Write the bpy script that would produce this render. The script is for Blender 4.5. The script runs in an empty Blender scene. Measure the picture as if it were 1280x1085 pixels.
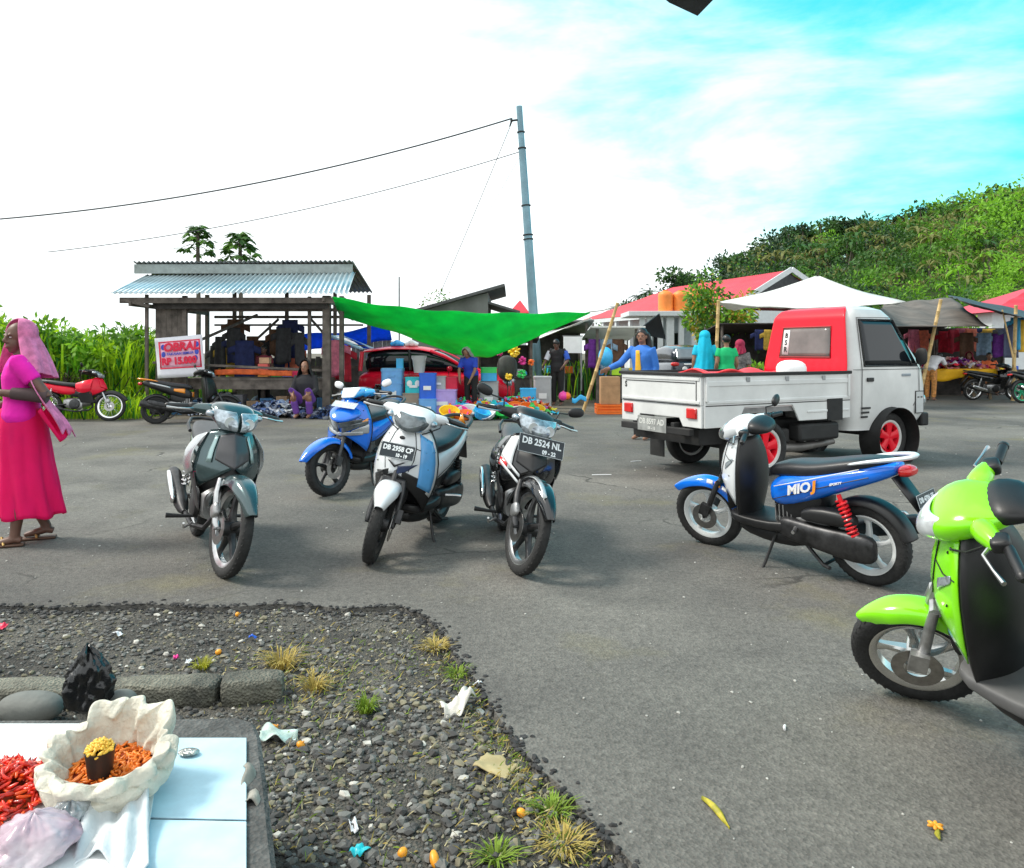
import bpy, bmesh, math, random
from mathutils import Vector, Matrix, noise as mnoise
R = math.radians
C = bpy.context.scene.collection
SC = bpy.context.scene

# ------------------------------------------------------------ camera, sky, sun, exposure
F, H0, YH = 950.0, 1.38, 440.0          # focal length in px of the 1280 px wide picture, eye height, horizon row
cam = bpy.data.objects.new('camera', bpy.data.cameras.new('camera'))
C.objects.link(cam)
cam.location = (0, 0, H0)
cam.rotation_euler = (R(90), 0, 0)
cam.data.sensor_width = 36
cam.data.lens = 36 * F / 1280
cam.data.shift_y = -(542.5 - YH) / 1280
cam.data.clip_end = 3000
SC.camera = cam
SUN_DIR = Vector((-.92, .10, 1.10)).normalized()
w = bpy.data.worlds.new('World')
SC.world = w
w.use_nodes = True
nt = w.node_tree
for n in list(nt.nodes): nt.nodes.remove(n)
def N(t, **k):
    n = nt.nodes.new(t)
    for a, b in k.items(): setattr(n, a, b)
    return n
L = nt.links.new
out = N('ShaderNodeOutputWorld'); bg = N('ShaderNodeBackground'); bg.inputs['Strength'].default_value = .115
sky = N('ShaderNodeTexSky', sky_type='NISHITA', sun_disc=False, sun_elevation=math.asin(SUN_DIR.z), sun_rotation=math.atan2(SUN_DIR.x, SUN_DIR.y) % (2 * math.pi), air_density=1.0, dust_density=1.2, ozone_density=1.5)
tc = N('ShaderNodeTexCoord')
sep = N('ShaderNodeSeparateXYZ'); L(tc.outputs['Generated'], sep.inputs[0])
# thin cloud: stretched noise, thicker towards the hazy left, open blue to the upper right
mp = N('ShaderNodeMapping'); mp.inputs['Scale'].default_value = (1.5, 1.5, 5.0); L(tc.outputs['Generated'], mp.inputs[0])
ns = N('ShaderNodeTexNoise'); ns.inputs['Scale'].default_value = 1.9; ns.inputs['Detail'].default_value = 8; ns.inputs['Roughness'].default_value = .58; ns.inputs['Distortion'].default_value = .25
L(mp.outputs[0], ns.inputs['Vector'])
def M(op, a, b=None, c=None):
    n = N('ShaderNodeMath', operation=op)
    for i, v in enumerate((a, b, c)):
        if v is None: continue
        if isinstance(v, (int, float)): n.inputs[i].default_value = v
        else: L(v, n.inputs[i])
    return n.outputs[0]
dt = N('ShaderNodeVectorMath', operation='DOT_PRODUCT'); dt.inputs[1].default_value = (.55, .50, .67); L(tc.outputs['Generated'], dt.inputs[0])
cov = M('SUBTRACT', dt.outputs['Value'], M('MULTIPLY', ns.outputs['Fac'], .46))
ramp = N('ShaderNodeMapRange', interpolation_type='SMOOTHSTEP'); ramp.inputs['From Min'].default_value = .69; ramp.inputs['From Max'].default_value = .45
L(cov, ramp.inputs['Value'])
tint = N('ShaderNodeMix', data_type='RGBA', blend_type='MULTIPLY'); tint.inputs['Factor'].default_value = 1; tint.inputs['B'].default_value = (.40, 2.6, 2.05, 1)
L(sky.outputs[0], tint.inputs['A'])
mix = N('ShaderNodeMix', data_type='RGBA'); mix.inputs['B'].default_value = (8.9, 9.4, 9.5, 1)
L(ramp.outputs[0], mix.inputs['Factor']); L(tint.outputs['Result'], mix.inputs['A'])
L(mix.outputs['Result'], bg.inputs['Color']); L(bg.outputs[0], out.inputs['Surface'])
sun = bpy.data.objects.new('sun', bpy.data.lights.new('sun', 'SUN'))
C.objects.link(sun)
sun.data.energy = 2.6; sun.data.angle = R(14); sun.data.color = (1, .95, .86)
sun.rotation_euler = (-SUN_DIR).to_track_quat('-Z', 'Y').to_euler()
VS = SC.view_settings
VS.view_transform = 'Standard'; VS.look = 'None'; VS.gamma = 1; VS.exposure = 0.45; VS.use_curve_mapping = False

# ------------------------------------------------------------ helpers
def g(px, py, z=0.0):                      # pixel of the photograph -> point at height z
    d = F * (H0 - z) / (py - YH)
    return Vector(((px - 640) / F * d, d, z))
def at(px, py, d):                         # pixel and distance -> point
    return Vector(((px - 640) / F * d, d, H0 - (py - YH) / F * d))

MATS = {}
def mat(name, col, rough=.5, metal=0., coat=0., var=.12, vs=6., bump=0., bs=60., trans=0., alpha=1., spec=.5, sheen=0., col2=None, detail=5, split=None, trl=0):
    if name in MATS: return MATS[name]
    m = bpy.data.materials.new(name); m.use_nodes = True
    t = m.node_tree; b = t.nodes['Principled BSDF']
    b.inputs['Roughness'].default_value = rough; b.inputs['Metallic'].default_value = metal
    b.inputs['Coat Weight'].default_value = coat; b.inputs['Coat Roughness'].default_value = .08
    b.inputs['Specular IOR Level'].default_value = spec
    b.inputs['Transmission Weight'].default_value = trans; b.inputs['Alpha'].default_value = alpha
    if sheen: b.inputs['Sheen Weight'].default_value = sheen
    tcn = t.nodes.new('ShaderNodeTexCoord')
    if var or col2:
        n = t.nodes.new('ShaderNodeTexNoise'); n.inputs['Scale'].default_value = vs; n.inputs['Detail'].default_value = detail; n.inputs['Roughness'].default_value = .6
        t.links.new(tcn.outputs['Object'], n.inputs['Vector'])
        cr = t.nodes.new('ShaderNodeValToRGB')
        a, c = split or (.33, .67)
        cr.color_ramp.elements[0].position = a; cr.color_ramp.elements[1].position = c
        k2 = col2 or tuple(min(1, x * (1 + var)) for x in col)
        k1 = tuple(x * (1 - var) for x in col)
        cr.color_ramp.elements[0].color = (*k1, 1); cr.color_ramp.elements[1].color = (*k2, 1)
        t.links.new(n.outputs['Fac'], cr.inputs['Fac']); t.links.new(cr.outputs[0], b.inputs['Base Color'])
    else: b.inputs['Base Color'].default_value = (*col, 1)
    if bump:
        n2 = t.nodes.new('ShaderNodeTexNoise'); n2.inputs['Scale'].default_value = bs; n2.inputs['Detail'].default_value = 4
        t.links.new(tcn.outputs['Object'], n2.inputs['Vector'])
        bm = t.nodes.new('ShaderNodeBump'); bm.inputs['Strength'].default_value = bump; bm.inputs['Distance'].default_value = .01
        t.links.new(n2.outputs['Fac'], bm.inputs['Height']); t.links.new(bm.outputs[0], b.inputs['Normal'])
    if trl:
        tl = t.nodes.new('ShaderNodeBsdfTranslucent'); ms = t.nodes.new('ShaderNodeMixShader'); ms.inputs[0].default_value = trl
        if b.inputs['Base Color'].links: t.links.new(b.inputs['Base Color'].links[0].from_socket, tl.inputs['Color'])
        else: tl.inputs['Color'].default_value = (*col, 1)
        t.links.new(b.outputs[0], ms.inputs[1]); t.links.new(tl.outputs[0], ms.inputs[2]); t.links.new(ms.outputs[0], t.nodes['Material Output'].inputs['Surface'])
    MATS[name] = m
    return m

def sgnpow(v, p): return math.copysign(abs(v) ** p, v)
class MB:
    def __init__(s): s.v = []; s.f = []; s.mi = []; s.m = 0
    def add(s, vs, fs):
        o = len(s.v); s.v += [tuple(x) for x in vs]
        for f in fs: s.f.append(tuple(i + o for i in f)); s.mi.append(s.m)
        return s
    def box(s, c, d, rot=None):
        c = Vector(c); hx, hy, hz = d[0] / 2, d[1] / 2, d[2] / 2
        vs = [Vector((x, y, z)) for x in (-hx, hx) for y in (-hy, hy) for z in (-hz, hz)]
        if rot is not None: vs = [rot @ v for v in vs]
        return s.add([v + c for v in vs], [(0, 1, 3, 2), (4, 6, 7, 5), (0, 4, 5, 1), (2, 3, 7, 6), (0, 2, 6, 4), (1, 5, 7, 3)])
    def bar(s, a, b, wd, ht, up=(0, 0, 1)):   # box from a to b
        a, b = Vector(a), Vector(b); d = b - a; x = d.normalized(); u = Vector(up)
        y = u.cross(x)
        if y.length < 1e-4: y = Vector((1, 0, 0)).cross(x)
        y.normalize(); z = x.cross(y)
        return s.box((a + b) / 2, (d.length, wd, ht), Matrix((x, y, z)).transposed())
    def loft(s, rings, cap=True, close=True):
        n = len(rings[0]); vs = [p for r in rings for p in r]; fs = []
        for i in range(len(rings) - 1):
            for j in range(n if close else n - 1):
                k = (j + 1) % n
                fs.append((i * n + j, i * n + k, (i + 1) * n + k, (i + 1) * n + j))
        if cap and close:
            fs.append(tuple(reversed(range(n)))); fs.append(tuple((len(rings) - 1) * n + j for j in range(n)))
        return s.add(vs, fs)
    def tube(s, pts, r, n=8, cap=True, flat=1.):
        pts = [Vector(p) for p in pts]; rs = r if isinstance(r, (list, tuple)) else [r] * len(pts)
        t0 = (pts[1] - pts[0]).normalized(); u = Vector((0, 0, 1)) if abs(t0.z) < .9 else Vector((0, 1, 0))
        u = (u - t0 * u.dot(t0)).normalized(); rings = []
        for i, p in enumerate(pts):
            t = (pts[min(i + 1, len(pts) - 1)] - pts[max(i - 1, 0)]).normalized()
            u = (u - t * u.dot(t)).normalized(); v = t.cross(u)
            rings.append([p + (v * math.cos(2 * math.pi * j / n) + u * math.sin(2 * math.pi * j / n) * flat) * rs[i] for j in range(n)])
        return s.loft(rings, cap)
    def lathe(s, prof, c=(0, 0, 0), axis='z', n=24, closed=False, cap=True, a0=0, sx=1, sy=1):   # prof: (radius, height)
        c = Vector(c); rings = []
        for r, h in prof:
            ring = []
            for j in range(n):
                a = a0 + 2 * math.pi * j / n; x, y = r * math.cos(a) * sx, r * math.sin(a) * sy
                ring.append(c + (Vector((x, y, h)) if axis == 'z' else Vector((x, h, -y)) if axis == 'y' else Vector((h, x, y))))
            rings.append(ring)
        if closed: rings.append(rings[0])
        return s.loft(rings, cap and not closed)
    def grid(s, fn, nu, nv, wrap=False):
        vs = [fn(i / nu, j / nv) for j in range(nv + 1) for i in range(nu + 1)]
        fs = [(j * (nu + 1) + i, j * (nu + 1) + i + 1, (j + 1) * (nu + 1) + i + 1, (j + 1) * (nu + 1) + i) for j in range(nv) for i in range(nu)]
        return s.add(vs, fs)
    def ell(s, c, r, n=14, m=9, rot=None, e=2.):
        c = Vector(c); rings = []
        for i in range(1, m):
            t = math.pi * i / m; st, ct = sgnpow(math.sin(t), 2 / e), sgnpow(math.cos(t), 2 / e); ring = []
            for j in range(n):
                a = 2 * math.pi * j / n
                p = Vector((r[0] * st * sgnpow(math.cos(a), 2 / e), r[1] * st * sgnpow(math.sin(a), 2 / e), -r[2] * ct))
                if rot is not None: p = rot @ p
                ring.append(c + p)
            rings.append(ring)
        pz = Vector((0, 0, r[2]))
        if rot is not None: pz = rot @ pz
        o = len(s.v)
        s.loft(rings, False)
        b = len(s.v); s.v += [tuple(c - pz), tuple(c + pz)]
        for j in range(n):
            k = (j + 1) % n
            s.f.append((b, o + k, o + j)); s.f.append((b + 1, o + (m - 2) * n + j, o + (m - 2) * n + k)); s.mi += [s.m, s.m]
        return s
    def prism(s, poly, y0, y1, plane='xz'):   # outline extruded
        n = len(poly)
        def P(a, b, h): return (a, h, b) if plane == 'xz' else (h, a, b) if plane == 'yz' else (a, b, h)
        vs = [P(a, b, y0) for a, b in poly] + [P(a, b, y1) for a, b in poly]
        fs = [tuple(range(n)), tuple(reversed(range(n, 2 * n)))] + [(i, n + i, n + (i + 1) % n, (i + 1) % n) for i in range(n)]
        return s.add(vs, fs)
    def build(s, name, m, parent=None, smooth=40, sub=0, solid=0, bev=0, off=0, fix=True):
        me = bpy.data.meshes.new(name); me.from_pydata(s.v, [], s.f)
        ms = m if isinstance(m, (list, tuple)) else [m]
        for k in ms: me.materials.append(k)
        if len(ms) > 1: me.polygons.foreach_set('material_index', s.mi)
        if fix:
            bm = bmesh.new(); bm.from_mesh(me); bmesh.ops.remove_doubles(bm, verts=bm.verts, dist=1e-5); bmesh.ops.recalc_face_normals(bm, faces=bm.faces); bm.to_mesh(me); bm.free()
        if smooth:
            me.shade_smooth()
            if smooth < 180: me.set_sharp_from_angle(angle=R(smooth))
        o = bpy.data.objects.new(name, me); C.objects.link(o)
        if parent: o.parent = parent
        if solid:
            d = o.modifiers.new('solid', 'SOLIDIFY'); d.thickness = solid; d.offset = off
        if bev:
            d = o.modifiers.new('bevel', 'BEVEL'); d.width = bev; d.segments = 2; d.limit_method = 'ANGLE'; d.angle_limit = R(40)
        if sub:
            d = o.modifiers.new('sub', 'SUBSURF'); d.levels = sub; d.render_levels = sub
        return o
def ring(x, z, w, h, e=2.6, n=20, tilt=0, y=0):
    o = []
    for j in range(n):
        a = 2 * math.pi * (j + .5) / n; cy = sgnpow(math.cos(a), 2 / e) * w; cz = sgnpow(math.sin(a), 2 / e) * h
        o.append(Vector((x - math.sin(tilt) * cz, y + cy, z + math.cos(tilt) * cz)))
    return o
def hull(secs, e=2.6, n=20, y=0): return MB().loft([ring(*q[:4], e=q[4] if len(q) > 4 else e, n=n, tilt=q[5] if len(q) > 5 else 0, y=y) for q in secs])
def empty(name, loc=(0, 0, 0), rz=0):
    o = bpy.data.objects.new(name, None); C.objects.link(o); o.location = loc; o.rotation_euler = (0, 0, rz); o.empty_display_size = .2
    return o
def tag(o, label=None, cat=None, group=None, kind=None):
    for k, v in (('label', label), ('category', cat), ('group', group), ('kind', kind)):
        if v: o[k] = v
    return o
def bake(o):                                # modifiers -> plain mesh
    dg = bpy.context.evaluated_depsgraph_get(); dg.update()
    me = bpy.data.meshes.new_from_object(o.evaluated_get(dg)); o.modifiers.clear(); o.data = me
    return o
def cut(o, cutters):
    for c in cutters:
        d = o.modifiers.new('cut', 'BOOLEAN'); d.operation = 'DIFFERENCE'; d.object = c; d.solver = 'EXACT'
    bake(o)
    for c in cutters: bpy.data.objects.remove(c)
    o.data.shade_smooth(); o.data.set_sharp_from_angle(angle=R(35))
    return o
def frame(origin, right, up):
    r, u = Vector(right).normalized(), Vector(up); u = (u - r * u.dot(r)).normalized(); nrm = r.cross(u)
    m = Matrix((r, u, nrm)).transposed().to_4x4(); m.translation = Vector(origin)
    return m
def text(name, body, size, m, parent, fr, ext=.001, sx=1, bold=.0, shear=0, spacing=1):
    cu = bpy.data.curves.new('t', 'FONT'); cu.body = body; cu.size = size; cu.extrude = ext; cu.offset = bold; cu.align_x = 'CENTER'; cu.align_y = 'CENTER'; cu.shear = shear; cu.space_character = spacing; cu.resolution_u = 3
    o = bpy.data.objects.new('t', cu); C.objects.link(o)
    dg = bpy.context.evaluated_depsgraph_get(); dg.update()
    me = bpy.data.meshes.new_from_object(o.evaluated_get(dg)); bpy.data.objects.remove(o)
    me.materials.clear(); me.materials.append(m); me.name = name
    q = bpy.data.objects.new(name, me); C.objects.link(q); q.parent = parent
    q.matrix_local = fr @ Matrix.Diagonal((sx, 1, 1, 1))
    return q
def lerp(xs, ys, x):
    if (xs[0] - x) * (xs[-1] - x) > 0: return ys[0] if abs(x - xs[0]) < abs(x - xs[-1]) else ys[-1]
    for i in range(len(xs) - 1):
        a, b = xs[i], xs[i + 1]
        if (a - x) * (b - x) <= 0:
            t = (x - a) / (b - a) if a != b else 0
            return ys[i] * (1 - t) + ys[i + 1] * t
def copy_tree(o, parent=None):
    c = o.copy(); C.objects.link(c)
    if parent: c.parent = parent
    for ch in list(o.children): copy_tree(ch, c)
    return c
# ------------------------------------------------------------ motorbikes
RUB = mat('tyre_rubber', (.018, .018, .018), .75, var=.4, vs=20, bump=.4, bs=90)
BLK = mat('black_plastic', (.012, .012, .013), .42, var=.3, vs=8, bump=.05, bs=300)
BLKG = mat('black_gloss', (.008, .008, .009), .16, coat=.7, var=.1)
SEATM = mat('seat_vinyl', (.016, .017, .02), .38, var=.25, vs=14, bump=.12, bs=220)
STEEL = mat('steel', (.55, .55, .55), .3, 1., var=.2, vs=12)
ALU = mat('cast_aluminium', (.42, .42, .42), .45, .9, var=.25, vs=18)
CHROME = mat('chrome', (.8, .8, .8), .12, 1., var=.05)
DKMET = mat('dark_metal', (.06, .06, .062), .45, .8, var=.4, vs=14)
LENS = mat('lamp_lens', (.36, .41, .45), .08, .5, coat=1, var=.5, vs=26)
LENSD = mat('smoked_lens', (.12, .14, .15), .05, .3, coat=1, var=.5, vs=16)
REDL = mat('red_lens', (.6, .01, .01), .12, coat=.8, var=.15)
ORGL = mat('amber_lens', (.9, .32, .02), .12, coat=.8, var=.1)
PLATE = mat('plate_black', (.012, .02, .028), .4, var=.3)
PLATEW = mat('plate_grey', (.45, .52, .58), .45, var=.2)
PTEXT = mat('plate_letters', (.75, .8, .82), .5, var=.1)
WHT = mat('white_paint', (.72, .75, .77), .22, coat=.7, var=.05)
WHTD = mat('white_decal', (.85, .85, .85), .4, var=.05)
BLUE = mat('blue_paint', (.004, .17, .80), .2, coat=.8, var=.1)
BLUEC = mat('sky_blue_paint', (.02, .36, .8), .2, coat=.8, var=.1)
LIME = mat('lime_paint', (.24, .80, .004), .2, coat=.8, var=.06)
RED = mat('red_paint', (.72, .004, .03), .3, coat=.25, spec=.3, var=.1)
TEAL = mat('teal_grey_paint', (.05, .088, .094), .22, .55, coat=.9, var=.15)
SILV = mat('silver_paint', (.46, .48, .49), .26, .6, coat=.7, var=.08)
ORNG = mat('orange_paint', (.85, .28, .01), .22, coat=.7, var=.08)
REDS = mat('red_spring', (.7, .012, .02), .3, coat=.3, var=.1)
GREENRIM = mat('green_rim', (.02, .45, .22), .3, coat=.4, var=.1)
DISC = mat('brake_disc', (.35, .34, .33), .32, 1., var=.2, vs=30)

def wheel(root, name, x, r, tw, rimm, spokes=5, disc=1, hubw=.07, wire=False, y=0, tread=True, spm=None):
    rr = r - .075 if r < .27 else r - .062           # rim flange radius
    m = MB(); c = (x, y, r)
    hw = tw * .42
    m.lathe([(rr, -hw), (rr + .008, -hw), (rr + .008, -hw + .006), (rr - .012, -hw * .5), (rr - .012, hw * .5), (rr + .008, hw - .006), (rr + .008, hw), (rr, hw), (rr - .022, hw * .55), (rr - .022, -hw * .55)], c, 'y', 40, closed=True)
    m.m = 1
    m.lathe([(.018, -hubw), (.045, -hubw + .01), (.05, -.02), (.05, .02), (.045, hubw - .01), (.018, hubw)], c, 'y', 18)
    cc = Vector(c)
    if wire:
        for k in range(24):
            a = 2 * math.pi * k / 24; s = 1 if k % 2 else -1; b = a + (.35 if k % 4 < 2 else -.35)
            m.tube([cc + Vector((.045 * math.cos(b), s * .035, .045 * math.sin(b))), cc + Vector(((rr - .02) * math.cos(a), 0, (rr - .02) * math.sin(a)))], .0022, 5)
    else:
        for k in range(spokes):
            a = 2 * math.pi * k / spokes + .3; d = Vector((math.cos(a), 0, math.sin(a))); p = Vector((-math.sin(a), 0, math.cos(a)))
            secs = []
            for t, wd, th in ((.03, .026, .022), (.35, .017, .017), (.7, .015, .014), (1.0, .026, .012)):
                q = cc + d * (.03 + (rr - .045) * t) + p * .012 * math.sin(t * 3)
                secs.append([q + p * wd - Vector((0, th * .7, 0)), q + p * wd + Vector((0, th * .7, 0)), q + p * wd * .5 + Vector((0, th * 1.2, 0)), q - p * wd * .5 + Vector((0, th * 1.2, 0)), q - p * wd + Vector((0, th * .7, 0)), q - p * wd - Vector((0, th * .7, 0)), q - p * wd * .5 - Vector((0, th * 1.2, 0)), q + p * wd * .5 - Vector((0, th * 1.2, 0))])
            m.loft(secs)
    o = m.build(name, [rimm, spm or rimm], root)
    prof = []
    for k in range(20):
        a = 2 * math.pi * k / 20
        cr, ch = math.cos(a), math.sin(a); mid = (rr + r) / 2; th = (r - rr) / 2 + .004
        prof.append((mid + .002 + th * sgnpow(cr, .85), tw / 2 * sgnpow(ch, .8)))
    t = MB().lathe(prof, c, 'y', 48, closed=True)
    if tread:
        for k in range(44):
            for s in (-1, 1):
                a = 2 * math.pi * (k + (.5 if s > 0 else 0)) / 44
                q = cc + Vector(((r - .0015) * math.cos(a), s * tw * .2, (r - .0015) * math.sin(a)))
                t.box(q, (.006, tw * .3, .022), Matrix.Rotation(-a, 3, 'Y') @ Matrix.Rotation(s * .5, 3, 'X'))
    t.build('tyre', RUB, o)
    if disc:
        MB().lathe([(.05, 0), (.098, 0), (.098, .004), (.05, .004)], (x, y + disc * (hubw + .012), r), 'y', 30, closed=True).build('brake_disc', DISC, o)
    return o
def fender(root, name, xc, zc, rad, a0, a1, wf, m, drop=.05, thick=.004, beak=0):
    def fn(u, v):
        a = R(a0 + (a1 - a0) * v); wd = wf(v); t = (u * 2 - 1)
        rd = rad - drop * abs(t) ** 2.6 + beak * max(0, .25 - v) * 4 * 0
        y = wd * sgnpow(math.sin(t * 1.45), .8)
        return (xc + rd * math.cos(a) + (beak * max(0, .3 - v) / .3 if beak else 0), y, zc + rd * math.sin(a))
    return MB().grid(fn, 12, 18).build(name, m, root, solid=thick, sub=1, smooth=60)
def sheet(root, name, tab, zt, zb, m, nx=18, nz=12, off=0, p=2.0, thick=.006, flip=1, um=1., bulge=0):
    zs, xc, hw, sb = tab
    def fn(u, v):
        t = (u * 2 - 1) * um; z = zt(t) + (zb(t) - zt(t)) * v
        return (lerp(zs, xc, z) - lerp(zs, sb, z) * abs(t) ** p + off + bulge * (1 - abs(t) ** 2), lerp(zs, hw, z) * t, z)
    return MB().grid(fn, nx, nz).build(name, m, root, solid=thick, smooth=60, off=-1 * flip)
def steer_mat(deg, px=.60, pz=.265, rake=26.5):
    ax = Vector((-math.sin(R(rake)), 0, math.cos(R(rake)))); p = Vector((px, 0, pz))
    return Matrix.Translation(p) @ Matrix.Rotation(R(deg), 4, ax) @ Matrix.Translation(-p)
def grips(root, x, z, drop=.015, sweep=.06, lever=True, y0=.19, y1=.375, cabley=0):
    o = []
    bar = MB()
    for s in (-1, 1):
        bar.tube([(x + .02, s * .06, z - .02), (x + .01, s * .16, z), (x - .01, s * y0, z + .005), (x - sweep, s * y1, z - drop)], .0115, 8)
    h = bar.build('handlebar', DKMET, root); o.append(h)
    for s in (-1, 1):
        a = Vector((x - .015 - sweep * .3, s * (y0 + .055), z)); b = Vector((x - sweep, s * y1, z - drop)); d = (b - a).normalized()
        gr = MB().tube([a, a + d * .01, b - d * .012, b - d * .01, b, b + d * .012], [.016, .018, .018, .02, .02, .012], 12).build('grip', BLK, root); o.append(gr)
        sw = MB().ell((x - .012, s * (y0 + .03), z + .003), (.032, .035, .026), e=4).build('switch_box', BLK, root); o.append(sw)
        if lever:
            lv = MB().tube([(x + .02, s * (y0 + .03), z - .01), (x + .045, s * (y0 + .07), z - .012), (x + .02, s * (y0 + .14), z - .02), (x - .005, s * (y0 + .20), z - .022)], [.008, .007, .006, .009], 7).build('brake_lever', STEEL, root); o.append(lv)
    return o
def mirrors(root, x, z, sides=(-1, 1), m=None, y0=.2, dy=.1, dz=.17, dx=-.03, arm=BLK):
    o = []
    for s in sides:
        a = MB().tube([(x, s * y0, z), (x + .005, s * (y0 + .02), z + .07), (x + dx, s * (y0 + dy * .75), z + dz * .85), (x + dx, s * (y0 + dy), z + dz)], .006, 7).build('mirror', arm, root)
        h = MB().ell((x + dx, s * (y0 + dy + .035), z + dz + .012), (.02, .062, .036), rot=Matrix.Rotation(s * .25, 3, 'X'), e=2.6); h.build('mirror_head', m or BLK, a)
        o.append(a)
    return o
def plate(root, fr, lines, w_=.235, h_=.10, m=PLATE, tm=PTEXT):
    mm = MB().box((0, 0, 0), (w_, h_, .003))
    p = mm.build('number_plate', m, root, smooth=0, bev=.001); p.matrix_local = fr
    for b, sz, dx, dy in lines:
        text('plate_text', b, sz, tm, p, Matrix.Translation((dx, dy, .0022)), .0006, sx=.92, bold=.0018)
    e = MB()
    for s in (-1, 1): e.box((0, s * (h_ / 2 - .003), .0026), (w_ - .004, .0018, .001)); e.box((s * (w_ / 2 - .003), 0, .0026), (.0018, h_ - .008, .001))
    e.build('plate_border', tm, p, smooth=0)
    return p
def decal(root, name, pts3, m, parent=None): # small flat polygon strip, slightly proud
    return MB().add(pts3, [tuple(range(len(pts3)))]).build(name, m, parent or root, solid=.002, smooth=0, off=0)
def place(root, front, head, k=1., lean=0., xf=.64):
    rot = Matrix.Rotation(R(head), 4, 'Z') @ Matrix.Rotation(R(-lean), 4, 'X') @ Matrix.Scale(k, 4)
    t = Vector(front) - rot.to_3x3() @ Vector((xf, 0, 0)); t.z = 0
    root.matrix_world = Matrix.Translation(t) @ rot
    return root

SCT0 = SCT = ([.93, .85, .75, .66, .57, .48, .40, .32], [.365, .42, .468, .492, .495, .48, .44, .385], [.09, .165, .215, .235, .24, .23, .205, .175], [.08, .14, .185, .205, .205, .185, .14, .085])
def scooter(label, body, front, o):
    """o: options. body = side panel paint, front = apron paint."""
    root = empty('scooter'); tag(root, label, 'scooter', o.get('group'))
    SCT = (SCT0[0], SCT0[1], [h * o.get('hwk', 1) for h in SCT0[2]], [s * o.get('sbk', 1) for s in SCT0[3]])
    st = []
    r = o.get('r', .262)
    st.append(wheel(root, 'front_wheel', .64, r, .085, o.get('rim', ALU), 5, disc=1))
    wheel(root, 'rear_wheel', -.61, r, .10, o.get('rim', ALU), 5, disc=0, hubw=.08)
    fk = MB()
    for s in (-1, 1): fk.tube([(.64, s * .085, r), (.60, s * .088, r + .07), (.535, s * .082, .47), (.50, s * .07, .54)], [.02, .024, .021, .02], 10)
    fk.tube([(.64, -.1, r), (.64, .1, r)], .012, 8).tube([(.50, -.08, .535), (.50, .08, .535)], .022, 8).tube([(.52, 0, .52), (.30, 0, .93)], .02, 8)
    fk.box((.615, .115, r + .07), (.07, .035, .09), Matrix.Rotation(-.4, 3, 'Y'))
    st.append(fk.build('fork', o.get('fork', DKMET), root))
    wf = o.get('fw', lambda v: .03 + .052 * min(1, v / .25) if v < .25 else .082 - .01 * (v - .25))
    st.append(fender(root, 'front_fender', .64, r, r + .034, o.get('fa0', 24), o.get('fa1', 165), wf, o.get('fender', front), drop=.06, beak=o.get('beak', .05)))
    # apron and inner shield
    ap = o.get('apron_bottom', lambda t: .585 - .17 * abs(t) ** 1.4)
    a = sheet(root, 'front_apron', SCT, lambda t: .93 - .03 * abs(t), ap, front, p=1.6)
    if 'apron_low' in o: sheet(root, 'lower_apron', SCT, lambda t: .62 - .12 * abs(t) ** 1.4, lambda t: .57 - .26 * abs(t) ** 1.2, o['apron_low'], off=-.008)
    tabi = (SCT[0], [x - s - .004 for x, s in zip(SCT[1], SCT[3])], [h - .006 for h in SCT[2]], [0.0] * 8)
    sheet(root, 'inner_shield', tabi, lambda t: .915, lambda t: .30, BLK, bulge=-.055, thick=.02, flip=-1)
    MB().loft([ring(.30, .60, .07, .20, 3), ring(.36, .58, .09, .22, 3), ring(.40, .50, .09, .17, 3)]).build('steering_cover', BLK, root)
    # floor
    hull([(.37, .335, .11, .03, 4), (.33, .315, .165, .035, 5), (.1, .305, .185, .035, 6), (-.1, .31, .185, .04, 6), (-.2, .34, .15, .06, 5)]).build('floorboard', o.get('floor', BLK), root, sub=1)
    hull([(.36, .26, .10, .05, 3), (.1, .22, .13, .06, 3), (-.15, .22, .13, .07, 3), (-.25, .26, .09, .06, 3)]).build('belly_cover', BLK, root, sub=1)
    # body under the seat
    hull([(.03, .46, .09, .16, 3), (-.06, .47, .125, .17, 3), (-.25, .50, .135, .16, 3), (-.38, .53, .12, .13, 3)]).build('seat_box', BLK, root, sub=1)
    hull(o.get('side', [(.04, .535, .105, .05, 3), (-.02, .545, .145, .115, 3), (-.16, .575, .168, .125, 3), (-.36, .635, .172, .10, 3), (-.56, .70, .158, .075, 3), (-.74, .755, .125, .06, 3), (-.86, .795, .08, .035, 3)])).build('side_panel', body, root, sub=1)
    hull([(.06, .655, .055, .03, 3), (.02, .685, .09, .045, 3), (-.12, .71, .135, .06, 3), (-.28, .715, .15, .06, 3), (-.42, .745, .152, .06, 3), (-.60, .79, .13, .05, 3), (-.74, .82, .095, .035, 3), (-.80, .83, .06, .015, 3)]).build('seat', SEATM, root, sub=1)
    gb = MB().tube([(-.56, -.14, .80), (-.70, -.135, .835), (-.86, -.105, .862), (-.93, -.05, .87), (-.93, .05, .87), (-.86, .105, .862), (-.70, .135, .835), (-.56, .14, .80)], [.012, .02, .022, .022, .022, .022, .02, .012], 8, flat=.7)
    gb.build('grab_rail', o.get('rail', BLK), root, sub=1)
    hull([(-.84, .775, .09, .04), (-.90, .775, .08, .035), (-.93, .775, .05, .02)]).build('tail_lamp', REDL, root, sub=1)
    fender(root, 'rear_fender', -.61, r, r + .05, 20, 165, lambda v: .075, BLK, drop=.05)
    MB().add([(-.82, -.08, .74), (-.82, .08, .74), (-1.0, .07, .50), (-1.0, -.07, .50)], [(0, 1, 2, 3)]).build('mudguard', BLK, root, solid=.01)
    rp = o.get('rear_plate')
    if rp: plate(root, frame((-.99, 0, .60), (0, -1, 0), (.28, 0, 1)), rp, .24, .12)
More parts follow.
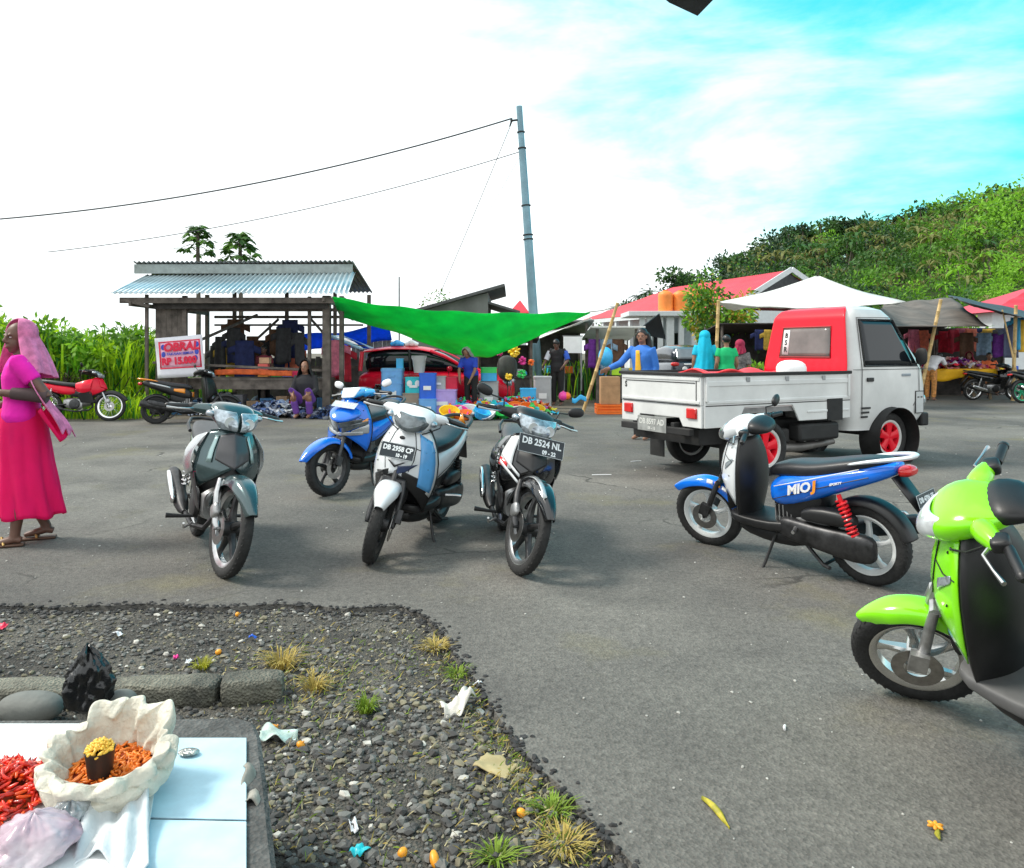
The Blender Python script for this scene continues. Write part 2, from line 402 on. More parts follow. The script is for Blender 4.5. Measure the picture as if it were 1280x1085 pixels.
    # engine, drive cover, exhaust, shock, stands
    hull([(-.06, .32, .05, .06, 3), (-.12, .31, .055, .085, 3), (-.3, .29, .055, .08, 3), (-.5, .27, .055, .095, 3), (-.66, .265, .055, .10, 3), (-.73, .265, .04, .07, 3)], y=.125).build('drive_cover', DKMET, root, sub=1)
    e = hull([(-.02, .33, .10, .08, 4), (-.2, .34, .12, .10, 4), (-.38, .33, .10, .10, 4)])
    for k in range(5): e.box((-.02 - .03 * k, 0, .36), (.008, .24, .2))
    e.build('engine', ALU, root)
    hull([(-.22, .42, .05, .03, 3), (-.3, .44, .06, .055, 3), (-.5, .44, .06, .06, 3), (-.62, .43, .04, .03, 3)], y=.12).build('air_filter', BLK, root, sub=1)
    MB().tube([(-.02, -.08, .24), (-.15, -.13, .2), (-.3, -.165, .24)], .018, 8).tube([(-.28, -.165, .24), (-.32, -.17, .25), (-.40, -.175, .28), (-.84, -.185, .39), (-.88, -.185, .40), (-.89, -.185, .402)], [.02, .045, .062, .062, .05, .02], 14).build('exhaust', DKMET, root)
    hull([(-.4, .33, .02, .045), (-.6, .375, .02, .05), (-.78, .42, .02, .04)], y=-.235).build('heat_shield', o.get('shield', STEEL), root, sub=1)
    sp = [(-.50 - .07 * (i / 96), .135 + .032 * math.cos(i * .42), .60 - .30 * (i / 96) + .032 * math.sin(i * .42) * .2) for i in range(97)]
    sp = []
    ax0, ax1 = Vector((-.50, .135, .60)), Vector((-.60, .135, .31)); dd = (ax1 - ax0).normalized(); uu = Vector((0, 1, 0)); vv = dd.cross(uu)
    for i in range(112):
        t = i / 111; a = t * 2 * math.pi * 9; sp.append(ax0 + (ax1 - ax0) * (.12 + .76 * t) + (uu * math.cos(a) + vv * math.sin(a)) * .03)
    MB().tube(sp, .008, 6).tube([ax0, ax1], .015, 8).build('shock_spring', o.get('spring', BLK), root)
    sd = MB().tube([(-.02, .12, .26), (.03, .2, .06), (.04, .235, .012)], .011, 7).box((.05, .245, .01), (.07, .045, .012))
    sd.build('side_stand', BLK, root)
    MB().tube([(-.22, .08, .2), (-.36, .12, .10), (-.42, .15, .10)], .013, 7).tube([(-.22, -.08, .2), (-.36, -.12, .10), (-.42, -.15, .10)], .013, 7).tube([(-.36, -.12, .10), (-.36, .12, .10)], .012, 7).build('centre_stand', DKMET, root)
    pg = MB().tube([(-.2, .17, .335), (-.24, .25, .34), (-.25, .285, .34)], [.014, .013, .012], 7); pg.build('footrest', STEEL, root)
    # handlebar head
    hc = o.get('head', front)
    big = o.get('headlamp_in_head', True)
    if big:
        H = hull([(.13, .955, .09, .03, 3), (.19, .97, .14, .055, 3), (.27, .972, .165, .072, 3), (.34, .955, .155, .078, 3), (.395, .93, .12, .062, 3), (.42, .915, .07, .035, 3)])
    else:
        H = hull([(.13, .965, .10, .03, 3), (.19, .985, .16, .045, 3), (.27, .985, .165, .05, 3), (.33, .96, .12, .04, 3), (.375, .93, .06, .02, 3)])
    hk = o.get('hk', 1)
    H.v = [(x, y * (.5 + .5 * hk), .955 + (z - .955) * hk) for x, y, z in H.v]
    for s in (-1, 1): H.tube([(.25, s * .10, .968), (.225, s * .17, .972), (.20, s * .225, .975), (.19, s * .25, .975)], [.05, .045, .03, .02], 10)
    st.append(H.build('handlebar_cowl', hc, root, sub=1))
    st.append(hull([(.06, .955, .08, .02), (.10, .975, .14 * hk, .045 * hk), (.17, .98, .15 * hk, .062 * hk), (.22, .975, .13 * hk, .05 * hk)]).build('dashboard', BLK, root, sub=1))
    if big:
        def lens(u, v):
            t = u * 2 - 1; z = .98 - .105 * v + .012 * abs(t); hwz = (.135 - .05 * v ** 2) * hk
            return (.398 + .062 * math.sin(min(1, v * 1.0) * 2.0) - .085 * abs(t) ** 2.2, hwz * t, z)
        st.append(MB().grid(lens, 14, 8).build('headlamp', o.get('lens', LENS), root, solid=.012, sub=1, off=1))
    else:
        for s in (-1, 1):
            st_ = MB().grid(lambda u, v: (lerp(SCT[0], SCT[1], .66 - .07 * v) - lerp(SCT[0], SCT[3], .66 - .07 * v) * (.06 + .86 * u) ** 2 + .012, s * lerp(SCT[0], SCT[2], .65) * (.06 + .86 * u), .66 + .07 * u - (.075 - .04 * u) * v), 8, 4).build('headlamp', LENSD, root, solid=.012, sub=1)
    st += grips(root, .20, .975)
    for s in (-1, 1):
        if o.get('indicators', True):
            if big: st.append(MB().ell((.335, s * .155, .952), (.045, .028, .022)).build('indicator', o.get('indm', LENS), root))
            else: MB().ell((.385, s * .165, .72), (.03, .03, .016)).build('indicator', ORGL, root)
    if o.get('mirrors'): st += mirrors(root, .18, .98, o['mirrors'], o.get('mirm'), dz=o.get('mdz', .17))
    # panel gaps, screws and cables
    def oa(t, z, off=.004): return (lerp(SCT[0], SCT[1], z) - lerp(SCT[0], SCT[3], z) * abs(t) ** 1.6 + off, lerp(SCT[0], SCT[2], z) * t, z)
    gp = MB()
    for s in (-1, 1):
        gp.tube([oa(s * q, z) for q, z in ((.42, .90), (.47, .84), (.50, .76), (.47, .68), (.36, .60))], .0028, 5)
        gp.tube([oa(s * q, z) for q, z in ((.50, .76), (.75, .735), (.97, .74))], .0028, 5)
        gp.tube([(-.02, s * .150, .50), (-.2, s * .171, .565), (-.45, s * .166, .655), (-.7, s * .132, .735)], .003, 5)
        for z in (.82, .62): gp.ell(oa(s * .8, z, .003), (.004, .006, .006), 8, 5)
        gp.ell((-.3, s * .172, .60), (.007, .004, .007), 8, 5)
    gp.build('panel_gap', BLK, root)
    if not big or not o.get('indicators', True):
        for s in (-1, 1): MB().grid(lambda u, v, s=s: oa(s * (.62 + .30 * u), .70 + .055 * u - (.05 - .02 * u) * v, .006), 6, 3).build('indicator', LENS if big else ORGL, root, solid=.006, sub=1)
    for s in (-1, 1): st.append(MB().tube([(.225, s * .20, .955), (.30, s * .20, .93), (.36, s * .12, .88), (.37, s * .04, .84)], .0045, 6).build('cable', BLK, root))
    MB().lathe([(.022, 0), (.022, .01), (.012, .012), (.001, .012)], (.255, .07, .80), 'x', 14).build('ignition_lock', STEEL, root)
    S = steer_mat(o.get('steer', 0))
    for q in st: q.matrix_local = S
    return root

UNT = ([.93, .84, .74, .64, .55, .46], [.39, .45, .515, .55, .55, .50], [.085, .15, .195, .21, .20, .15], [.05, .11, .18, .225, .235, .20])
def underbone(label, o):
    root = empty('motorcycle'); tag(root, label, 'motorcycle', o.get('group')); st = []
    r = o.get('r', .29); spm = o.get('spm'); P = o['paint']; P2 = o.get('paint2', P)
    st.append(wheel(root, 'front_wheel', .64, r, .072, o.get('rim', ALU), 5, disc=-1, wire=o.get('wire', False), spm=spm))
    wheel(root, 'rear_wheel', -.61, r, .082, o.get('rim', ALU), 5, disc=0, wire=o.get('wire', False), spm=spm)
    fk = MB()
    for s in (-1, 1): fk.tube([(.64, s * .085, r), (.615, s * .09, r + .03), (.535, s * .088, r + .20), (.49, s * .07, .57)], [.020, .025, .023, .016], 10)
    fk.tube([(.64, -.11, r), (.64, .11, r)], .012, 8).tube([(.49, 0, .57), (.30, 0, .96)], .02, 8)
    st.append(fk.build('fork', o.get('fork', STEEL), root))
    st.append(MB().ell((.60, -.105, r + .10), (.05, .02, .045), rot=Matrix.Rotation(-.5, 3, 'Y'), e=3).build('brake_caliper', o.get('caliper', ALU), root))
    st.append(fender(root, 'front_fender', .64, r, r + .04, 25, 165, lambda v: .03 + .045 * min(1, v / .3), o.get('fender', P), drop=.07, beak=.03))
    # front cover + leg shields
    sheet(root, 'front_cover', UNT, lambda t: .90 - .03 * abs(t), lambda t: .650 - .16 * abs(t), P, um=1., p=1.35)
    sheet(root, 'cover_panel', UNT, lambda t: .87 - .05 * abs(t), lambda t: .64 + .10 * abs(t), o.get('panel', BLK), um=.52, off=.022, p=1.35)
    sheet(root, 'lower_cover', UNT, lambda t: .655 - .16 * abs(t), lambda t: .58 - .14 * abs(t), BLK, um=.96, off=-.02, p=1.35)
    for s in (-1, 1):
        def fn(u, v, s=s):
            z = .86 - .10 * u - (.26 - .10 * u + .04 * math.sin(u * 3.1)) * v
            x0 = lerp(UNT[0], UNT[1], z) - lerp(UNT[0], UNT[3], z); y0 = lerp(UNT[0], UNT[2], z)
            return (x0 + .01 - .34 * u + .05 * v * u, s * (y0 + .030 * math.sin(min(u, .6) * 2.6) - .10 * max(0, u - .5) + .022 * math.sin(v * 3.14)), z)
        MB().grid(fn, 12, 10).build('leg_shield', o.get('shield', P2), root, solid=.006, sub=1, smooth=60)
        def fn2(u, v, s=s):
            z = .60 - .04 * u - (.25 - .06 * u) * v
            return (.335 - .29 * u + .06 * v, s * (.20 + .020 * math.sin(u * 2.8) - .05 * v - .03 * u), z)
        MB().grid(fn2, 8, 6).build('lower_leg_shield', BLK, root, solid=.006, sub=1, smooth=60)
    # spine, side covers, seat, tail
    hull([(.32, .74, .05, .10, 3), (.2, .62, .065, .09, 3), (.08, .56, .08, .09, 3), (-.08, .58, .09, .10, 3), (-.2, .62, .10, .10, 3)]).build('frame_cover', BLK, root, sub=1)
    hull([(.0, .60, .09, .05, 3), (-.1, .61, .125, .09, 3), (-.3, .63, .145, .10, 3), (-.5, .67, .135, .085, 3), (-.7, .735, .11, .06, 3), (-.88, .79, .07, .035, 3), (-.94, .80, .03, .015, 3)]).build('side_cover', P2, root, sub=1)
    hull([(.10, .69, .05, .02, 3), (.06, .715, .085, .04, 3), (-.08, .735, .125, .05, 3), (-.25, .74, .14, .05, 3), (-.42, .77, .14, .055, 3), (-.6, .80, .12, .045, 3), (-.76, .825, .085, .03, 3), (-.82, .83, .05, .012, 3)]).build('seat', SEATM, root, sub=1)
    MB().tube([(-.58, -.13, .78), (-.72, -.13, .82), (-.90, -.09, .85), (-.95, 0, .855), (-.90, .09, .85), (-.72, .13, .82), (-.58, .13, .78)], .013, 8).build('grab_rail', o.get('rail', DKMET), root)
    hull([(-.86, .77, .08, .035), (-.92, .765, .07, .03), (-.96, .76, .04, .02)]).build('tail_lamp', REDL, root, sub=1)
    fender(root, 'rear_fender', -.61, r, r + .045, 40, 168, lambda v: .065, BLK, drop=.05)
    MB().add([(-.82, -.075, .74), (-.82, .075, .74), (-1.02, .07, .46), (-1.02, -.07, .46)], [(0, 1, 2, 3)]).build('mudguard', BLK, root, solid=.01)
    # engine
    e = hull([(.12, .34, .09, .10, 3), (.0, .35, .12, .12, 3), (-.18, .36, .11, .11, 3), (-.26, .38, .08, .07, 3)])
    e.tube([(.1, 0, .36), (.27, 0, .40)], [.075, .07], 14)
    for k in range(6): e.lathe([(.085, -.004), (.085, .004)], (.13 + .025 * k, 0, .365 + .006 * k), 'x', 16)
    e.build('engine', ALU, root)
    for s in (-1, 1): MB().lathe([(.095, 0), (.09, .025), (.06, .032), (0.001, .034)] if s > 0 else [(.105, 0), (.10, -.025), (.07, -.035), (0.001, -.036)], (-.02 if s < 0 else -.12, s * .11, .34), 'y', 22).build('crankcase_cover', DKMET, root)
    MB().tube([(.26, -.03, .36), (.32, -.05, .30), (.26, -.09, .22), (.0, -.13, .19), (-.25, -.15, .24)], .017, 9).tube([(-.22, -.155, .235), (-.28, -.16, .25), (-.36, -.165, .28), (-.82, -.18, .42), (-.86, -.18, .432), (-.87, -.18, .435)], [.02, .04, .052, .055, .045, .02], 14).build('exhaust', DKMET, root)
    hull([(-.3, .295, .02, .04), (-.55, .36, .022, .052), (-.82, .44, .02, .045)], y=-.225).build('heat_shield', CHROME, root, sub=1)
    hull([(-.06, .33, .03, .05), (-.3, .31, .032, .045), (-.58, .29, .035, .055), (-.66, .29, .03, .04)], y=.11).build('chain_case', BLK, root, sub=1)
    MB().tube([(-.18, -.09, .34), (-.61, -.09, .29)], .02, 8).tube([(-.18, .075, .34), (-.61, .075, .29)], .02, 8).build('swing_arm', DKMET, root)
    for s in (-1, 1):
        ax0, ax1 = Vector((-.48, s * .125, .66)), Vector((-.58, s * .125, .32)); dd = (ax1 - ax0).normalized(); uu = Vector((0, 1, 0)); vv = dd.cross(uu)
        sp = [ax0 + (ax1 - ax0) * (.1 + .75 * i / 89) + (uu * math.cos(i / 89 * 50) + vv * math.sin(i / 89 * 50)) * .026 for i in range(90)]
        MB().tube(sp, .006, 6).tube([ax0, ax1], .013, 8).build('shock_spring', o.get('spring', CHROME), root)
    for s in (-1, 1):
        MB().tube([(.0, s * .1, .25), (.0, s * .2, .25), (.0, s * .30, .255)], [.01, .012, .018], 9).build('footrest', BLK, root)
    MB().tube([(-.04, .12, .24), (.01, .2, .06), (.02, .24, .012)], .011, 7).box((.03, .25, .01), (.07, .045, .012)).build('side_stand', BLK, root)
    MB().tube([(.08, -.14, .22), (.14, -.2, .2), (.2, -.21, .24)], .008, 7).build('brake_pedal', STEEL, root)
    # head
    Hd = hull([(.12, .965, .08, .03, 3), (.19, .985, .13, .055, 3), (.27, .985, .15, .07, 3), (.35, .955, .14, .075, 3), (.41, .92, .10, .055, 3), (.435, .905, .05, .028, 3)])
    for s in (-1, 1): Hd.tube([(.25, s * .09, .975), (.22, s * .16, .985), (.195, s * .225, .98), (.185, s * .245, .98)], [.05, .042, .028, .018], 10)
    st.append(Hd.build('handlebar_cowl', o.get('head', P), root, sub=1))
    st.append(hull([(.05, .965, .07, .02), (.09, .985, .12, .04), (.16, 1.0, .13, .055), (.21, .99, .11, .04)]).build('dashboard', BLK, root, sub=1))
    two = o.get('twin_lamp', False)
    for s in ((-1, 1) if two else (0,)):
        def lens(u, v, s=s):
            t = u * 2 - 1
            if s: t = s * (.08 + .92 * u)
            z = .985 - .115 * v + .01 * abs(t); hwz = .148 - .05 * v ** 2
            return (.40 + .062 * math.sin(v * 2.0) - .075 * abs(t) ** 2.2, hwz * t, z)
        hl_ = MB().grid(lens, 14, 8).build('headlamp', o.get('lens', LENS), root, solid=.012, sub=1, off=1); st.append(hl_)
        for s2 in ((s,) if s else (-1, 1)): MB().lathe([(.0, .0), (.026, .004), (.034, .012), (.037, .010)], (.442, s2 * .062, .925), 'x', 18).build('reflector', mat('reflector', (.62, .64, .66), .35, .5, coat=.5), hl_)
    for s in (-1, 1): st.append(MB().ell((.33, s * .158, .965), (.045, .028, .022)).build('indicator', o.get('indm', LENS), root))
    st += grips(root, .19, .985)
    if o.get('mirrors'): st += mirrors(root, .18, .99, o['mirrors'], arm=BLK, dz=.09, dy=.13)
    if o.get('plate_on_head'): st.append(plate(root, frame((.520, 0, .822), (0, 1, 0), (-.30, 0, 1)), o['plate_on_head'], .34, .125))
    S = steer_mat(o.get('steer', 0), .60, .29)
    for q in st: q.matrix_local = S @ q.matrix_local
    return root

# ---- the seven bikes of the front rows
bk = underbone('dark teal grey motorcycle with silver heat shield, front wheel turned, nearest the woman in pink',
    dict(paint=TEAL, paint2=TEAL, shield=SILV, panel=mat('satin_grey', (.06, .06, .065), .4, .3, coat=.2), fender=TEAL, head=TEAL, twin_lamp=True, steer=10, rim=STEEL, spm=DKMET, mirrors=()))
place(bk, g(281, 720), -60, 1.0, lean=6)
MB().tube([(.42, -.02, .80), (.52, -.015, .72), (.56, 0, .66)], .004, 5).build('panel_gap', BLK, bk)
for s in (-1, 1): MB().grid(lambda u, v, s=s: (lerp(UNT[0], UNT[1], .84 - .17 * v) - lerp(UNT[0], UNT[3], .84 - .17 * v) * (.56 + .12 * u + .04 * v) ** 1.35 + .010, s * lerp(UNT[0], UNT[2], .84 - .17 * v) * (.56 + .12 * u + .04 * v), .84 - .17 * v), 3, 6).build('light_edge', mat('pale_teal', (.32, .46, .46), .2, .4, coat=.8), bk, solid=.005)
for s in (-1, 1):
    decal(bk, 'side_stripe', [(-.12, s * .150, .66), (-.4, s * .152, .70), (-.42, s * .154, .665), (-.12, s * .150, .62)], SILV)

bk = scooter('white scooter with black number plate on its front apron', WHT, WHT, dict(head=WHT, fender=WHT, apron_low=BLK, steer=14, fa0=38, beak=.02, rim=DKMET, lens=LENSD, rail=BLK))
place(bk, g(466, 702), -104, .98, lean=9)
plate(bk, frame((.489, 0, .735), (0, 1, 0), (-.28, 0, 1)), [('DB 2958 CP', .047, 0, .016), ('10 - 19', .032, .035, -.028)], .255, .105)
WB = mat('blue_reflection', (.10, .36, .72), .25, coat=.6, var=.1)  # blue reflections on the white bodywork, put in as a colour patch
def on_apron(t, z, off=.006): return (lerp(SCT[0], SCT[1], z) - lerp(SCT[0], SCT[3], z) * abs(t) ** 1.6 + off, lerp(SCT[0], SCT[2], z) * t, z)
MB().add([on_apron(t, z, .012) for t, z in ((-.28, .665), (0, .625), (.28, .665), (.22, .665), (0, .642), (-.22, .665))], [(0, 1, 4, 5), (1, 2, 3, 4)]).build('chevron_emblem', BLK, bk, solid=.004)
MB().grid(lambda u, v: on_apron(.08 + .5 * u * (1 - v * .55), .655 - .055 * v - .02 * (1 - u), .007), 6, 6).build('dark_panel', mat('navy_panel', (.02, .035, .09), .25, coat=.5), bk, solid=.003)
MB().grid(lambda u, v: on_apron(.62 + .34 * u, .86 - .36 * v - .05 * u, .006), 4, 12).build('reflection_patch', WB, bk, solid=.003)
for k in range(3):
    MB().add([on_apron(t, z, .008) for t, z in ((-.72, .56 - k * .025), (-.38, .585 - k * .025), (-.38, .575 - k * .025), (-.72, .548 - k * .025))], [(0, 1, 2, 3)]).build('air_slot', BLK, bk, solid=.003)
MB().ell(on_apron(0, .825, .004), (.006, .022, .013)).build('badge', DKMET, bk)
MB().add([(.30, .345, 1.0), (.30, .395, .98), (.30, .36, 1.05)], [(0, 1, 2)]).build('mirror_stub', ORGL, bk, solid=.02)

bk = scooter('blue scooter with silver trim and pale plate, half hidden behind the white scooter', BLUE, BLUE, dict(head=BLUEC, fender=BLUE, steer=-22, headlamp_in_head=False, fa0=20, beak=.07, rim=DKMET, mirrors=(-1, 1), mirm=WHTD, mdz=.07, indicators=False))
place(bk, g(408, 619), -104, 1.0, lean=7)
plate(bk, frame((.465, 0, .868), (0, 1, 0), (-.8, 0, .45)), [('DB 3871 LF', .045, 0, .012), ('05 - 21', .028, .03, -.03)], .25, .10, PLATEW, WHTD)
for s in (-1, 1):
    MB().grid(lambda u, v, s=s: on_apron(s * (.40 + .55 * u), .62 - .05 * u - (.03 + .07 * u) * v + .13 * u, .010), 8, 4).build('silver_trim', SILV, bk, solid=.006, sub=1)
MB().grid(lambda u, v: on_apron((u * 2 - 1) * .8, .62 - .035 * v - .02 * (1 - abs(u * 2 - 1)), .018), 10, 3).build('chin_trim', SILV, bk, solid=.005, sub=1)
MB().grid(lambda u, v: (.32 + .07 * v - .03 * (u * 2 - 1) ** 2, .13 * (u * 2 - 1) * (1 - .3 * v), 1.03 - .10 * v), 8, 5).build('white_visor', WHT, bk, solid=.006, sub=1).matrix_local = steer_mat(-22)

NZ = MB().loft([[Vector((x, math.cos(a) * w_, z + math.sin(a) * h_)) for a in [2 * math.pi * k / 18 for k in range(18)]] for x, z, w_, h_ in ((.36, .80, .17, .075), (.44, .785, .165, .07), (.52, .755, .13, .05), (.57, .73, .08, .028), (.59, .72, .03, .012))]); NZ.build('nose_panel', BLUE, bk, sub=1)
MB().grid(lambda u, v: (.575 - .20 * abs(u * 2 - 1) ** 1.5 - .03 * v, .165 * (u * 2 - 1), .695 - .055 * v + .05 * abs(u * 2 - 1)), 14, 4).build('headlamp', LENSD, bk, solid=.01, sub=1)
bk = underbone('black motorcycle with white flashes and two mirrors, centre of the front row',
    dict(paint=BLKG, paint2=BLKG, shield=BLKG, panel=BLK, fender=BLKG, head=BLK, steer=16, rim=STEEL, spm=DKMET, mirrors=(-1, 1), lens=LENS, plate_on_head=[('DB 2524 NL', .062, 0, .018), ('09 - 22', .038, .06, -.038)], fork=DKMET))
place(bk, g(650, 716), -84, .96, lean=8)
def on_cover(t, z, off=.008): return (lerp(UNT[0], UNT[1], z) - lerp(UNT[0], UNT[3], z) * abs(t) ** 1.35 + off, lerp(UNT[0], UNT[2], z) * t, z)
MB().grid(lambda u, v: on_cover(-.62 - .36 * u, .865 - .23 * v - .02 * u + .03 * u * v, .009), 4, 8).build('white_flash', WHT, bk, solid=.004)
for k in range(2):
    MB().grid(lambda u, v, k=k: on_cover(-.98 + .62 * u, .735 - .05 * k - .12 * u - .022 * v, .016), 6, 2).build('white_stripe', WHT, bk, solid=.004)
MB().grid(lambda u, v: on_cover(-.99 + .25 * u, .70 - .02 * u - .05 * v, .012), 3, 2).build('red_flash', REDS, bk, solid=.006)
fl = MB().grid(lambda u, v: (.64 + .338 * math.cos(R(48 + 92 * v)), -.028 - .026 * u, .29 + .338 * math.sin(R(48 + 92 * v)) - .012 * u + .004), 3, 12).build('fender_flash', SILV, bk, solid=.004); fl.matrix_local = steer_mat(16, .60, .29)

bk = scooter('blue and white scooter with red shock spring, in front of the pickup', BLUE, WHT, dict(head=WHT, fender=BLUE, rim=mat('white_rim', (.66, .68, .68), .3, coat=.4), steer=14, spring=REDS, rail=WHT, indicators=False, hwk=.82, sbk=1.2, mirrors=(-1,), mdz=.08, beak=.05, fa0=42, fw=lambda v: .02 + .052 * min(1, v / .3), lens=LENSD,
    rear_plate=[('DB 4706 EF', .042, 0, .02), ('03 - 17', .03, .03, -.03)]))
place(bk, g(890, 681), 128, .92, lean=6)
for s in (1,):
    fr = frame((-.235, s * .1775, .605), (-1, 0, .30), (-.3, 0, 1))
    text('lettering', 'MIO', .085, WHTD, bk, fr, .002, sx=1.15, bold=.003, shear=.35)
    text('lettering', 'J', .085, ORGL, bk, frame((-.345, s * .176, .638), (-1, 0, .30), (-.3, 0, 1)), .002, sx=1.2, bold=.004, shear=.35)
    text('small_lettering', 'SPORTY', .02, WHTD, bk, frame((-.50, s * .170, .675), (-1, 0, .3), (-.3, 0, 1)), .002, sx=1.2, bold=.0008, shear=.3)
    MB().grid(lambda u, v: (-.05 - .6 * u, .166 + .010 * math.sin(u * 3.0) - .02 * u * u, .595 + .185 * u + .006 * v), 12, 1).build('white_pinstripe', WHTD, bk, solid=.004)
for k, (m_, a_) in enumerate(((WHTD, 100), (ORGL, 112), (WHTD, 124))):
    q = MB().grid(lambda u, v: (.64 + .300 * math.cos(R(a_ + 9 * v)), .066 + .018 * u, .262 + (.300 - .025 * u) * math.sin(R(a_ + 9 * v)) + .002), 2, 3).build('fender_decal', m_, bk, solid=.004); q.matrix_local = steer_mat(14)
MB().box((.275, .035, .60), (.02, .05, .05)).build('bag_hook', WHTD, bk, bev=.008)

bk = scooter('lime green scooter with large black leg shield at the right edge', LIME, LIME, dict(head=LIME, fender=LIME, rim=mat('polished_rim', (.62, .62, .60), .22, .9, var=.1), indicators=False, hwk=.84, sbk=1.22, steer=38, hk=.80, r=.25, beak=.0, fa0=50, fa1=150, fw=lambda v: .02 + .048 * min(1, v / .3), lens=mat('clear_lens', (.7, .74, .76), .1, .3, coat=1, var=.2, vs=20), floor=mat('grey_floor', (.10, .10, .10), .55, var=.2), fork=ALU))
place(bk, g(1162, 880), 113, .92, lean=15)

GR = 'bikes parked along the far side of the road'
bk = underbone('bright red motorcycle with wire wheels parked by the tall grass', dict(paint=RED, paint2=RED, shield=RED, panel=RED, fender=BLK, head=BLK, wire=True, rim=CHROME, steer=10, mirrors=(-1,), group=GR))
place(bk, g(137, 526), 3, .98, lean=6)
bk = scooter('black and orange scooter with its tail to the camera, in front of the sale banner', BLK, BLK, dict(head=BLK, fender=BLK, rim=DKMET, rail=ORNG, steer=8, shield=DKMET, mirrors=(1,), group=GR))
bk.matrix_world = Matrix.Translation(g(238, 528)) @ Matrix.Rotation(R(26), 4, 'Z') @ Matrix.Rotation(R(-6), 4, 'X')
for s in (-1, 1):
    MB().grid(lambda u, v, s=s: (-.10 - .20 * u, s * (.166 + .012 * math.sin(u * 2)), .56 + .05 * u + .09 * v * (1 - u * .5)), 6, 3).build('orange_panel', ORNG, bk, solid=.006)
    MB().grid(lambda u, v, s=s: (-.36 - .36 * u, s * (.178 - .035 * u), .66 + .10 * u + .035 * v), 6, 2).build('grey_stripe', SILV, bk, solid=.005)
MB().grid(lambda u, v: (-.02 + .10 * u, .12, .50 + .10 * v), 3, 3).build('orange_panel', ORNG, bk, solid=.006)
# ------------------------------------------------------------ pickup truck
TWH = mat('truck_white', (.66, .67, .66), .32, coat=.4, var=.14, vs=1.7, detail=9)
TRED = mat('truck_red', (.80, .004, .022), .35, coat=.15, spec=.3, var=.08, vs=3)
GLASS = mat('dark_glass', (.006, .009, .013), .06, coat=.25, var=0, spec=.35)
GLASSG = mat('grey_glass', (.16, .14, .13), .12, coat=.6, var=.25, vs=3)
CHAS = mat('chassis_black', (.015, .015, .015), .7, var=.4)
LETB = mat('black_letters', (.012, .012, .012), .5)
def car_wheel(root, x, y, r, wd, rimm, flange, s, hubm=None):
    rr = r * .66
    m = MB(); c = Vector((x, y, r)); yo = s * wd * .34
    m.lathe([(rr - .03, s * -.02), (rr - .005, yo), (rr - .03, yo), (rr - .05, s * .0)], c, 'y', 36, closed=True)
    m.lathe([(.06, s * -.02), (.065, yo * .75), (.045, yo * 1.0), (.001, yo * 1.02)], c, 'y', 20)
    for k in range(5):
        a = 2 * math.pi * k / 5 + .25; d = Vector((math.cos(a), 0, math.sin(a))); p = Vector((-math.sin(a), 0, math.cos(a))); secs = []
        for t, w_ in ((.05, .045), (.5, .04), (.92, .055)):
            q = c + d * (rr - .02) * t + Vector((0, yo * (.78 + .1 * t), 0)); th = Vector((0, s * .018, 0))
            secs.append([q + p * w_ - th, q + p * w_ + th * .4, q + p * w_ * .5 + th, q - p * w_ * .5 + th, q - p * w_ + th * .4, q - p * w_ - th])
        m.loft(secs)
    o = m.build('wheel', rimm, root)
    MB().lathe([(rr - .022, yo * .95), (rr - .01, yo * 1.16), (rr + .020, yo * 1.2), (rr + .024, yo * 1.1), (rr + .016, -yo), (rr - .012, -yo), (rr - .03, s * .0)], c, 'y', 40, closed=True).build('rim_flange', flange, o)
    prof = []
    for k in range(20):
        a = 2 * math.pi * k / 20
        prof.append(((rr + r) / 2 + .004 + ((r - rr) / 2) * sgnpow(math.cos(a), .6), wd / 2 * sgnpow(math.sin(a), .6)))
    MB().lathe(prof, c, 'y', 44, closed=True).build('tyre', RUB, o)
    MB().lathe([(.001, s * -.04), (rr - .02, s * -.04), (rr - .02, s * -.05)], c, 'y', 24).build('brake_drum', CHAS, o)
    return o
tr = empty('pickup_truck'); tag(tr, 'white pickup truck with red cab back wall and red wheels, parked behind the blue scooter', 'pickup truck')
CZ = [.42, .55, .70, .90, 1.10, 1.18, 1.72, 1.80, 1.84]
CXR = [1.30, 1.27, 1.26, 1.26, 1.26, 1.27, 1.34, 1.40, 1.52]
CXF = [2.56, 2.68, 2.71, 2.70, 2.65, 2.60, 2.13, 2.02, 1.88]
CW = [.655, .685, .695, .70, .70, .695, .605, .565, .46]
def cab_ring(z):
    a, b, w_ = lerp(CZ, CXR, z), lerp(CZ, CXF, z), lerp(CZ, CW, z); o = []
    for j in range(40):
        t = 2 * math.pi * (j + .5) / 40
        o.append(Vector(((a + b) / 2 + sgnpow(math.cos(t), .28) * (b - a) / 2, sgnpow(math.sin(t), .28) * w_, z)))
    return o
cab = MB().loft([cab_ring(z) for z in (.40, .42, .48, .55, .62, .70, .80, .90, 1.0, 1.10, 1.14, 1.18, 1.3, 1.45, 1.6, 1.72, 1.77, 1.80, 1.825, 1.84)]).build('cab', TWH, tr, smooth=50)
cs = []
for s in (-1, 1):
    cc = MB().lathe([(.36, -.16), (.36, .16)], (1.97, s * .66, .30), 'y', 40).build('c', CHAS, None, smooth=0); cs.append(cc)
    c2 = MB().box((1.97, s * .66, .2), (.72, .32, .3)).build('c', CHAS, None, smooth=0); cs.append(c2)
cut(cab, cs)
for s in (-1, 1): MB().lathe([(.355, -.155), (.355, .14), (.35, .14), (.35, -.15)], (1.97, s * .655, .30), 'y', 40, closed=True).build('arch_lining', CHAS, tr)
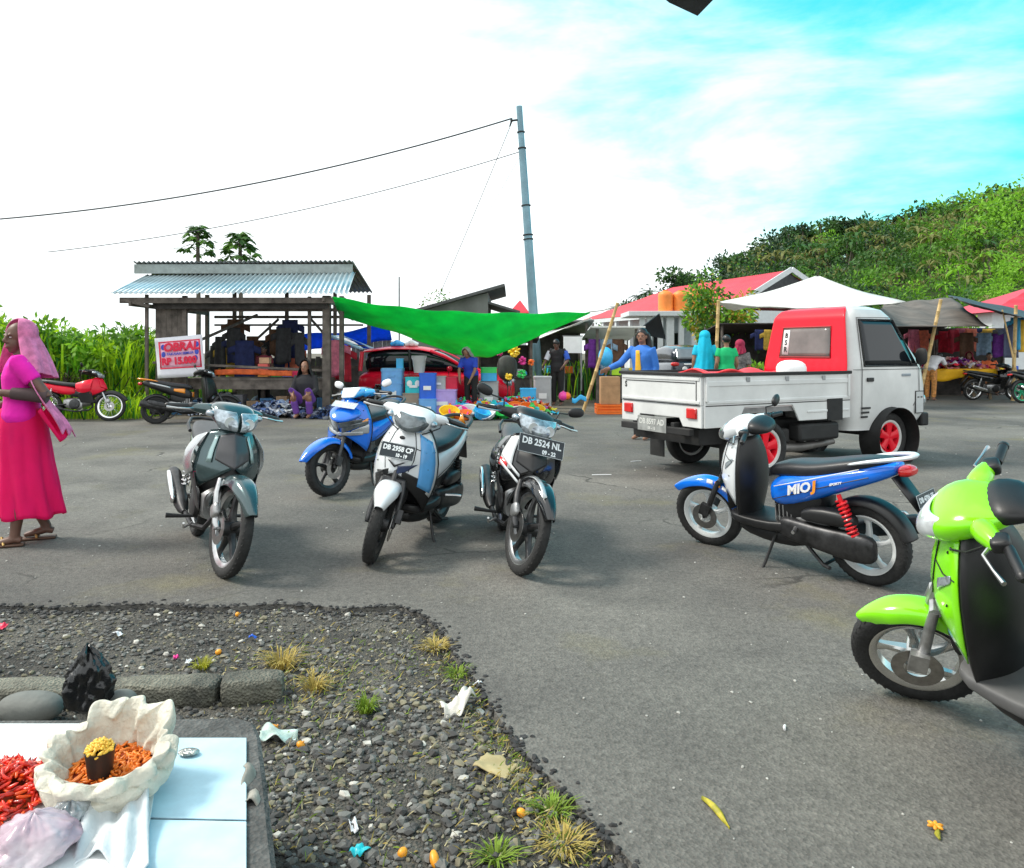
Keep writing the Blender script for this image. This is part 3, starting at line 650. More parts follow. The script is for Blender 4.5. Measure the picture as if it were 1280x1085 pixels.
# rear wall
def rearp(z, y, off): return (lerp(CZ, CXR, z) - off, y, z)
MB().grid(lambda u, v: rearp(.74 + 1.094 * v, (u * 2 - 1) * (lerp(CZ, CW, .74 + 1.094 * v) - .05), .006 + (.006 if v < .42 and int(u * 40) % 4 < 2 and .06 < u < .94 else 0)), 40, 36).build('rear_wall', TRED, tr, solid=.008, smooth=50, off=0)
rw = MB().grid(lambda u, v: rearp(1.24 + .36 * v, (u * 2 - 1) * (.40 - .03 * v), .016), 8, 6).build('rear_window', GLASSG, tr, solid=.004)
fr_ = [rearp(1.24, -.40, .016), rearp(1.24, .40, .016), rearp(1.60, .37, .016), rearp(1.60, -.37, .016)]
MB().tube(fr_ + [fr_[0], fr_[1]], .010, 6).build('window_seal', mat('seal', (.28, .02, .02), .6), rw)
st = MB().grid(lambda u, v: rearp(1.27 + .30 * v, .255 + .10 * u, .021), 2, 2).build('sticker', WHTD, rw, solid=.002)
for k in range(3):
    text('sticker_text', 'BSR'[k], .085, LETB, st, frame(rearp(1.50 - .085 * k, .305, .0235), (0, -1, 0), (.1, 0, 1)), .0006, bold=.004)
# side glass, door, details
def sidep(x, z, s, off): return (x, s * (lerp(CZ, CW, z) + off), z)
for s in (-1, 1):
    gl = MB().grid(lambda u, v: sidep(1.50 + u * (lerp([0, 1], [2.40, 2.07], v) - 1.50), 1.15 + .52 * v, s, .006), 10, 8).build('door_window', GLASS, tr, solid=.003)
    b = [sidep(1.485, 1.14, s, .006), sidep(2.42, 1.14, s, .006), sidep(2.08, 1.68, s, .006), sidep(1.485, 1.68, s, .006)]
    MB().tube(b + b[:2], .010, 6).build('window_seal', LETB, gl)
    seam = [sidep(1.46, .58, s, .001), sidep(1.45, 1.1, s, .001), sidep(1.46, 1.70, s, .001), sidep(2.08, 1.71, s, .001), sidep(2.46, 1.10, s, .001), sidep(2.47, .80, s, .001), sidep(2.36, .66, s, .001)]
    MB().tube(seam, .0045, 5).tube([sidep(1.3, 1.10, s, .001), sidep(2.6, 1.10, s, .001)], .004, 5).build('door_seam', mat('seam', (.12, .12, .12), .7), tr)
    MB().box(sidep(1.58, .985, s, .008), (.11, .02, .045)).build('door_handle', LETB, tr, bev=.006)
    MB().box(sidep(2.22, 1.03, s, .003), (.16, .012, .03)).build('badge', mat('badge_grey', (.3, .34, .38), .4, .5), tr, bev=.004)
    for k in range(3): MB().box(sidep(1.52 - .01 * k, .66 - .05 * k, s, .004), (.15 - .02 * k, .012, .022)).build('vent', LETB, tr, bev=.003)
    d = MB().box(sidep(2.47, .70, s, .006), (.155, .004, .27)).build('number_decal', LETB, tr, smooth=0)
    MB().box(sidep(2.47, .70, s, .0095), (.135, .003, .25)).build('decal_ground', mat('decal_grey', (.5, .52, .52), .4), d, smooth=0)
    text('decal_number', '99', .15, LETB, d, frame(sidep(2.47, .655, s, .0125), (s * -1, 0, 0), (0, 0, 1)), .0008, bold=.006, sx=.8)
    for k in (-1, 1): MB().box(sidep(2.47 + k * .03, .76, s, .0125), (.035, .002, .014)).build('decal_mark', LETB, d, smooth=0)
    mm = MB().tube([(2.30, s * .68, 1.15), (2.36, s * .76, 1.17), (2.37, s * .79, 1.2)], .01, 6).build('side_mirror', CHAS, tr)
    MB().ell((2.37, s * .80, 1.25), (.03, .075, .10), e=3).build('mirror_shell', CHAS, mm)
    MB().ell((2.60, s * .56, .72), (.10, .10, .075), e=3).build('headlight', LENS, tr)
MB().grid(lambda u, v: (lerp(CZ, CXF, 1.2 + .48 * v) + .006 - .09 * abs(u * 2 - 1) ** 5, (u * 2 - 1) * (lerp(CZ, CW, 1.2 + .48 * v) - .06), 1.2 + .48 * v), 14, 8).build('windscreen', GLASS, tr, solid=.004)
MB().loft([[Vector((x, y, z)) for y, z in ((-.64, .40), (.64, .40), (.64, .56), (-.64, .56))] for x in (2.60, 2.74)]).build('front_bumper', CHAS, tr, bev=.02)
# bed
MB().box((.19, 0, .70), (2.10, 1.36, .05)).box((1.20, 0, .88), (.04, 1.36, .36)).build('bed_floor', mat('bed_floor', (.25, .25, .25), .6, .3, var=.3), tr, smooth=0)
for s in (-1, 1):
    y0 = s * .70
    po = [(-.86, .545), (-.44, .545), (-.34, .74), (.34, .74), (.44, .565), (1.235, .565), (1.235, 1.06), (-.86, 1.06)]
    sg = MB().prism(po, y0 - .014, y0 + .014); sg.build('side_gate', TWH, tr, smooth=0, bev=.006)
    yo = s * .718
    MB().box((.19, yo, .985), (2.06, .012, .05)).box((.19, yo, .80), (2.06, .010, .03)).box((.88, yo, .66), (.66, .010, .025)).build('side_rib', TWH, tr, smooth=0, bev=.005)
    MB().box((.19, yo - s * .006, .765), (2.08, .008, .01)).build('gate_seam', LETB, tr, smooth=0)
    MB().box((.19, y0, 1.075), (2.12, .06, .035)).build('top_rail', CHAS, tr, smooth=0, bev=.008)
    for x in (-.3, .25, .8): MB().box((x, s * .722, 1.02), (.05, .014, .05)).build('rope_hook', mat('hook_grey', (.3, .31, .32), .5), tr, bev=.004)
    for x in (-.84, 1.20): MB().box((x, s * .725, .93), (.03, .02, .24)).build('gate_latch', TWH, tr, bev=.004)
MB().box((-.875, 0, .915), (.03, 1.38, .29)).build('tailgate', TWH, tr, smooth=0, bev=.008)
MB().box((-.893, 0, 1.03), (.012, 1.34, .03)).box((-.893, 0, .80), (.012, 1.34, .03)).build('tailgate_rib', TWH, tr, smooth=0, bev=.004)
MB().box((-.892, 0, .992), (.006, 1.2, .008)).box((-.892, -.62, .90), (.006, .008, .26)).box((-.892, 0, .772), (.006, 1.34, .008)).build('gate_seam', LETB, tr, smooth=0)
MB().box((-.875, 0, 1.075), (.06, 1.46, .035)).build('top_rail', CHAS, tr, smooth=0, bev=.008)
MB().prism([(-.69, .545), (-.40, .545), (-.34, .63), (.34, .63), (.40, .545), (.69, .545), (.69, .765), (-.69, .765)], -.885, -.86, 'yz').build('rear_panel', TWH, tr, smooth=0, bev=.006)
for s in (-1, 1): MB().box((-.89, s * .55, .685), (.03, .155, .105)).build('tail_lamp', REDL, tr, bev=.01)
for s in (-1, 1): MB().box((-.46, s * .60, .32), (.012, .26, .42)).build('mudflap', CHAS, tr, smooth=0)
MB().box((-.45, 0, .44), (.7, 1.1, .16)).build('underbody', CHAS, tr, smooth=0)
text('tailgate_mark', 'S', .085, LETB, tr, frame((-.8925, .60, .945), (0, -1, 0), (0, 0, 1)), .001, bold=.003)
MB().box((-.93, 0, .50), (.06, 1.2, .07)).box((-.90, -.3, .52), (.08, .06, .12)).box((-.90, .3, .52), (.08, .06, .12)).build('rear_bumper', CHAS, tr, smooth=0, bev=.008)
p = MB().box((-.965, .02, .545), (.006, .50, .16)).build('number_plate', mat('plate_old', (.30, .31, .30), .5, var=.3, vs=9), tr, smooth=0, bev=.002)
text('plate_text', 'DB 8597 AD', .082, mat('plate_old_text', (.62, .63, .6), .6), p, frame((-.969, .02, .565), (0, -1, 0), (0, 0, 1)), .0008, bold=.002)
text('plate_text', '08 - 18', .045, MATS['plate_old_text'], p, frame((-.969, .02, .498), (0, -1, 0), (0, 0, 1)), .0008, bold=.001)
MB().box((.8, -.36, .50), (3.3, .08, .12)).box((.8, .36, .50), (3.3, .08, .12)).box((0, 0, .30), (.14, 1.1, .14)).box((1.97, 0, .36), (.2, 1.0, .12)).box((.85, .1, .40), (.7, .5, .22)).box((-.55, 0, .48), (.06, .9, .1)).box((1.9, 0, .62), (1.2, 1.0, .3)).build('chassis', CHAS, tr, smooth=0, bev=.01)
MB().box((.78, -.60, .43), (.62, .18, .19)).box((.30, -.52, .40), (.2, .2, .16)).build('fuel_tank', CHAS, tr, bev=.03)
MB().tube([(1.2, -.5, .28), (.6, -.56, .26), (.2, -.55, .27), (-.2, -.4, .34)], [.03, .05, .05, .025], 10).build('exhaust', mat('old_exhaust', (.22, .21, .2), .55, .7, var=.3), tr)
MB().box((.98, -.72, .67), (.24, .012, .24)).build('filler_flap', CHAS, tr, bev=.004)
fl = mat('flange_white', (.6, .6, .58), .4, coat=.3)
for x in (0, 1.97):
    for s in (-1, 1): car_wheel(tr, x, s * .60, .295, .175, TRED, fl, s)
tr.matrix_world = Matrix.Translation((2.50, 9.0, 0)) @ Matrix.Rotation(R(29), 4, 'Z') @ Matrix.Diagonal((1.10, .98, 1.06, 1))
TM = tr.matrix_world
# ------------------------------------------------------------ ground and market
def custom_ground(name, lo, hi, stain=None, stain2=None, crack=False, speck=True, bump=.5, bs=70, rough=.9, big=.35):
    m = bpy.data.materials.new(name); m.use_nodes = True; t = m.node_tree; b = t.nodes['Principled BSDF']; l = t.links.new
    b.inputs['Roughness'].default_value = rough; b.inputs['Specular IOR Level'].default_value = .3
    tcn = t.nodes.new('ShaderNodeTexCoord')
    def noise(sc, det=5, rg=.6):
        n = t.nodes.new('ShaderNodeTexNoise'); n.inputs['Scale'].default_value = sc; n.inputs['Detail'].default_value = det; n.inputs['Roughness'].default_value = rg; l(tcn.outputs['Object'], n.inputs['Vector']); return n.outputs['Fac']
    def rampn(f, a, c, c0, c1):
        r = t.nodes.new('ShaderNodeValToRGB'); r.color_ramp.elements[0].position = a; r.color_ramp.elements[1].position = c
        r.color_ramp.elements[0].color = (*c0, 1); r.color_ramp.elements[1].color = (*c1, 1); l(f, r.inputs['Fac']); return r.outputs[0]
    def mixc(fac, a, c, mode='MIX'):
        n = t.nodes.new('ShaderNodeMix'); n.data_type = 'RGBA'; n.blend_type = mode
        for k, v in (('Factor', fac), ('A', a), ('B', c)):
            if isinstance(v, (int, float)): n.inputs[k].default_value = v
            elif isinstance(v, tuple): n.inputs[k].default_value = (*v, 1)
            else: l(v, n.inputs[k])
        return n.outputs['Result']
    col = rampn(noise(big, 6, .62), .34, .68, lo, hi)
    col = mixc(1.0, col, rampn(noise(28, 6, .7), .3, .7, (.72, .72, .72), (1.22, 1.22, 1.22)), 'MULTIPLY')
    if stain: col = mixc(rampn(noise(.8, 5, .65), .55, .72, (0, 0, 0), (.6, .6, .6)), col, stain)
    if stain2: col = mixc(rampn(noise(.33, 8, .7), .53, .66, (0, 0, 0), (.55, .55, .55)), col, stain2)
    v = t.nodes.new('ShaderNodeTexVoronoi'); v.inputs['Scale'].default_value = 95; l(tcn.outputs['Object'], v.inputs['Vector'])
    if crack:
        mx = t.nodes.new('ShaderNodeMapping'); dn_ = t.nodes.new('ShaderNodeTexNoise'); dn_.inputs['Scale'].default_value = 1.6; dn_.inputs['Detail'].default_value = 6
        l(tcn.outputs['Object'], dn_.inputs['Vector']); va = t.nodes.new('ShaderNodeVectorMath'); va.operation = 'MULTIPLY_ADD'; va.inputs[1].default_value = (.55, .55, .55)
        l(dn_.outputs['Color'], va.inputs[0]); l(tcn.outputs['Object'], va.inputs[2])
        vc = t.nodes.new('ShaderNodeTexVoronoi'); vc.feature = 'DISTANCE_TO_EDGE'; vc.inputs['Scale'].default_value = .55; l(va.outputs[0], vc.inputs['Vector'])
        cm = rampn(vc.outputs['Distance'], .003, .010, (1, 1, 1), (0, 0, 0)); gm = rampn(noise(.7, 3), .50, .62, (0, 0, 0), (.75, .75, .75))
        col = mixc(mixc(1.0, cm, gm, 'MULTIPLY'), col, (.03, .029, .028))
    if speck:
        sp = t.nodes.new('ShaderNodeValToRGB'); sp.color_ramp.elements[0].position = 0; sp.color_ramp.elements[1].position = .9
        l(v.outputs['Color'], sp.inputs['Fac']); sp.color_ramp.elements[0].color = (.78, .78, .78, 1); sp.color_ramp.elements[1].color = (1.26, 1.26, 1.24, 1)
        col = mixc(1.0, col, sp.outputs[0], 'MULTIPLY')
    l(col, b.inputs['Base Color'])
    bm = t.nodes.new('ShaderNodeBump'); bm.inputs['Strength'].default_value = bump; bm.inputs['Distance'].default_value = .012
    ad = t.nodes.new('ShaderNodeMath'); ad.operation = 'ADD'; l(noise(bs, 5, .7), ad.inputs[0]); l(v.outputs['Distance'], ad.inputs[1])
    l(ad.outputs[0], bm.inputs['Height']); l(bm.outputs[0], b.inputs['Normal'])
    MATS[name] = m
    return m
ASPH = custom_ground('asphalt', (.078, .075, .072), (.20, .19, .17), stain=(.17, .155, .085), stain2=(.05, .049, .048), crack=True, bump=.45)
DIRT = custom_ground('dirt', (.10, .088, .07), (.19, .165, .13), bump=.8, bs=25)
rnd = random.Random(5)
# asphalt sheet with a hole where the gravel lies; built from a fine edge so the rim crumbles
edge_px = [(-260, 762), (0, 757), (90, 759), (180, 754), (270, 759), (350, 755), (430, 760), (500, 757), (530, 768), (556, 792), (572, 822), (596, 850), (622, 890), (650, 935), (682, 965), (720, 1003), (752, 1040), (795, 1085), (860, 1180)]
edge = []
for i in range(len(edge_px) - 1):
    a, b = g(*edge_px[i]), g(*edge_px[i + 1]); k = max(2, int((b - a).length / .03))
    for j in range(k):
        p = a.lerp(b, j / k); q = .022 * mnoise.noise((p.x * 9, p.y * 9, 1)) + .010 * mnoise.noise((p.x * 40, p.y * 40, 2)); edge.append(p + Vector((q, -q, 0)))
YT, XR = 4.6, 1.2
ci = min(range(len(edge)), key=lambda i: (edge[i] - g(528, 768)).length)
rm_ = MB()
def strip(A_, B_):
    n = len(A_); rm_.add(A_ + B_, [(i, i + 1, n + i + 1, n + i) for i in range(n - 1)])
top_ = edge[:ci + 1]; dn_ = edge[ci:]
strip([Vector((-60, top_[0].y, 0))] + top_, [Vector((-60, YT, 0))] + [Vector((p.x, YT, 0)) for p in top_])
strip(dn_ + [Vector((dn_[-1].x, -6, 0))], [Vector((XR, p.y, 0)) for p in dn_] + [Vector((XR, -6, 0))])
pc = edge[ci]
rm_.add([pc, (XR, pc.y, 0), (XR, YT, 0), (pc.x, YT, 0)], [(0, 1, 2, 3)])
rm_.add([(-60, YT, 0), (XR, YT, 0), (XR, 260, 0), (-60, 260, 0)], [(0, 1, 2, 3)]).add([(XR, -6, 0), (60, -6, 0), (60, 260, 0), (XR, 260, 0)], [(0, 1, 2, 3)])
rim = [Vector((-60, edge[0].y, 0))] + edge + [Vector((edge[-1].x, -6, 0))]
rm_.add(rim + [p + Vector((.01 * mnoise.noise((p.x * 30, p.y * 30, 5)) - .012, -.012, -.2)) for p in rim], [(i, i + 1, len(rim) + i + 1, len(rim) + i) for i in range(len(rim) - 1)])
o = rm_.build('road', ASPH, smooth=0); tag(o, kind='structure')
o = MB().grid(lambda u, v: (-700 + 1400 * u, -40 + 900 * v, -.22), 4, 4).build('ground', DIRT); tag(o, kind='structure')
# far verge: packed dirt the stalls stand on
vp = [(-60, 15.4), (-9, 15.4), (-3.5, 15.9), (1.5, 17.0), (6, 19.5), (11, 22.6), (16, 24.6), (30, 34), (60, 46), (60, 250), (-60, 250)]
o = MB().add([(x, y, .004) for x, y in vp], [tuple(range(len(vp)))]).build('dirt_verge', DIRT, smooth=0); tag(o, kind='structure')

WOOD = mat('weathered_wood', (.13, .11, .095), .85, var=.45, vs=5, bump=.4, bs=30)
WOODL = mat('pale_wood', (.34, .26, .17), .7, var=.3, vs=6, bump=.3)
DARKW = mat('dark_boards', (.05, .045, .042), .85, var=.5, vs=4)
ZINC = mat('zinc_sheet', (.40, .50, .54), .38, .6, var=.25, vs=1.2)
ZINCD = mat('old_zinc', (.20, .21, .21), .6, .4, var=.35, vs=2)
BAMB = mat('bamboo', (.55, .38, .16), .5, var=.25, vs=8)
def corrugated(p00, p10, p01, p11, m, name, parent, waves=40, amp=.02, thick=.004):
    p00, p10, p01, p11 = map(Vector, (p00, p10, p01, p11)); nrm = (p10 - p00).cross(p01 - p00).normalized()
    return MB().grid(lambda u, v: p00.lerp(p10, u).lerp(p01.lerp(p11, u), v) + nrm * amp * math.sin(u * waves * 2 * math.pi), waves * 6, 2).build(name, m, parent, smooth=180, solid=thick, off=0)
# ---- market shed
sh = empty('market_shed', (-5.9, 16.6, 0)); sh.location = (0, 0, 0); tag(sh, 'wooden market shed with two tier corrugated zinc roof and bare posts', 'shed')
corrugated((-8.45, 16.0, 2.62), (-3.45, 16.0, 2.62), (-8.75, 18.2, 3.22), (-3.75, 18.2, 3.30), ZINC, 'roof', sh, 46, .022)
corrugated((-9.0, 18.05, 3.52), (-3.78, 18.05, 3.55), (-9.0, 20.6, 3.0), (-3.78, 20.6, 3.0), ZINCD, 'roof', sh, 46, .022)
MB().box((-6.4, 18.12, 3.36), (5.2, .04, .22)).build('ridge_board', mat('ridge_board', (.28, .32, .31), .6, var=.2), sh, smooth=0)
for x, y, w_, h_ in ((-7.88, 16.4, .06, 2.62), (-4.02, 16.5, .16, 2.6), (-3.72, 16.6, .09, 2.6), (-4.45, 16.7, .07, 2.6), (-7.1, 16.5, .09, 2.6), (-5.6, 18.9, .08, 3.0), (-6.9, 18.9, .08, 3.0), (-4.4, 18.9, .08, 3.0), (-8.1, 20.2, .09, 2.9), (-3.8, 20.2, .09, 2.9)):
    MB().box((x, y, h_ / 2), (w_, w_, h_)).build('post', WOOD, sh, smooth=0)
for a, b, s_ in (((-8.35, 16.2, 2.48), (-3.55, 16.2, 2.48), .12), ((-7.7, 16.6, 2.30), (-3.6, 16.6, 2.30), .07), ((-7.4, 18.9, 2.25), (-3.7, 18.9, 2.25), .07), ((-7.4, 18.9, 2.05), (-3.7, 18.9, 2.05), .05), ((-8.1, 16.1, 2.40), (-8.1, 20.2, 2.4), .09), ((-4.0, 16.1, 2.50), (-4.0, 20.2, 2.4), .09), ((-7.1, 16.55, 1.5), (-6.3, 18.8, 2.3), .06), ((-6.9, 18.9, 1.2), (-5.8, 18.9, 2.2), .06), ((-5.0, 18.9, 2.2), (-4.2, 18.9, 1.3), .06), ((-8.3, 16.15, 2.5), (-7.7, 16.15, 2.35), .06), ((-7.0, 18.8, 1.0), (-3.8, 18.8, 1.0), .07), ((-7.8, 16.5, 1.15), (-4.1, 16.5, .98), .05), ((-6.0, 18.85, 1.0), (-6.0, 18.85, 2.1), .05)):
    MB().bar(a, b, s_ * .6, s_).build('beam', WOOD, sh, smooth=0)
MB().box((-5.85, 16.35, 2.40), (3.75, .03, .18)).build('fascia', DARKW, sh, smooth=0)
wl = MB()
for k in range(5): wl.box((-7.70 + .12 * k, 16.55 + .004 * (k % 2), 1.5), (.115, .025, 1.75))
wl.build('side_wall', WOOD, sh, smooth=0)
wl = MB()
for k in range(26): wl.box((-7.0 + .122 * k, 19.3 + .006 * (k % 3), .62), (.116, .02, 1.24 + .05 * math.sin(k * 2.3)))
wl.build('back_wall', mat('grey_boards', (.17, .165, .16), .85, var=.4, vs=3), sh, smooth=0)
MB().box((-5.6, 17.2, .78), (3.2, 1.1, .05)).box((-5.6, 16.68, .66), (3.2, .03, .2)).build('counter', WOOD, sh, smooth=0)
for x in (-7.1, -5.6, -4.1): MB().box((x, 17.1, .38), (.08, .08, .76)).build('counter_leg', WOOD, sh, smooth=0)
# blue sheet and lean-to behind
o = MB().grid(lambda u, v: (-5.9 + 2.6 * u, 20.4 + .5 * v, 1.78 + .32 * u - .42 * v + .05 * math.sin(u * 9)), 16, 5).build('blue_tarpaulin', mat('blue_tarp', (.01, .2, .85), .45, var=.15, trl=.5), solid=.01)
tag(o, 'bright blue tarpaulin strung behind the wooden market shed', 'tarpaulin')
ln = empty('lean_to_stall'); tag(ln, 'grey lean-to stall of old boards behind the red car', 'stall')
corrugated((-4.6, 21.4, 2.3), (-1.6, 21.0, 1.65), (-4.6, 24.0, 2.5), (-1.6, 24.0, 2.0), ZINCD, 'roof', ln, 22)
wl = MB()
for k in range(24): wl.box((-4.5 + .125 * k, 21.6 + .005 * (k % 2), .95 - .012 * k), (.12, .02, 1.9 - .024 * k))
wl.build('wall', MATS['grey_boards'], ln, smooth=0)
# ---- sale banner
bn = empty('sale_banner'); tag(bn, 'white and pink sale banner hanging on the front of the wooden shed', 'banner')
D = 16.2
b0, b1, b2, b3 = at(193, 423, D), at(253, 418, D), at(256, 470, D), at(197, 473, D)
def bp(u, v, off=0): return b0.lerp(b1, u).lerp(b3.lerp(b2, u), v) + Vector((0, .02 * math.sin(u * 5 + v * 3) - off, 0))
MB().grid(lambda u, v: bp(u, v), 10, 10).build('cloth', mat('banner_white', (.74, .74, .8), .6, var=.05), bn, solid=.004)
MB().grid(lambda u, v: bp(.10 + .82 * u, .13 + .62 * v, .006), 8, 8).build('pink_field', mat('banner_pink', (.78, .42, .55), .6, var=.25, vs=5), bn, solid=.002)
for u0, u1, v0, v1 in ((.07, .95, .10, .13), (.07, .95, .75, .78), (.07, .10, .13, .75), (.92, .95, .13, .75)):
    MB().grid(lambda u, v: bp(u0 + (u1 - u0) * u, v0 + (v1 - v0) * v, .008), 6, 3).build('border', mat('banner_red', (.72, .015, .06), .6, var=.1), bn, solid=.002)
bx = (b1 - b0).normalized(); bu = (b0 - b3).normalized()
text('banner_text', 'OBRAL', .24, MATS['banner_red'], bn, frame(bp(.55, .26, .03), bx, bu), .003, sx=1.0, bold=.012, shear=.15)
text('banner_text', 'PAKAIAN SEMUA', .075, mat('banner_blue', (.05, .08, .5), .6), bn, frame(bp(.53, .42, .03), bx, bu), .003, bold=.002)
text('banner_text', 'RP 15.000', .20, MATS['banner_red'], bn, frame(bp(.50, .60, .03), bx, bu), .003, sx=.9, bold=.012)
for u, v in ((.16, .24), (.16, .42), (.88, .22), (.87, .40), (.84, .55)):
    q = bp(u, v, .012); MB().ell(q, (.045, .004, .06)).build('printed_mark', MATS['banner_blue'], bn)
# ---- clothes heaps
def heap(name, label, cat, c, rx, ry, h, cols, seed, n=60, kind='stuff'):
    r_ = random.Random(seed); m = MB(); ms = []
    for k, cc in enumerate(cols): ms.append(mat('cloth_%s_%d' % (name, k), cc, .8, var=.3, vs=9))
    for i in range(n):
        m.m = r_.randrange(len(cols)); a = r_.random() * 6.283; q = math.sqrt(r_.random()); z = h * (1 - q * q) * r_.uniform(.5, 1)
        p = Vector((c[0] + rx * q * math.cos(a), c[1] + ry * q * math.sin(a), z + .03)); sx, sy, an, ph = r_.uniform(.10, .24), r_.uniform(.08, .16), r_.random() * 6.28, r_.random() * 9
        def fn(u, v):
            x, y = (u - .5) * 2 * sx, (v - .5) * 2 * sy
            return p + Vector((x * math.cos(an) - y * math.sin(an), x * math.sin(an) + y * math.cos(an), .05 * math.sin(u * 7 + ph) * math.cos(v * 6 + ph) + .03 * math.cos(ph + u * 13)))
        m.grid(fn, 7, 5)
    o = m.build(name, ms, smooth=180, fix=False); tag(o, label, cat, kind=kind); return o
heap('clothes_heap', 'heap of blue and white patterned clothes on the ground before the shed', 'clothes', (-5.05, 16.3), .95, .5, .28, [(.5, .56, .68), (.08, .14, .34), (.7, .72, .75), (.03, .04, .08), (.22, .3, .45)], 3, 110)
heap('clothes_heap', 'heap of dark red and white clothes by the shed post', 'clothes', (-3.75, 16.0), .5, .35, .2, [(.28, .05, .07), (.6, .6, .62), (.1, .1, .2), (.35, .2, .22)], 4, 60)
heap('clothes_heap', 'low heap of dark clothes and plastic sheet beside the orange scooter', 'clothes', (-6.4, 16.9), .7, .4, .45, [(.06, .06, .07), (.12, .13, .15), (.3, .3, .32), (.05, .08, .16)], 6, 60)
o = MB().grid(lambda u, v: (-6.5 + 1.7 * u, 16.62 - .02 * math.sin(u * 20), .99 - .12 * v + .02 * math.sin(u * 5)), 20, 3).build('orange_cloth', mat('orange_cloth', (.85, .14, .03), .6, var=.3, vs=7), solid=.01); tag(o, 'orange red cloth strip hanging along the shed counter rail', 'cloth')
PK = 'packets stacked on the shed counter'
for i, (x, z, cc) in enumerate(((-5.55, .82, (.75, .3, .05)), (-5.55, .98, (.7, .12, .1)), (-5.52, 1.12, (.6, .35, .2)), (-5.0, .82, (.05, .2, .6)), (-4.8, .82, (.75, .03, .12)), (-5.25, .82, (.03, .3, .06)))):
    o = MB().box((x, 17.0, z + .07), (.22, .16, .13)).box((x, 16.917, z + .07), (.14, .004, .07)).build('packet', mat('packet_%d' % i, cc, .5, var=.2), smooth=0, bev=.02)
    tag(o, ['orange packet at the bottom of the counter stack', 'red packet in the middle of the counter stack', 'brown packet on top of the counter stack', 'blue packet on the shed counter', 'crimson packet at the end of the shed counter', 'green packet between the stack and the blue packet'][i], 'packet', PK)
# ---- red hatchback with its tailgate up
ca = empty('red_car'); tag(ca, 'red hatchback with its rear door lifted, behind the plastic goods', 'car')
zs = [.22, .34, .50, .66, .80, .90]
def car_sec(x, zt, zb, w_, e=4): return [Vector((x, sgnpow(math.cos(2 * math.pi * (j + .5) / 28), 2 / e) * w_, (zt + zb) / 2 + sgnpow(math.sin(2 * math.pi * (j + .5) / 28), 2 / e) * (zt - zb) / 2)) for j in range(28)]
body = MB().loft([car_sec(*q) for q in ((-1.80, .80, .32, .66), (-1.74, .90, .26, .76), (-1.4, .94, .22, .81), (-.4, .95, .2, .83), (.5, .94, .2, .83), (.95, .92, .2, .82), (1.5, .82, .2, .80), (1.80, .70, .24, .74), (1.92, .60, .3, .60))]).build('body', RED, ca, sub=1)
cs = [MB().lathe([(.34, -.3), (.34, .3)], (x, s * .8, .29), 'y', 30).build('c', RED) for x in (-1.15, 1.2) for s in (-1, 1)]
cut(body, cs)
cabin = MB().loft([car_sec(*q, e=3.2) for q in ((-1.70, 1.36, .86, .58), (-1.5, 1.45, .86, .64), (-.8, 1.50, .86, .67), (-.2, 1.49, .86, .67), (.25, 1.36, .86, .66), (.62, 1.14, .86, .68), (1.0, .92, .86, .70))]).build('glasshouse', GLASS, ca, sub=1)
rf = MB().grid(lambda u, v: (lerp([0, .3, .6, .75, .88, 1], [-1.74, -1.0, -.3, .15, .58, .98], u), (v * 2 - 1) * lerp([0, .6, 1], [.58, .645, .69], u), lerp([0, .3, .6, .75, .88, 1], [1.42, 1.515, 1.51, 1.395, 1.17, .94], u) - .09 * abs(v * 2 - 1) ** 4), 20, 12)
# roof skin only above the windscreen, pillars as tubes
rf = MB().grid(lambda u, v: (-1.72 + 1.75 * u, (v * 2 - 1) * (.60 + .04 * u), lerp([0, .4, .8, 1], [1.43, 1.515, 1.50, 1.43], u) - .07 * abs(v * 2 - 1) ** 3), 14, 12).build('roof', RED, ca, solid=.03, sub=1)
for s in (-1, 1):
    MB().tube([(-.05, s * .645, 1.40), (.3, s * .665, 1.27), (.65, s * .69, 1.08), (1.0, s * .72, .90)], .038, 8).build('pillar', RED, ca)
    MB().tube([(-.55, s * .68, 1.42), (-.5, s * .78, .95)], .03, 6).build('pillar', LETB, ca)
    MB().tube([(-1.70, s * .64, 1.38), (-1.72, s * .72, .92)], .05, 8).build('pillar', RED, ca)
    MB().ell((.45, s * .86, .98), (.06, .09, .06), e=3).build('side_mirror', RED, ca)
    MB().ell((1.78, s * .58, .64), (.12, .12, .08), e=3).build('headlight', LENS, ca)
    MB().box((-.15, s * .832, .80), (.16, .02, .03)).build('door_handle', RED, ca, bev=.006)
    MB().tube([(.42, s * .825, .92), (.44, s * .835, .5), (.36, s * .825, .25)], .006, 5).tube([(-.52, s * .825, .92), (-.52, s * .835, .4)], .006, 5).build('door_seam', LETB, ca)
    for x in (-1.15, 1.2): car_wheel(ca, x, s * .72, .29, .18, ALU, ALU, s)
hg = MB().grid(lambda u, v: (-1.74 - .75 * v, (u * 2 - 1) * .58, 1.44 + .30 * v + .05 * math.sin(v * 3) - .04 * abs(u * 2 - 1) ** 3), 8, 8).build('rear_door', GLASS, ca, solid=.04, sub=1)
MB().tube([(-2.49, -.56, 1.74), (-2.49, .56, 1.74)], .05, 8).tube([(-1.74, -.6, 1.45), (-2.49, -.58, 1.75)], .035, 8).tube([(-1.74, .6, 1.45), (-2.49, .58, 1.75)], .035, 8).build('door_frame', mat('reflection_blue', (.35, .5, .65), .3, coat=.5), hg)  # blue reflection on the raised hatch painted into the frame colour
ca.matrix_world = Matrix.Translation((-1.85, 18.7, .004)) @ Matrix.Rotation(R(-4), 4, 'Z')
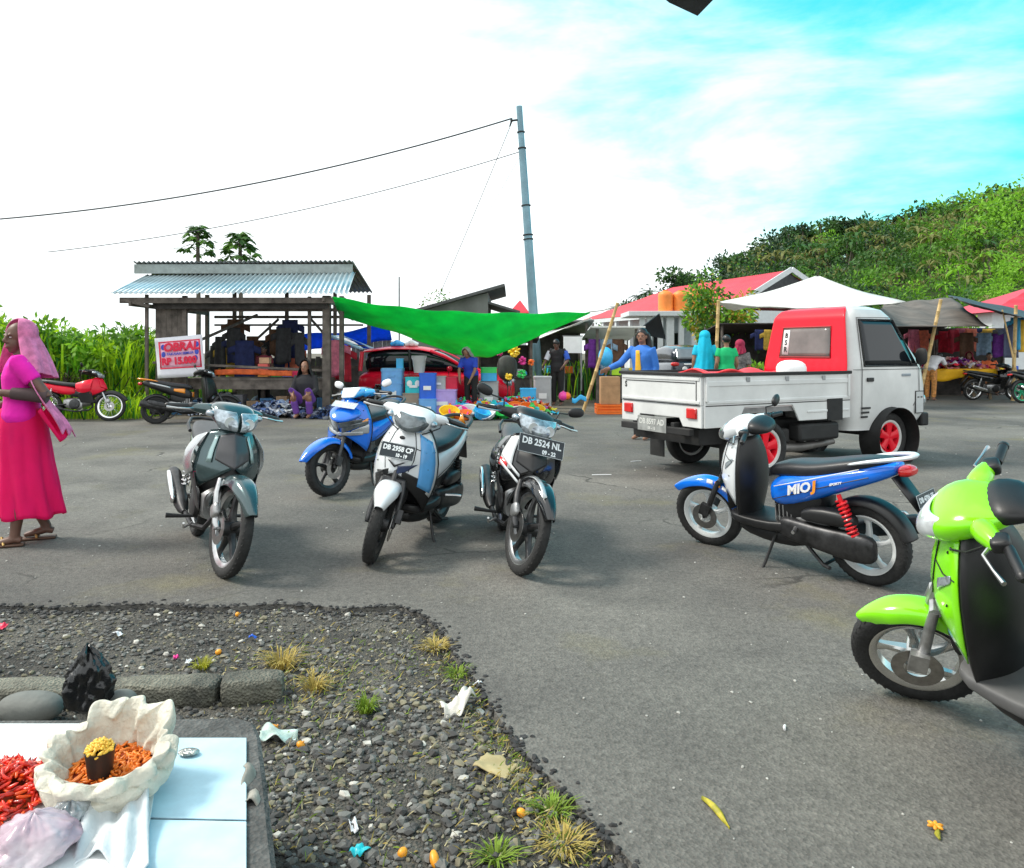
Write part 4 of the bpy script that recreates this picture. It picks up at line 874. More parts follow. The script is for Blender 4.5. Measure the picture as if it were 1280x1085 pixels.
for i, (x, m_) in enumerate(((-2.95, BLUEC), (-2.6, WHT))):
    o = MB().tube([(x, 18.5, 1.56), (x + .16, 18.5, 1.60), (x + .32, 18.5, 1.555)], [.05, .08, .05], 12).lathe([(.05, -.02), (.075, 0), (.05, .02)], (x + .16, 18.42, 1.60), 'y', 16).build('bundle', m_); tag(o, ['blue bundle on the roof of the red car', 'white bundle on the roof of the red car'][i], 'bundle')
# ---- plastic wares
PC = {'light blue': (.16, .42, .82), 'deep blue': (.02, .13, .68), 'pale grey': (.42, .43, .44), 'red': (.72, .01, .06), 'lilac': (.5, .36, .78), 'pink': (.85, .05, .35), 'orange': (.9, .18, .02), 'green': (.04, .6, .12), 'lime': (.45, .75, .03), 'turquoise': (.02, .55, .62), 'yellow': (.9, .6, .03), 'white': (.72, .74, .76), 'sky blue': (.05, .45, .85), 'brown': (.30, .24, .19)}
def plastic(c): return mat('plastic_' + c.replace(' ', '_'), PC[c], .35, var=.1, coat=.1)
def tub(px, py0, py1, wpx, col, d, label, cat='storage box', drawers=0, group=None, taper=.0):
    b = at(px, py1, d); t = at(px, py0, d); w_ = wpx / F * d; h = t.z - b.z; dep = w_ * .75
    r_ = empty('storage_box', b); tag(r_, label, cat, group)
    def rr(z, k): return [Vector((sgnpow(math.cos(6.2832 * (j + .5) / 24), .3) * w_ / 2 * k, sgnpow(math.sin(6.2832 * (j + .5) / 24), .3) * dep / 2 * k, z)) for j in range(24)]
    m = MB().loft([rr(0, 1 - taper), rr(h * .93, 1)])
    if drawers:
        for k in range(1, drawers): m.box((0, -dep / 2 - .002, h * k / drawers), (w_ * .96, .012, h * .03))
        for k in range(drawers): m.box((0, -dep / 2 - .012, h * (k + .5) / drawers), (w_ * .28, .03, h * .05))
    m.build('body', plastic(col), r_)
    MB().loft([rr(h * .93, 1.05), rr(h * .985, 1.05), rr(h, .98)]).build('lid', plastic(col), r_)
    if h > .28: MB().box((0, -dep / 2 - .022, h * .42), (w_ * .45, .004, h * .16)).build('label', WHTD, r_, smooth=0)
    return r_
B = 'plastic boxes stacked beside the red car'
tub(491, 460, 516, 27, 'light blue', 17.2, 'light blue chest of drawers beside the red car', 'drawers', 3, B)
tub(518, 471, 491, 22, 'turquoise', 17.0, 'turquoise box with white print, between light and deep blue boxes', group=B)
for k in (-1, 1):
    q = at(518 + k * 5, 479, 17.0); MB().ell((q.x, q.y - .155, q.z), (.06, .01, .07)).build('printed_flower', WHTD, None)
    bpy.data.objects['printed_flower' if k < 0 else 'printed_flower.001'].parent = bpy.data.objects['storage_box.001']; bpy.data.objects['printed_flower' if k < 0 else 'printed_flower.001'].location = -bpy.data.objects['storage_box.001'].location
tub(516, 491, 515, 24, 'brown', 16.9, 'brown carton under the turquoise box', 'carton', group=B)
tub(535, 466, 498, 21, 'deep blue', 16.8, 'tall deep blue bin in front of the red car', 'bin', group=B)
tub(535, 498, 517, 22, 'light blue', 16.75, 'light blue box under the tall deep blue bin', group=B)
tub(548, 470, 486, 19, 'pale grey', 17.0, 'pale grey box beside the deep blue bin', group=B)
tub(563, 471, 486, 19, 'red', 17.1, 'red box on top of the lilac box', group=B)
tub(553, 486, 516, 36, 'lilac', 17.0, 'wide lilac box under the red and grey boxes', group=B)
tub(500, 448, 460, 9, 'sky blue', 17.2, 'small sky blue box on the chest of drawers', group=B)
tub(611, 459, 466, 20, 'green', 17.4, 'green crate on top of the sky blue crate', 'crate', group=B)
tub(611, 466, 476, 20, 'sky blue', 17.4, 'sky blue crate under the green crate', 'crate', group=B)
tub(611, 476, 515, 24, 'pale grey', 17.5, 'pale grey drum under the two small crates', 'drum', group=B)
bk_ = at(524, 466, 16.85)
pl_ = empty('pail', bk_); tag(pl_, 'grey pail standing on the tall blue bin', 'pail')
MB().lathe([(.115, 0), (.16, .36), (.172, .36), (.172, .38), (.155, .38), (.11, .015), (.001, .015)], axis='z', n=24).build('pail_body', plastic('pale grey'), pl_)
MB().tube([(.165 * math.cos(a), -.03 - .165 * math.sin(a) * .25, .37 - .14 * math.sin(a)) for a in [math.pi * k / 12 for k in range(13)]], .006, 6).build('handle', STEEL, pl_)
GB = 'plastic basins spread on the roadside'
def basin(x, y, z, r_, col, tilt=0, az=0, h=.11):
    m = MB().lathe([(.001, .012), (r_ * .68, .012), (r_ * .93, h - .008), (r_ * 1.06, h), (r_ * 1.06, h + .008), (r_ * .95, h + .006), (r_ * .70, 0), (.001, 0)], axis='z', n=26)
    for k in range(14): m.bar((r_ * .74 * math.cos(k * .449), r_ * .74 * math.sin(k * .449), .01), (r_ * .98 * math.cos(k * .449), r_ * .98 * math.sin(k * .449), h - .01), .01, .006)
    o = m.build('basin', plastic(col)); o.matrix_world = Matrix.Translation((x, y, z)) @ Matrix.Rotation(az, 4, 'Z') @ Matrix.Rotation(tilt, 4, 'X')
    tag(o, '%s plastic basin among the coloured wares on the roadside' % col, 'basin', GB); return o
r_ = random.Random(11)
spots = [(565, 518, 'lilac'), (578, 516, 'sky blue'), (592, 519, 'lime'), (598, 512, 'green'), (606, 516, 'yellow'), (613, 520, 'turquoise'), (588, 507, 'green'), (603, 506, 'lime'), (622, 519, 'pink'), (630, 514, 'white'), (636, 519, 'red'), (645, 516, 'orange'), (652, 519, 'orange'), (640, 510, 'pink'), (650, 508, 'pink'), (660, 517, 'orange'), (625, 508, 'pink'), (585, 521, 'white'), (600, 522, 'sky blue'), (573, 521, 'pink'), (617, 512, 'lime'), (655, 512, 'red'), (664, 513, 'orange'), (560, 513, 'lilac'), (632, 521, 'green'), (610, 509, 'green'), (670, 516, 'yellow'), (645, 521, 'white')]
for i in range(34): spots.append((r_.uniform(556, 674), r_.uniform(506, 522), r_.choice(['pink', 'orange', 'red', 'green', 'lime', 'sky blue', 'white', 'yellow', 'pink', 'orange', 'turquoise'])))
for px, py, c in spots:
    p = g(px, py + 3); basin(p.x, p.y, .01 + r_.uniform(0, .08), r_.uniform(.16, .25), c, r_.uniform(.1, .75), r_.uniform(-.8, .8), r_.uniform(.09, .16))
GT = 'small plastic tubs and bottles on the roadside'
for i in range(70):
    px, py = r_.uniform(560, 674), r_.uniform(505, 521); p = g(px, py + 2); c = r_.choice(['white', 'pink', 'red', 'green', 'sky blue', 'yellow', 'orange', 'lilac', 'turquoise']); q = r_.uniform(.04, .075); h = r_.uniform(.08, .26)
    o = MB().lathe([(.001, 0), (q, .004), (q * 1.02, h * .72), (q * .6, h * .84), (q * .6, h), (.001, h)], axis='z', n=14).build('plastic_tub', plastic(c)); o.location = (p.x, p.y, .01 + r_.uniform(0, .12)); tag(o, 'small %s plastic tub among the basins' % c, 'tub', GT)
# ---- green tarpaulin and its leaning bamboo pole
GREEN = mat('green_tarp', (.01, .70, .17), .5, var=.14, vs=2.2, trl=.55, detail=8)
A, Bq = at(415, 371, 15.6), at(736, 390, 16.4)
botp = [(0, 425, 396, 17.2), (.25, 500, 418, 17.8), (.5, 565, 442, 17.8), (.66, 612, 447, 17.5), (.82, 668, 422, 17.0), (1, 738, 391, 16.5)]
def gt(u, v):
    t = A.lerp(Bq, u); t.z -= .22 * math.sin(math.pi * u) * (1 - .3 * u)
    b = at(lerp([q[0] for q in botp], [q[1] for q in botp], u), lerp([q[0] for q in botp], [q[2] for q in botp], u), lerp([q[0] for q in botp], [q[3] for q in botp], u))
    p = t.lerp(b, v); p.z += -.10 * math.sin(math.pi * v) * math.sin(math.pi * u) + .03 * math.sin(v * 8 + u * 3) * math.sin(math.pi * u) + .016 * math.sin(u * 30 + v * 7) * (1 - v * .5)
    return p
o = MB().grid(gt, 60, 22).build('green_tarpaulin', GREEN, smooth=180, solid=.006); tag(o, 'green tarpaulin slung between the shed and a leaning bamboo pole', 'tarpaulin')
for i, (s, e) in enumerate(((A, Vector((-3.72, 16.5, 2.55))), (Bq, at(770, 383, 17.4)))):
    o = MB().tube([s, (s + e) / 2 - Vector((0, 0, .03)), e], .012, 5).build('rope', mat('rope', (.4, .36, .28), .8)); tag(o, ['rope tying the green tarpaulin to the shed post', 'rope tying the green tarpaulin to the bamboo pole'][i], 'rope')
def pole(label, a, b, r0=.035, r1=.03, m=BAMB, cap=None):
    a, b = Vector(a), Vector(b); n = max(5, int((b - a).length / .3)); pts = []; rs = []
    for i in range(n + 1):
        p = a.lerp(b, i / n); rr = r0 + (r1 - r0) * i / n
        for dz, k in ((-.012, 1.0), (0, 1.16), (.012, 1.0)): pts.append(p + (b - a).normalized() * dz); rs.append(rr * k)
    o = MB().tube(pts, rs, 9).build('bamboo_pole', m); tag(o, label, 'pole'); return o
pole('bamboo pole leaning to hold up the green tarpaulin', g(729, 514.5), at(772, 379, 17.4), .04, .036)
# ---- utility pole with wires
up = empty('utility_pole'); tag(up, 'tall grey steel utility pole leaning above the market', 'pole')
pb, pt = at(674, 499, 22.0) - Vector((0, 0, .02)), at(649, 133, 22.0)
def pp(t): return pb.lerp(pt, t)
PM = mat('painted_steel', (.16, .27, .32), .4, .5, var=.2, vs=2)
MB().tube([pp(0), pp(.3), pp(.55), pp(.56), pp(.85), pp(.86), pp(1)], [.15, .135, .125, .115, .105, .09, .085], 16).build('mast', PM, up)
for t, rr in ((.545, .15), (.56, .15), (.66, .14), (.855, .125), (.91, .115)): MB().tube([pp(t), pp(t + .004)], rr, 16).build('clamp', CHAS, up)
MB().tube([pp(.955), pp(.955) + Vector((-.28, -.05, -.05))], .03, 8).build('hook', CHAS, up)
def wire(name, label, a, b, sag, r_, n=40):
    a, b = Vector(a), Vector(b); pts = [a.lerp(b, i / n) - Vector((0, 0, sag * 4 * (i / n) * (1 - i / n))) for i in range(n + 1)]
    o = MB().tube(pts, r_, 6).build(name, mat('wire_black', (.02, .03, .04), .6, var=.1)); tag(o, label, 'wire'); return o
wire('power_cable', 'thick black cable sagging from the top of the utility pole', at(640, 148, 22), at(-140, 282, 22), .62, .022)
wire('thin_wire', 'thin wire fixed lower on the utility pole', at(652, 189, 22), at(60, 315, 22), .35, .012)
wire('stay_wire', 'stay wire slanting down from the pole top behind the green tarpaulin', at(641, 150, 22), at(548, 372, 26), .05, .010)
wire('stay_wire', 'faint stay wire slanting from the lower pole clamp', at(652, 192, 22.1), at(590, 300, 29), .02, .006)
for i, k in enumerate((0,)):
    o = MB().tube([at(640, 148, 22), at(637, 158, 22) , at(641, 150, 22)], .02, 6).build('cable_loop', MATS['wire_black']); tag(o, 'short loop of cable at the top of the utility pole', 'cable')
o = MB().tube([at(499, 440, 30), at(499, 346, 30)], .03, 6).build('antenna_mast', ZINCD); tag(o, 'thin grey antenna mast behind the green tarpaulin', 'antenna')
# ---- grey shop with mono pitch roof, small red pavilion roof, white hall behind
gs = empty('grey_shop'); tag(gs, 'grey shop with a steep single pitch roof behind the green tarpaulin', 'building')
y0 = 27
def G(px, py, d=27.0): return at(px, py, d)
gw = [G(520, 392), G(612, 392), G(609, 366), G(520, 388)]
MB().prism([(G(515, 1).x, .0), (G(610, 1).x, .0), (G(610, 1).x, G(610, 366).z), (G(515, 1).x, G(515, 389).z)], 27.0, 31.0).build('wall', mat('grey_wall', (.20, .21, .20), .85, var=.25, vs=1), gs, smooth=0)
a, b = G(512, 390, 26.6), G(631, 356, 26.6)
MB().add([a, b, b + Vector((0, 5, 0)), a + Vector((0, 5, 0))], [(0, 1, 2, 3)]).build('roof', mat('dark_roof', (.09, .095, .095), .7, var=.3), gs, solid=.10, smooth=0)
MB().add([G(610, 378), G(650, 390), G(650, 390) + Vector((0, 4, 0)), G(610, 378) + Vector((0, 4, 0))], [(0, 1, 2, 3)]).build('lower_roof', MATS['dark_roof'], gs, solid=.08, smooth=0)
RT = mat('red_roof_tin', (.62, .035, .055), .45, var=.16, vs=.8)
pv = empty('red_pavilion'); tag(pv, 'small red pyramid roofed pavilion beside the utility pole', 'pavilion')
q0, q1, ap = at(636, 391, 42), at(662, 391, 42), at(650, 375, 42.7)
MB().add([q0, q1, q1 + Vector((0, 1.4, 0)), q0 + Vector((0, 1.4, 0)), ap], [(0, 1, 4), (1, 2, 4), (2, 3, 4), (3, 0, 4)]).build('roof', RT, pv, smooth=0)
MB().box(((q0.x + q1.x) / 2, 42.75, q0.z / 2), (.8, .9, q0.z)).build('wall', mat('hall_white', (.62, .66, .68), .7, var=.06), pv, smooth=0)
# ---- long hall with red hip roof
hl = empty('red_roofed_hall'); tag(hl, 'long white hall with a red hip roof behind the water tanks', 'building')
E0, E1 = at(727, 399, 52), at(915, 388, 36)          # eave ends (near side)
ez = 3.55; E0.z = E1.z = ez
ax = (E1 - E0).normalized(); nx = Vector((-ax.y, ax.x, 0)); wid = 7.0
R0 = E0 + ax * 6 + nx * wid / 2; R1 = E1 + nx * wid / 2 - ax * .5
R0.z = R1.z = 5.4
F0, F1 = E0 + nx * wid, E1 + nx * wid
def slope(p00, p10, p01, p11, name):
    return MB().grid(lambda u, v: p00.lerp(p10, u).lerp(p01.lerp(p11, u), v) + Vector((0, 0, .02 * (int(u * 120) % 2) + .012 * (int(v * 12) % 2))), 120, 24).build(name, RT, hl, smooth=0)
slope(E0, E1, R0, R1, 'roof'); slope(F0, F1, R0, R1, 'roof'); slope(F0, E0, R0, R0 + ax * .01, 'roof')
i0 = E1 - ax * .5
MB().add([i0, i0 + nx * wid, R1], [(0, 1, 2)]).build('gable', mat('gable_dark', (.06, .065, .07), .8, var=.3), hl, smooth=0)
MB().bar(E1 + Vector((0, 0, -.05)), R1 + ax * .45 + Vector((0, 0, .03)), .08, .25).bar(F1 + Vector((0, 0, -.05)), R1 + ax * .45 + Vector((0, 0, .03)), .08, .25).build('bargeboard', MATS['hall_white'], hl, smooth=0)
MB().bar(E0 + Vector((0, 0, -.14)), E1 + Vector((0, 0, -.14)), .06, .24).build('eave_board', MATS['hall_white'], hl, smooth=0)
wa, wb = E0 + nx * 1.1 + ax * 1, E1 + nx * 1.1 - ax * .5
MB().bar((wa.x, wa.y, 1.7), (wb.x, wb.y, 1.7), .2, 3.4).build('wall', MATS['hall_white'], hl, smooth=0)
MB().bar((wb.x, wb.y, 1.7), (wb.x + nx.x * 4.8, wb.y + nx.y * 4.8, 1.7), .2, 3.4).build('wall', MATS['hall_white'], hl, smooth=0)
for k in range(9):
    c = E0.lerp(E1, .08 + .105 * k); c.z = 1.68
    MB().box(c + nx * .15, (.22, .22, 3.36), Matrix.Rotation(math.atan2(ax.y, ax.x), 3, 'Z')).build('column', MATS['hall_white'], hl, smooth=0)
    if k % 1 == 0:
        c2 = wa.lerp(wb, .06 + .11 * k); rm = Matrix.Rotation(math.atan2(ax.y, ax.x), 3, 'Z')
        f_ = MB().box(Vector((c2.x, c2.y, 1.75)) - nx * .115, (1.3, .05, 1.5), rm).build('window', mat('window_frame_grey', (.35, .4, .42), .5), hl, smooth=0)
        for s in (-1, 1): MB().box(Vector((c2.x, c2.y, 1.75)) - nx * .145 + ax * s * .31, (.56, .02, 1.36), rm).build('pane', GLASS, f_, smooth=0)
pr = empty('tank_porch'); tag(pr, 'white flat roofed porch on square columns carrying the orange water tanks', 'porch')
MB().box((at(832, 1, 35).x, 35.6, 3.12), (3.6, 2.6, .22)).build('slab', MATS['hall_white'], pr, smooth=0, bev=.02)
for px in (803, 812, 826, 838, 852, 868): MB().box((at(px, 1, 34.6).x, 34.7, 1.5), (.22 if px != 838 else .34, .22, 3.0)).build('column', MATS['hall_white'], pr, smooth=0)
MB().box((at(852, 1, 35).x, 36.2, 1.5), (2.2, .1, 3.0)).build('back_wall', mat('porch_blue_grey', (.40, .47, .50), .7), pr, smooth=0)
for px in (824, 848): 
    w1 = MB().box((at(px, 1, 36).x, 36.13, 1.6), (.62, .05, 1.5)).build('window', MATS['window_frame_grey'], pr, smooth=0); MB().box((at(px, 1, 36).x, 36.1, 1.6), (.5, .03, 1.36)).build('pane', GLASS, w1, smooth=0)
OT = mat('orange_tank', (.85, .24, .04), .5, var=.12, vs=2)
for i, px in enumerate((832, 850.5, 867)):
    o = MB().lathe([(.001, 0), (.33, .0), (.34, .06), (.33, .1)] + [(.335 + .012 * (k % 2), .14 + .08 * k) for k in range(9)] + [(.31, .86), (.2, .93), (.12, .95), (.12, .99), (.001, .99)], axis='z', n=28).build('water_tank', OT, smooth=60)
    o.location = (at(px, 1, 35).x, 35.0, 3.235); tag(o, ['orange water tank on the white porch, farthest from the tree', 'orange water tank between the two other tanks', 'orange water tank half behind the flowering tree'][i], 'water tank')
# ---- stalls in the middle: white tent sheet, whiteboard, dark booths
TENTW = mat('tent_white', (.82, .82, .79), .7, var=.07, vs=1.2, trl=.25)
def sheet4(name, p, m, label, cat, sag=.15, n=18, rip=.02, thick=.012):
    p = [Vector(q) for q in p]
    def fn(u, v):
        q = p[0].lerp(p[1], u).lerp(p[3].lerp(p[2], u), v); q.z -= sag * 16 * u * (1 - u) * v * (1 - v) * .5 + sag * .5 * 4 * (u * (1 - u) * (1 - abs(v * 2 - 1)) * 0); q.z += rip * math.sin(u * 17 + v * 6) * math.sin(v * 9)
        return q
    o = MB().grid(fn, n, n).build(name, m, smooth=180, solid=thick); tag(o, label, cat); return o
sheet4('white_tarpaulin', [at(672, 424, 20.5), at(738, 397, 20.0), at(742, 400, 25), at(690, 405, 25)], TENTW, 'white tarpaulin stretched behind the green one', 'tarpaulin', .1)
wbd = empty('white_board'); tag(wbd, 'white board propped behind the man in black', 'board')
q = at(716, 431, 20.2); MB().box(q, (.50, .03, .44)).build('panel', WHTD, wbd, smooth=0); MB().box(q + Vector((0, .02, .235)), (.54, .05, .03)).box(q + Vector((-.23, .03, -.72)), (.04, .04, 1.0)).box(q + Vector((.23, .03, -.72)), (.04, .04, 1.0)).build('stand', ZINCD, wbd, smooth=0)
def booth(label, x0, x1, y, ztop, m, roofm, goods, seed, depth=2.6, slope_=-.3):
    b = empty('market_booth'); tag(b, label, 'booth')
    MB().add([(x0 - .2, y - .3, ztop), (x1 + .2, y - .3, ztop), (x1 + .2, y + depth, ztop + slope_), (x0 - .2, y + depth, ztop + slope_)], [(0, 1, 2, 3)]).build('roof', roofm, b, solid=.04, smooth=0)
    for x in (x0, x1):
        for yy in (y, y + depth - .2): MB().box((x, yy, (ztop - .05) / 2), (.07, .07, ztop - .05)).build('post', WOOD, b, smooth=0)
    MB().box(((x0 + x1) / 2, y + depth - .1, ztop * .45), (x1 - x0, .04, ztop * .9)).build('back', m, b, smooth=0)
    MB().box(((x0 + x1) / 2, y + .35, .72), (x1 - x0, .8, .05)).box(((x0 + x1) / 2, y, .40), (x1 - x0, .03, .62)).build('counter', m, b, smooth=0)
    r2 = random.Random(seed)
    for i in range(goods):
        c = r2.choice(list(PC)); x = r2.uniform(x0 + .1, x1 - .1); yy = y + r2.uniform(0, .7); s = r2.uniform(.07, .16)
        o = MB().box((0, 0, s * .7), (s * 1.6, s * 1.2, s * 1.4)).build('ware', plastic(c), smooth=0, bev=.02); o.location = (x, yy, .748); o.rotation_euler.z = r2.uniform(-.5, .5)
        tag(o, '%s packet on the counter of a dark booth' % c, 'packet', 'packets on the booth counters')
    return b
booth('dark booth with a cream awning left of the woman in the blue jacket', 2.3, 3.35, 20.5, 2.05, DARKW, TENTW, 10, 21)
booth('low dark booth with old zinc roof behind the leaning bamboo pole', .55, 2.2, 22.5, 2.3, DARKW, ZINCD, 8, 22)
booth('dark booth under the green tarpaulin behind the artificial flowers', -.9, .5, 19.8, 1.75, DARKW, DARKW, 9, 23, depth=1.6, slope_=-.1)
o = MB().add([at(793, 416, 24), at(824, 392, 25), at(832, 424, 26)], [(0, 1, 2)]).build('black_tarpaulin', BLK, solid=.03, smooth=0); tag(o, 'black tarpaulin peak in front of the white porch', 'tarpaulin')
# ---- dark SUV
sv = empty('dark_car'); tag(sv, 'dark blue grey car seen from behind, parked by the white porch', 'car')
DKB = mat('dark_car_paint', (.035, .045, .065), .25, .4, coat=.8)
def cs2(y, zt, zb, w_, e=4.5): return [Vector((sgnpow(math.cos(2 * math.pi * (j + .5) / 28), 2 / e) * w_, y, (zt + zb) / 2 + sgnpow(math.sin(2 * math.pi * (j + .5) / 28), 2 / e) * (zt - zb) / 2)) for j in range(28)]
MB().loft([cs2(*q) for q in ((-2.1, 1.0, .40, .78), (-2.02, 1.08, .3, .86), (-1.5, 1.1, .25, .9), (1.2, 1.05, .25, .9), (2.0, .9, .3, .8), (2.1, .8, .4, .7))]).build('body', DKB, sv, sub=1)
MB().loft([cs2(*q, e=3.5) for q in ((-1.85, 1.30, 1.0, .72), (-1.6, 1.62, 1.0, .70), (-.5, 1.70, 1.0, .72), (.4, 1.64, 1.0, .70), (1.1, 1.1, 1.0, .74))]).build('cabin', DKB, sv, sub=1)
MB().grid(lambda u, v: ((u * 2 - 1) * (.66 - .06 * v), -2.0 + .32 * v - .02, 1.16 + .40 * v), 8, 5).build('rear_window', mat('sky_glass', (.12, .15, .17), .06, coat=1, var=.1), sv, solid=.02)
for s in (-1, 1):
    MB().ell((s * .74, -2.03, .98), (.15, .08, .07), e=3).build('tail_lamp', REDL, sv)
    for y in (-1.3, 1.35):
        w_ = MB().lathe([(.2, -.09), (.33, -.1), (.35, -.04), (.35, .04), (.33, .1), (.2, .09)], (s * .8, y, .35), 'x', 28, closed=True).build('tyre', RUB, sv); MB().lathe([(.001, .06 * s), (.2, .08 * s), (.2, -.08 * s)], (s * .8, y, .35), 'x', 20).build('rim', ALU, w_)
MB().box((0, -2.12, .98), (.9, .04, .05)).build('chrome_strip', CHROME, sv, bev=.01)
p = MB().box((0, -2.13, .84), (.46, .02, .12)).build('number_plate', PLATE, sv, smooth=0); text('plate_text', 'DB 1480 CF', .075, PTEXT, p, frame((0, -2.143, .84), (1, 0, 0), (0, 0, 1)), .001, bold=.002)
MB().box((0, -2.1, .5), (1.6, .1, .16)).build('rear_bumper', DKB, sv, bev=.04)
MB().ell((-.42, -2.14, .80), (.10, .02, .10)).build('round_sticker', WHTD, sv)
sv.matrix_world = Matrix.Translation((6.0, 28.0, .004)) @ Matrix.Rotation(R(8), 4, 'Z') @ Matrix.Scale(.98, 4)
# ---- the peaked white canopy, grey nets and their poles
def fan(name, corners, peak, m, label, n=14, sag=.12):
    mb = MB(); k = len(corners); peak = Vector(peak); corners = [Vector(c) for c in corners]
    for i in range(k):
        a, b = corners[i], corners[(i + 1) % k]
        def fn(u, v):
            e = a.lerp(b, u); e.z -= sag * 1.2 * 4 * u * (1 - u); q = e.lerp(peak, v); q.z -= sag * 4 * v * (1 - v) * .6; q.z += .015 * math.sin(u * 25 + v * 9) * (1 - v); return q
        mb.grid(fn, n, n)
    o = mb.build(name, m, smooth=180, solid=.01); tag(o, label, 'tarpaulin'); return o
fan('white_canopy', [at(897, 378, 18.5), at(1132, 377, 18.0), at(1090, 372, 26), at(930, 384, 25)], at(1022, 344, 21.5), TENTW, 'large white peaked canopy behind the pickup truck')
NET = mat('grey_net', (.19, .165, .145), .8, var=.25, vs=2, trl=.3); NETD = mat('dark_tarp', (.045, .045, .05), .6, var=.3)
sheet4('grey_net', [at(1088, 408, 19.5), at(1236, 408, 21.5), at(1190, 372, 27), at(1105, 379, 27)], NET, 'brown grey shade net between the white canopy and the dark tarpaulin', 'shade net', .3, rip=.05)
sheet4('dark_tarpaulin', [at(1200, 376, 21), at(1283, 398, 20.5), at(1330, 398, 25), at(1185, 369, 25)], NETD, 'dark tarpaulin sloping down over the stalls by the two parked motorcycles', 'tarpaulin', .25, rip=.04)
pole('bamboo pole at the near corner of the white canopy', at(893, 478, 18.5) * 1 - Vector((0, 0, at(893, 478, 18.5).z)), at(898, 376, 18.5), .045, .04)
pole('bamboo pole slanting up to the grey net beside the truck cab', Vector((at(1148, 1, 21).x, 21, 0)), at(1176, 375, 21), .05, .045)
pole('yellow bamboo post under the dark tarpaulin', Vector((at(1266, 1, 21.5).x, 21.5, 0)), at(1270, 382, 21.5), .05, .045)
pole('thin bamboo stick leaning under the dark tarpaulin', Vector((at(1279, 1, 21).x, 21, 0)), at(1253, 388, 21), .025, .02)
rc = empty('red_roofed_kiosk'); tag(rc, 'red tiled kiosk roof above the dark tarpaulin', 'kiosk')
a, b, c_ = at(1236, 390, 36), at(1340, 390, 36), at(1300, 355, 38.5)
slope2 = MB().grid(lambda u, v: a.lerp(b, u).lerp(c_, v) + Vector((0, 0, .03 * (int(v * 8) % 2))), 10, 16).build('roof', RT, rc, smooth=0)
MB().add([b, b + Vector((0, 5, 0)), c_], [(0, 1, 2)]).add([b + Vector((0, 5, 0)), a + Vector((0, 5, 0)), c_], [(0, 1, 2)]).add([a + Vector((0, 5, 0)), a, c_], [(0, 1, 2)]).build('roof', RT, rc, smooth=0)
MB().box(((a.x + b.x) / 2, 38.5, a.z / 2), (3.0, 4, a.z)).build('wall', MATS['hall_white'], rc, smooth=0)
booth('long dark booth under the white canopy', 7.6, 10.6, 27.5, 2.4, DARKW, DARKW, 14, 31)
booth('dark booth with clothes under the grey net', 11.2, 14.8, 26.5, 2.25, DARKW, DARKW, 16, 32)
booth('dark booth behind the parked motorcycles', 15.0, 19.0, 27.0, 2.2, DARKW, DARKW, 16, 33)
# yellow cloth table with clothes
tb = empty('market_table'); tag(tb, 'table under a bright yellow cloth in front of the grey net stalls', 'table')
q = at(1192, 452, 22.5); tx, ty = q.x, 22.5
MB().box((tx, ty, .84), (1.9, .9, .05)).build('tabletop', WOODL, tb, smooth=0)
for sx in (-.85, .85):
    for sy in (-.38, .38): MB().bar((tx + sx, ty + sy, 0), (tx + sx * .9, ty + sy, .82), .06, .06).build('leg', WOODL, tb, smooth=0)
o = MB().grid(lambda u, v: (tx - 1.0 + 2.0 * u, ty - .50 + .02 * math.sin(u * 20), .885 - (.30 + .06 * math.sin(u * 9)) * v), 24, 4).grid(lambda u, v: (tx - 1.0 + 2.0 * u, ty - .5 + 1.0 * v, .885), 6, 4).build('yellow_cloth', mat('yellow_cloth', (.95, .55, .01), .6, var=.1, trl=.3), solid=.01); tag(o, 'bright yellow cloth draped over the clothes table', 'cloth')
heap('clothes_pile', 'pile of red, pink and white clothes on the yellow cloth table', 'clothes', (tx, ty), .9, .38, .32, [(.75, .02, .05), (.8, .3, .4), (.7, .68, .7), (.55, .02, .12), (.3, .05, .4), (.85, .45, .4)], 9, 90)
bpy.data.objects['clothes_pile'].location.z = .87
heap('clothes_pile', 'heap of white, orange and red clothes behind the parked motorcycles', 'clothes', (14.6, 25.0), 1.3, .5, .45, [(.8, .2, .04), (.75, .74, .72), (.7, .03, .05), (.8, .35, .45), (.5, .55, .5)], 10, 110)
bpy.data.objects['clothes_pile.001'].location.z = .6
o = MB().box((14.6, 25.0, .31), (2.8, 1.1, .62)).box((14.6, 24.43, .45), (2.7, .02, .08)).build('low_platform', DARKW, smooth=0); tag(o, 'low dark platform under the orange and white clothes', 'platform')
for i, (px, py, cc) in enumerate(((1272, 415, (.05, .35, .6)), (1278, 418, (.85, .5, .05)), (1264, 425, (.1, .12, .2)))):
    q = at(px, py, 23.5); o = MB().grid(lambda u, v: (q.x + (u - .5) * (.42 + .06 * v), 23.5 + .04 * math.sin(u * 9), q.z + .45 - 1.0 * v), 8, 8).grid(lambda u, v: (q.x + (u - .5) * .8, 23.52, q.z + .42 - .16 * v - .25 * abs(u - .5)), 8, 3).build('hanging_shirt', mat('shirt_%d' % i, cc, .8, var=.2), solid=.02); tag(o, ['blue shirt hanging at the right hand stall', 'yellow shirt hanging beside the blue shirt', 'dark shirt hanging nearest the bamboo post'][i], 'shirt')
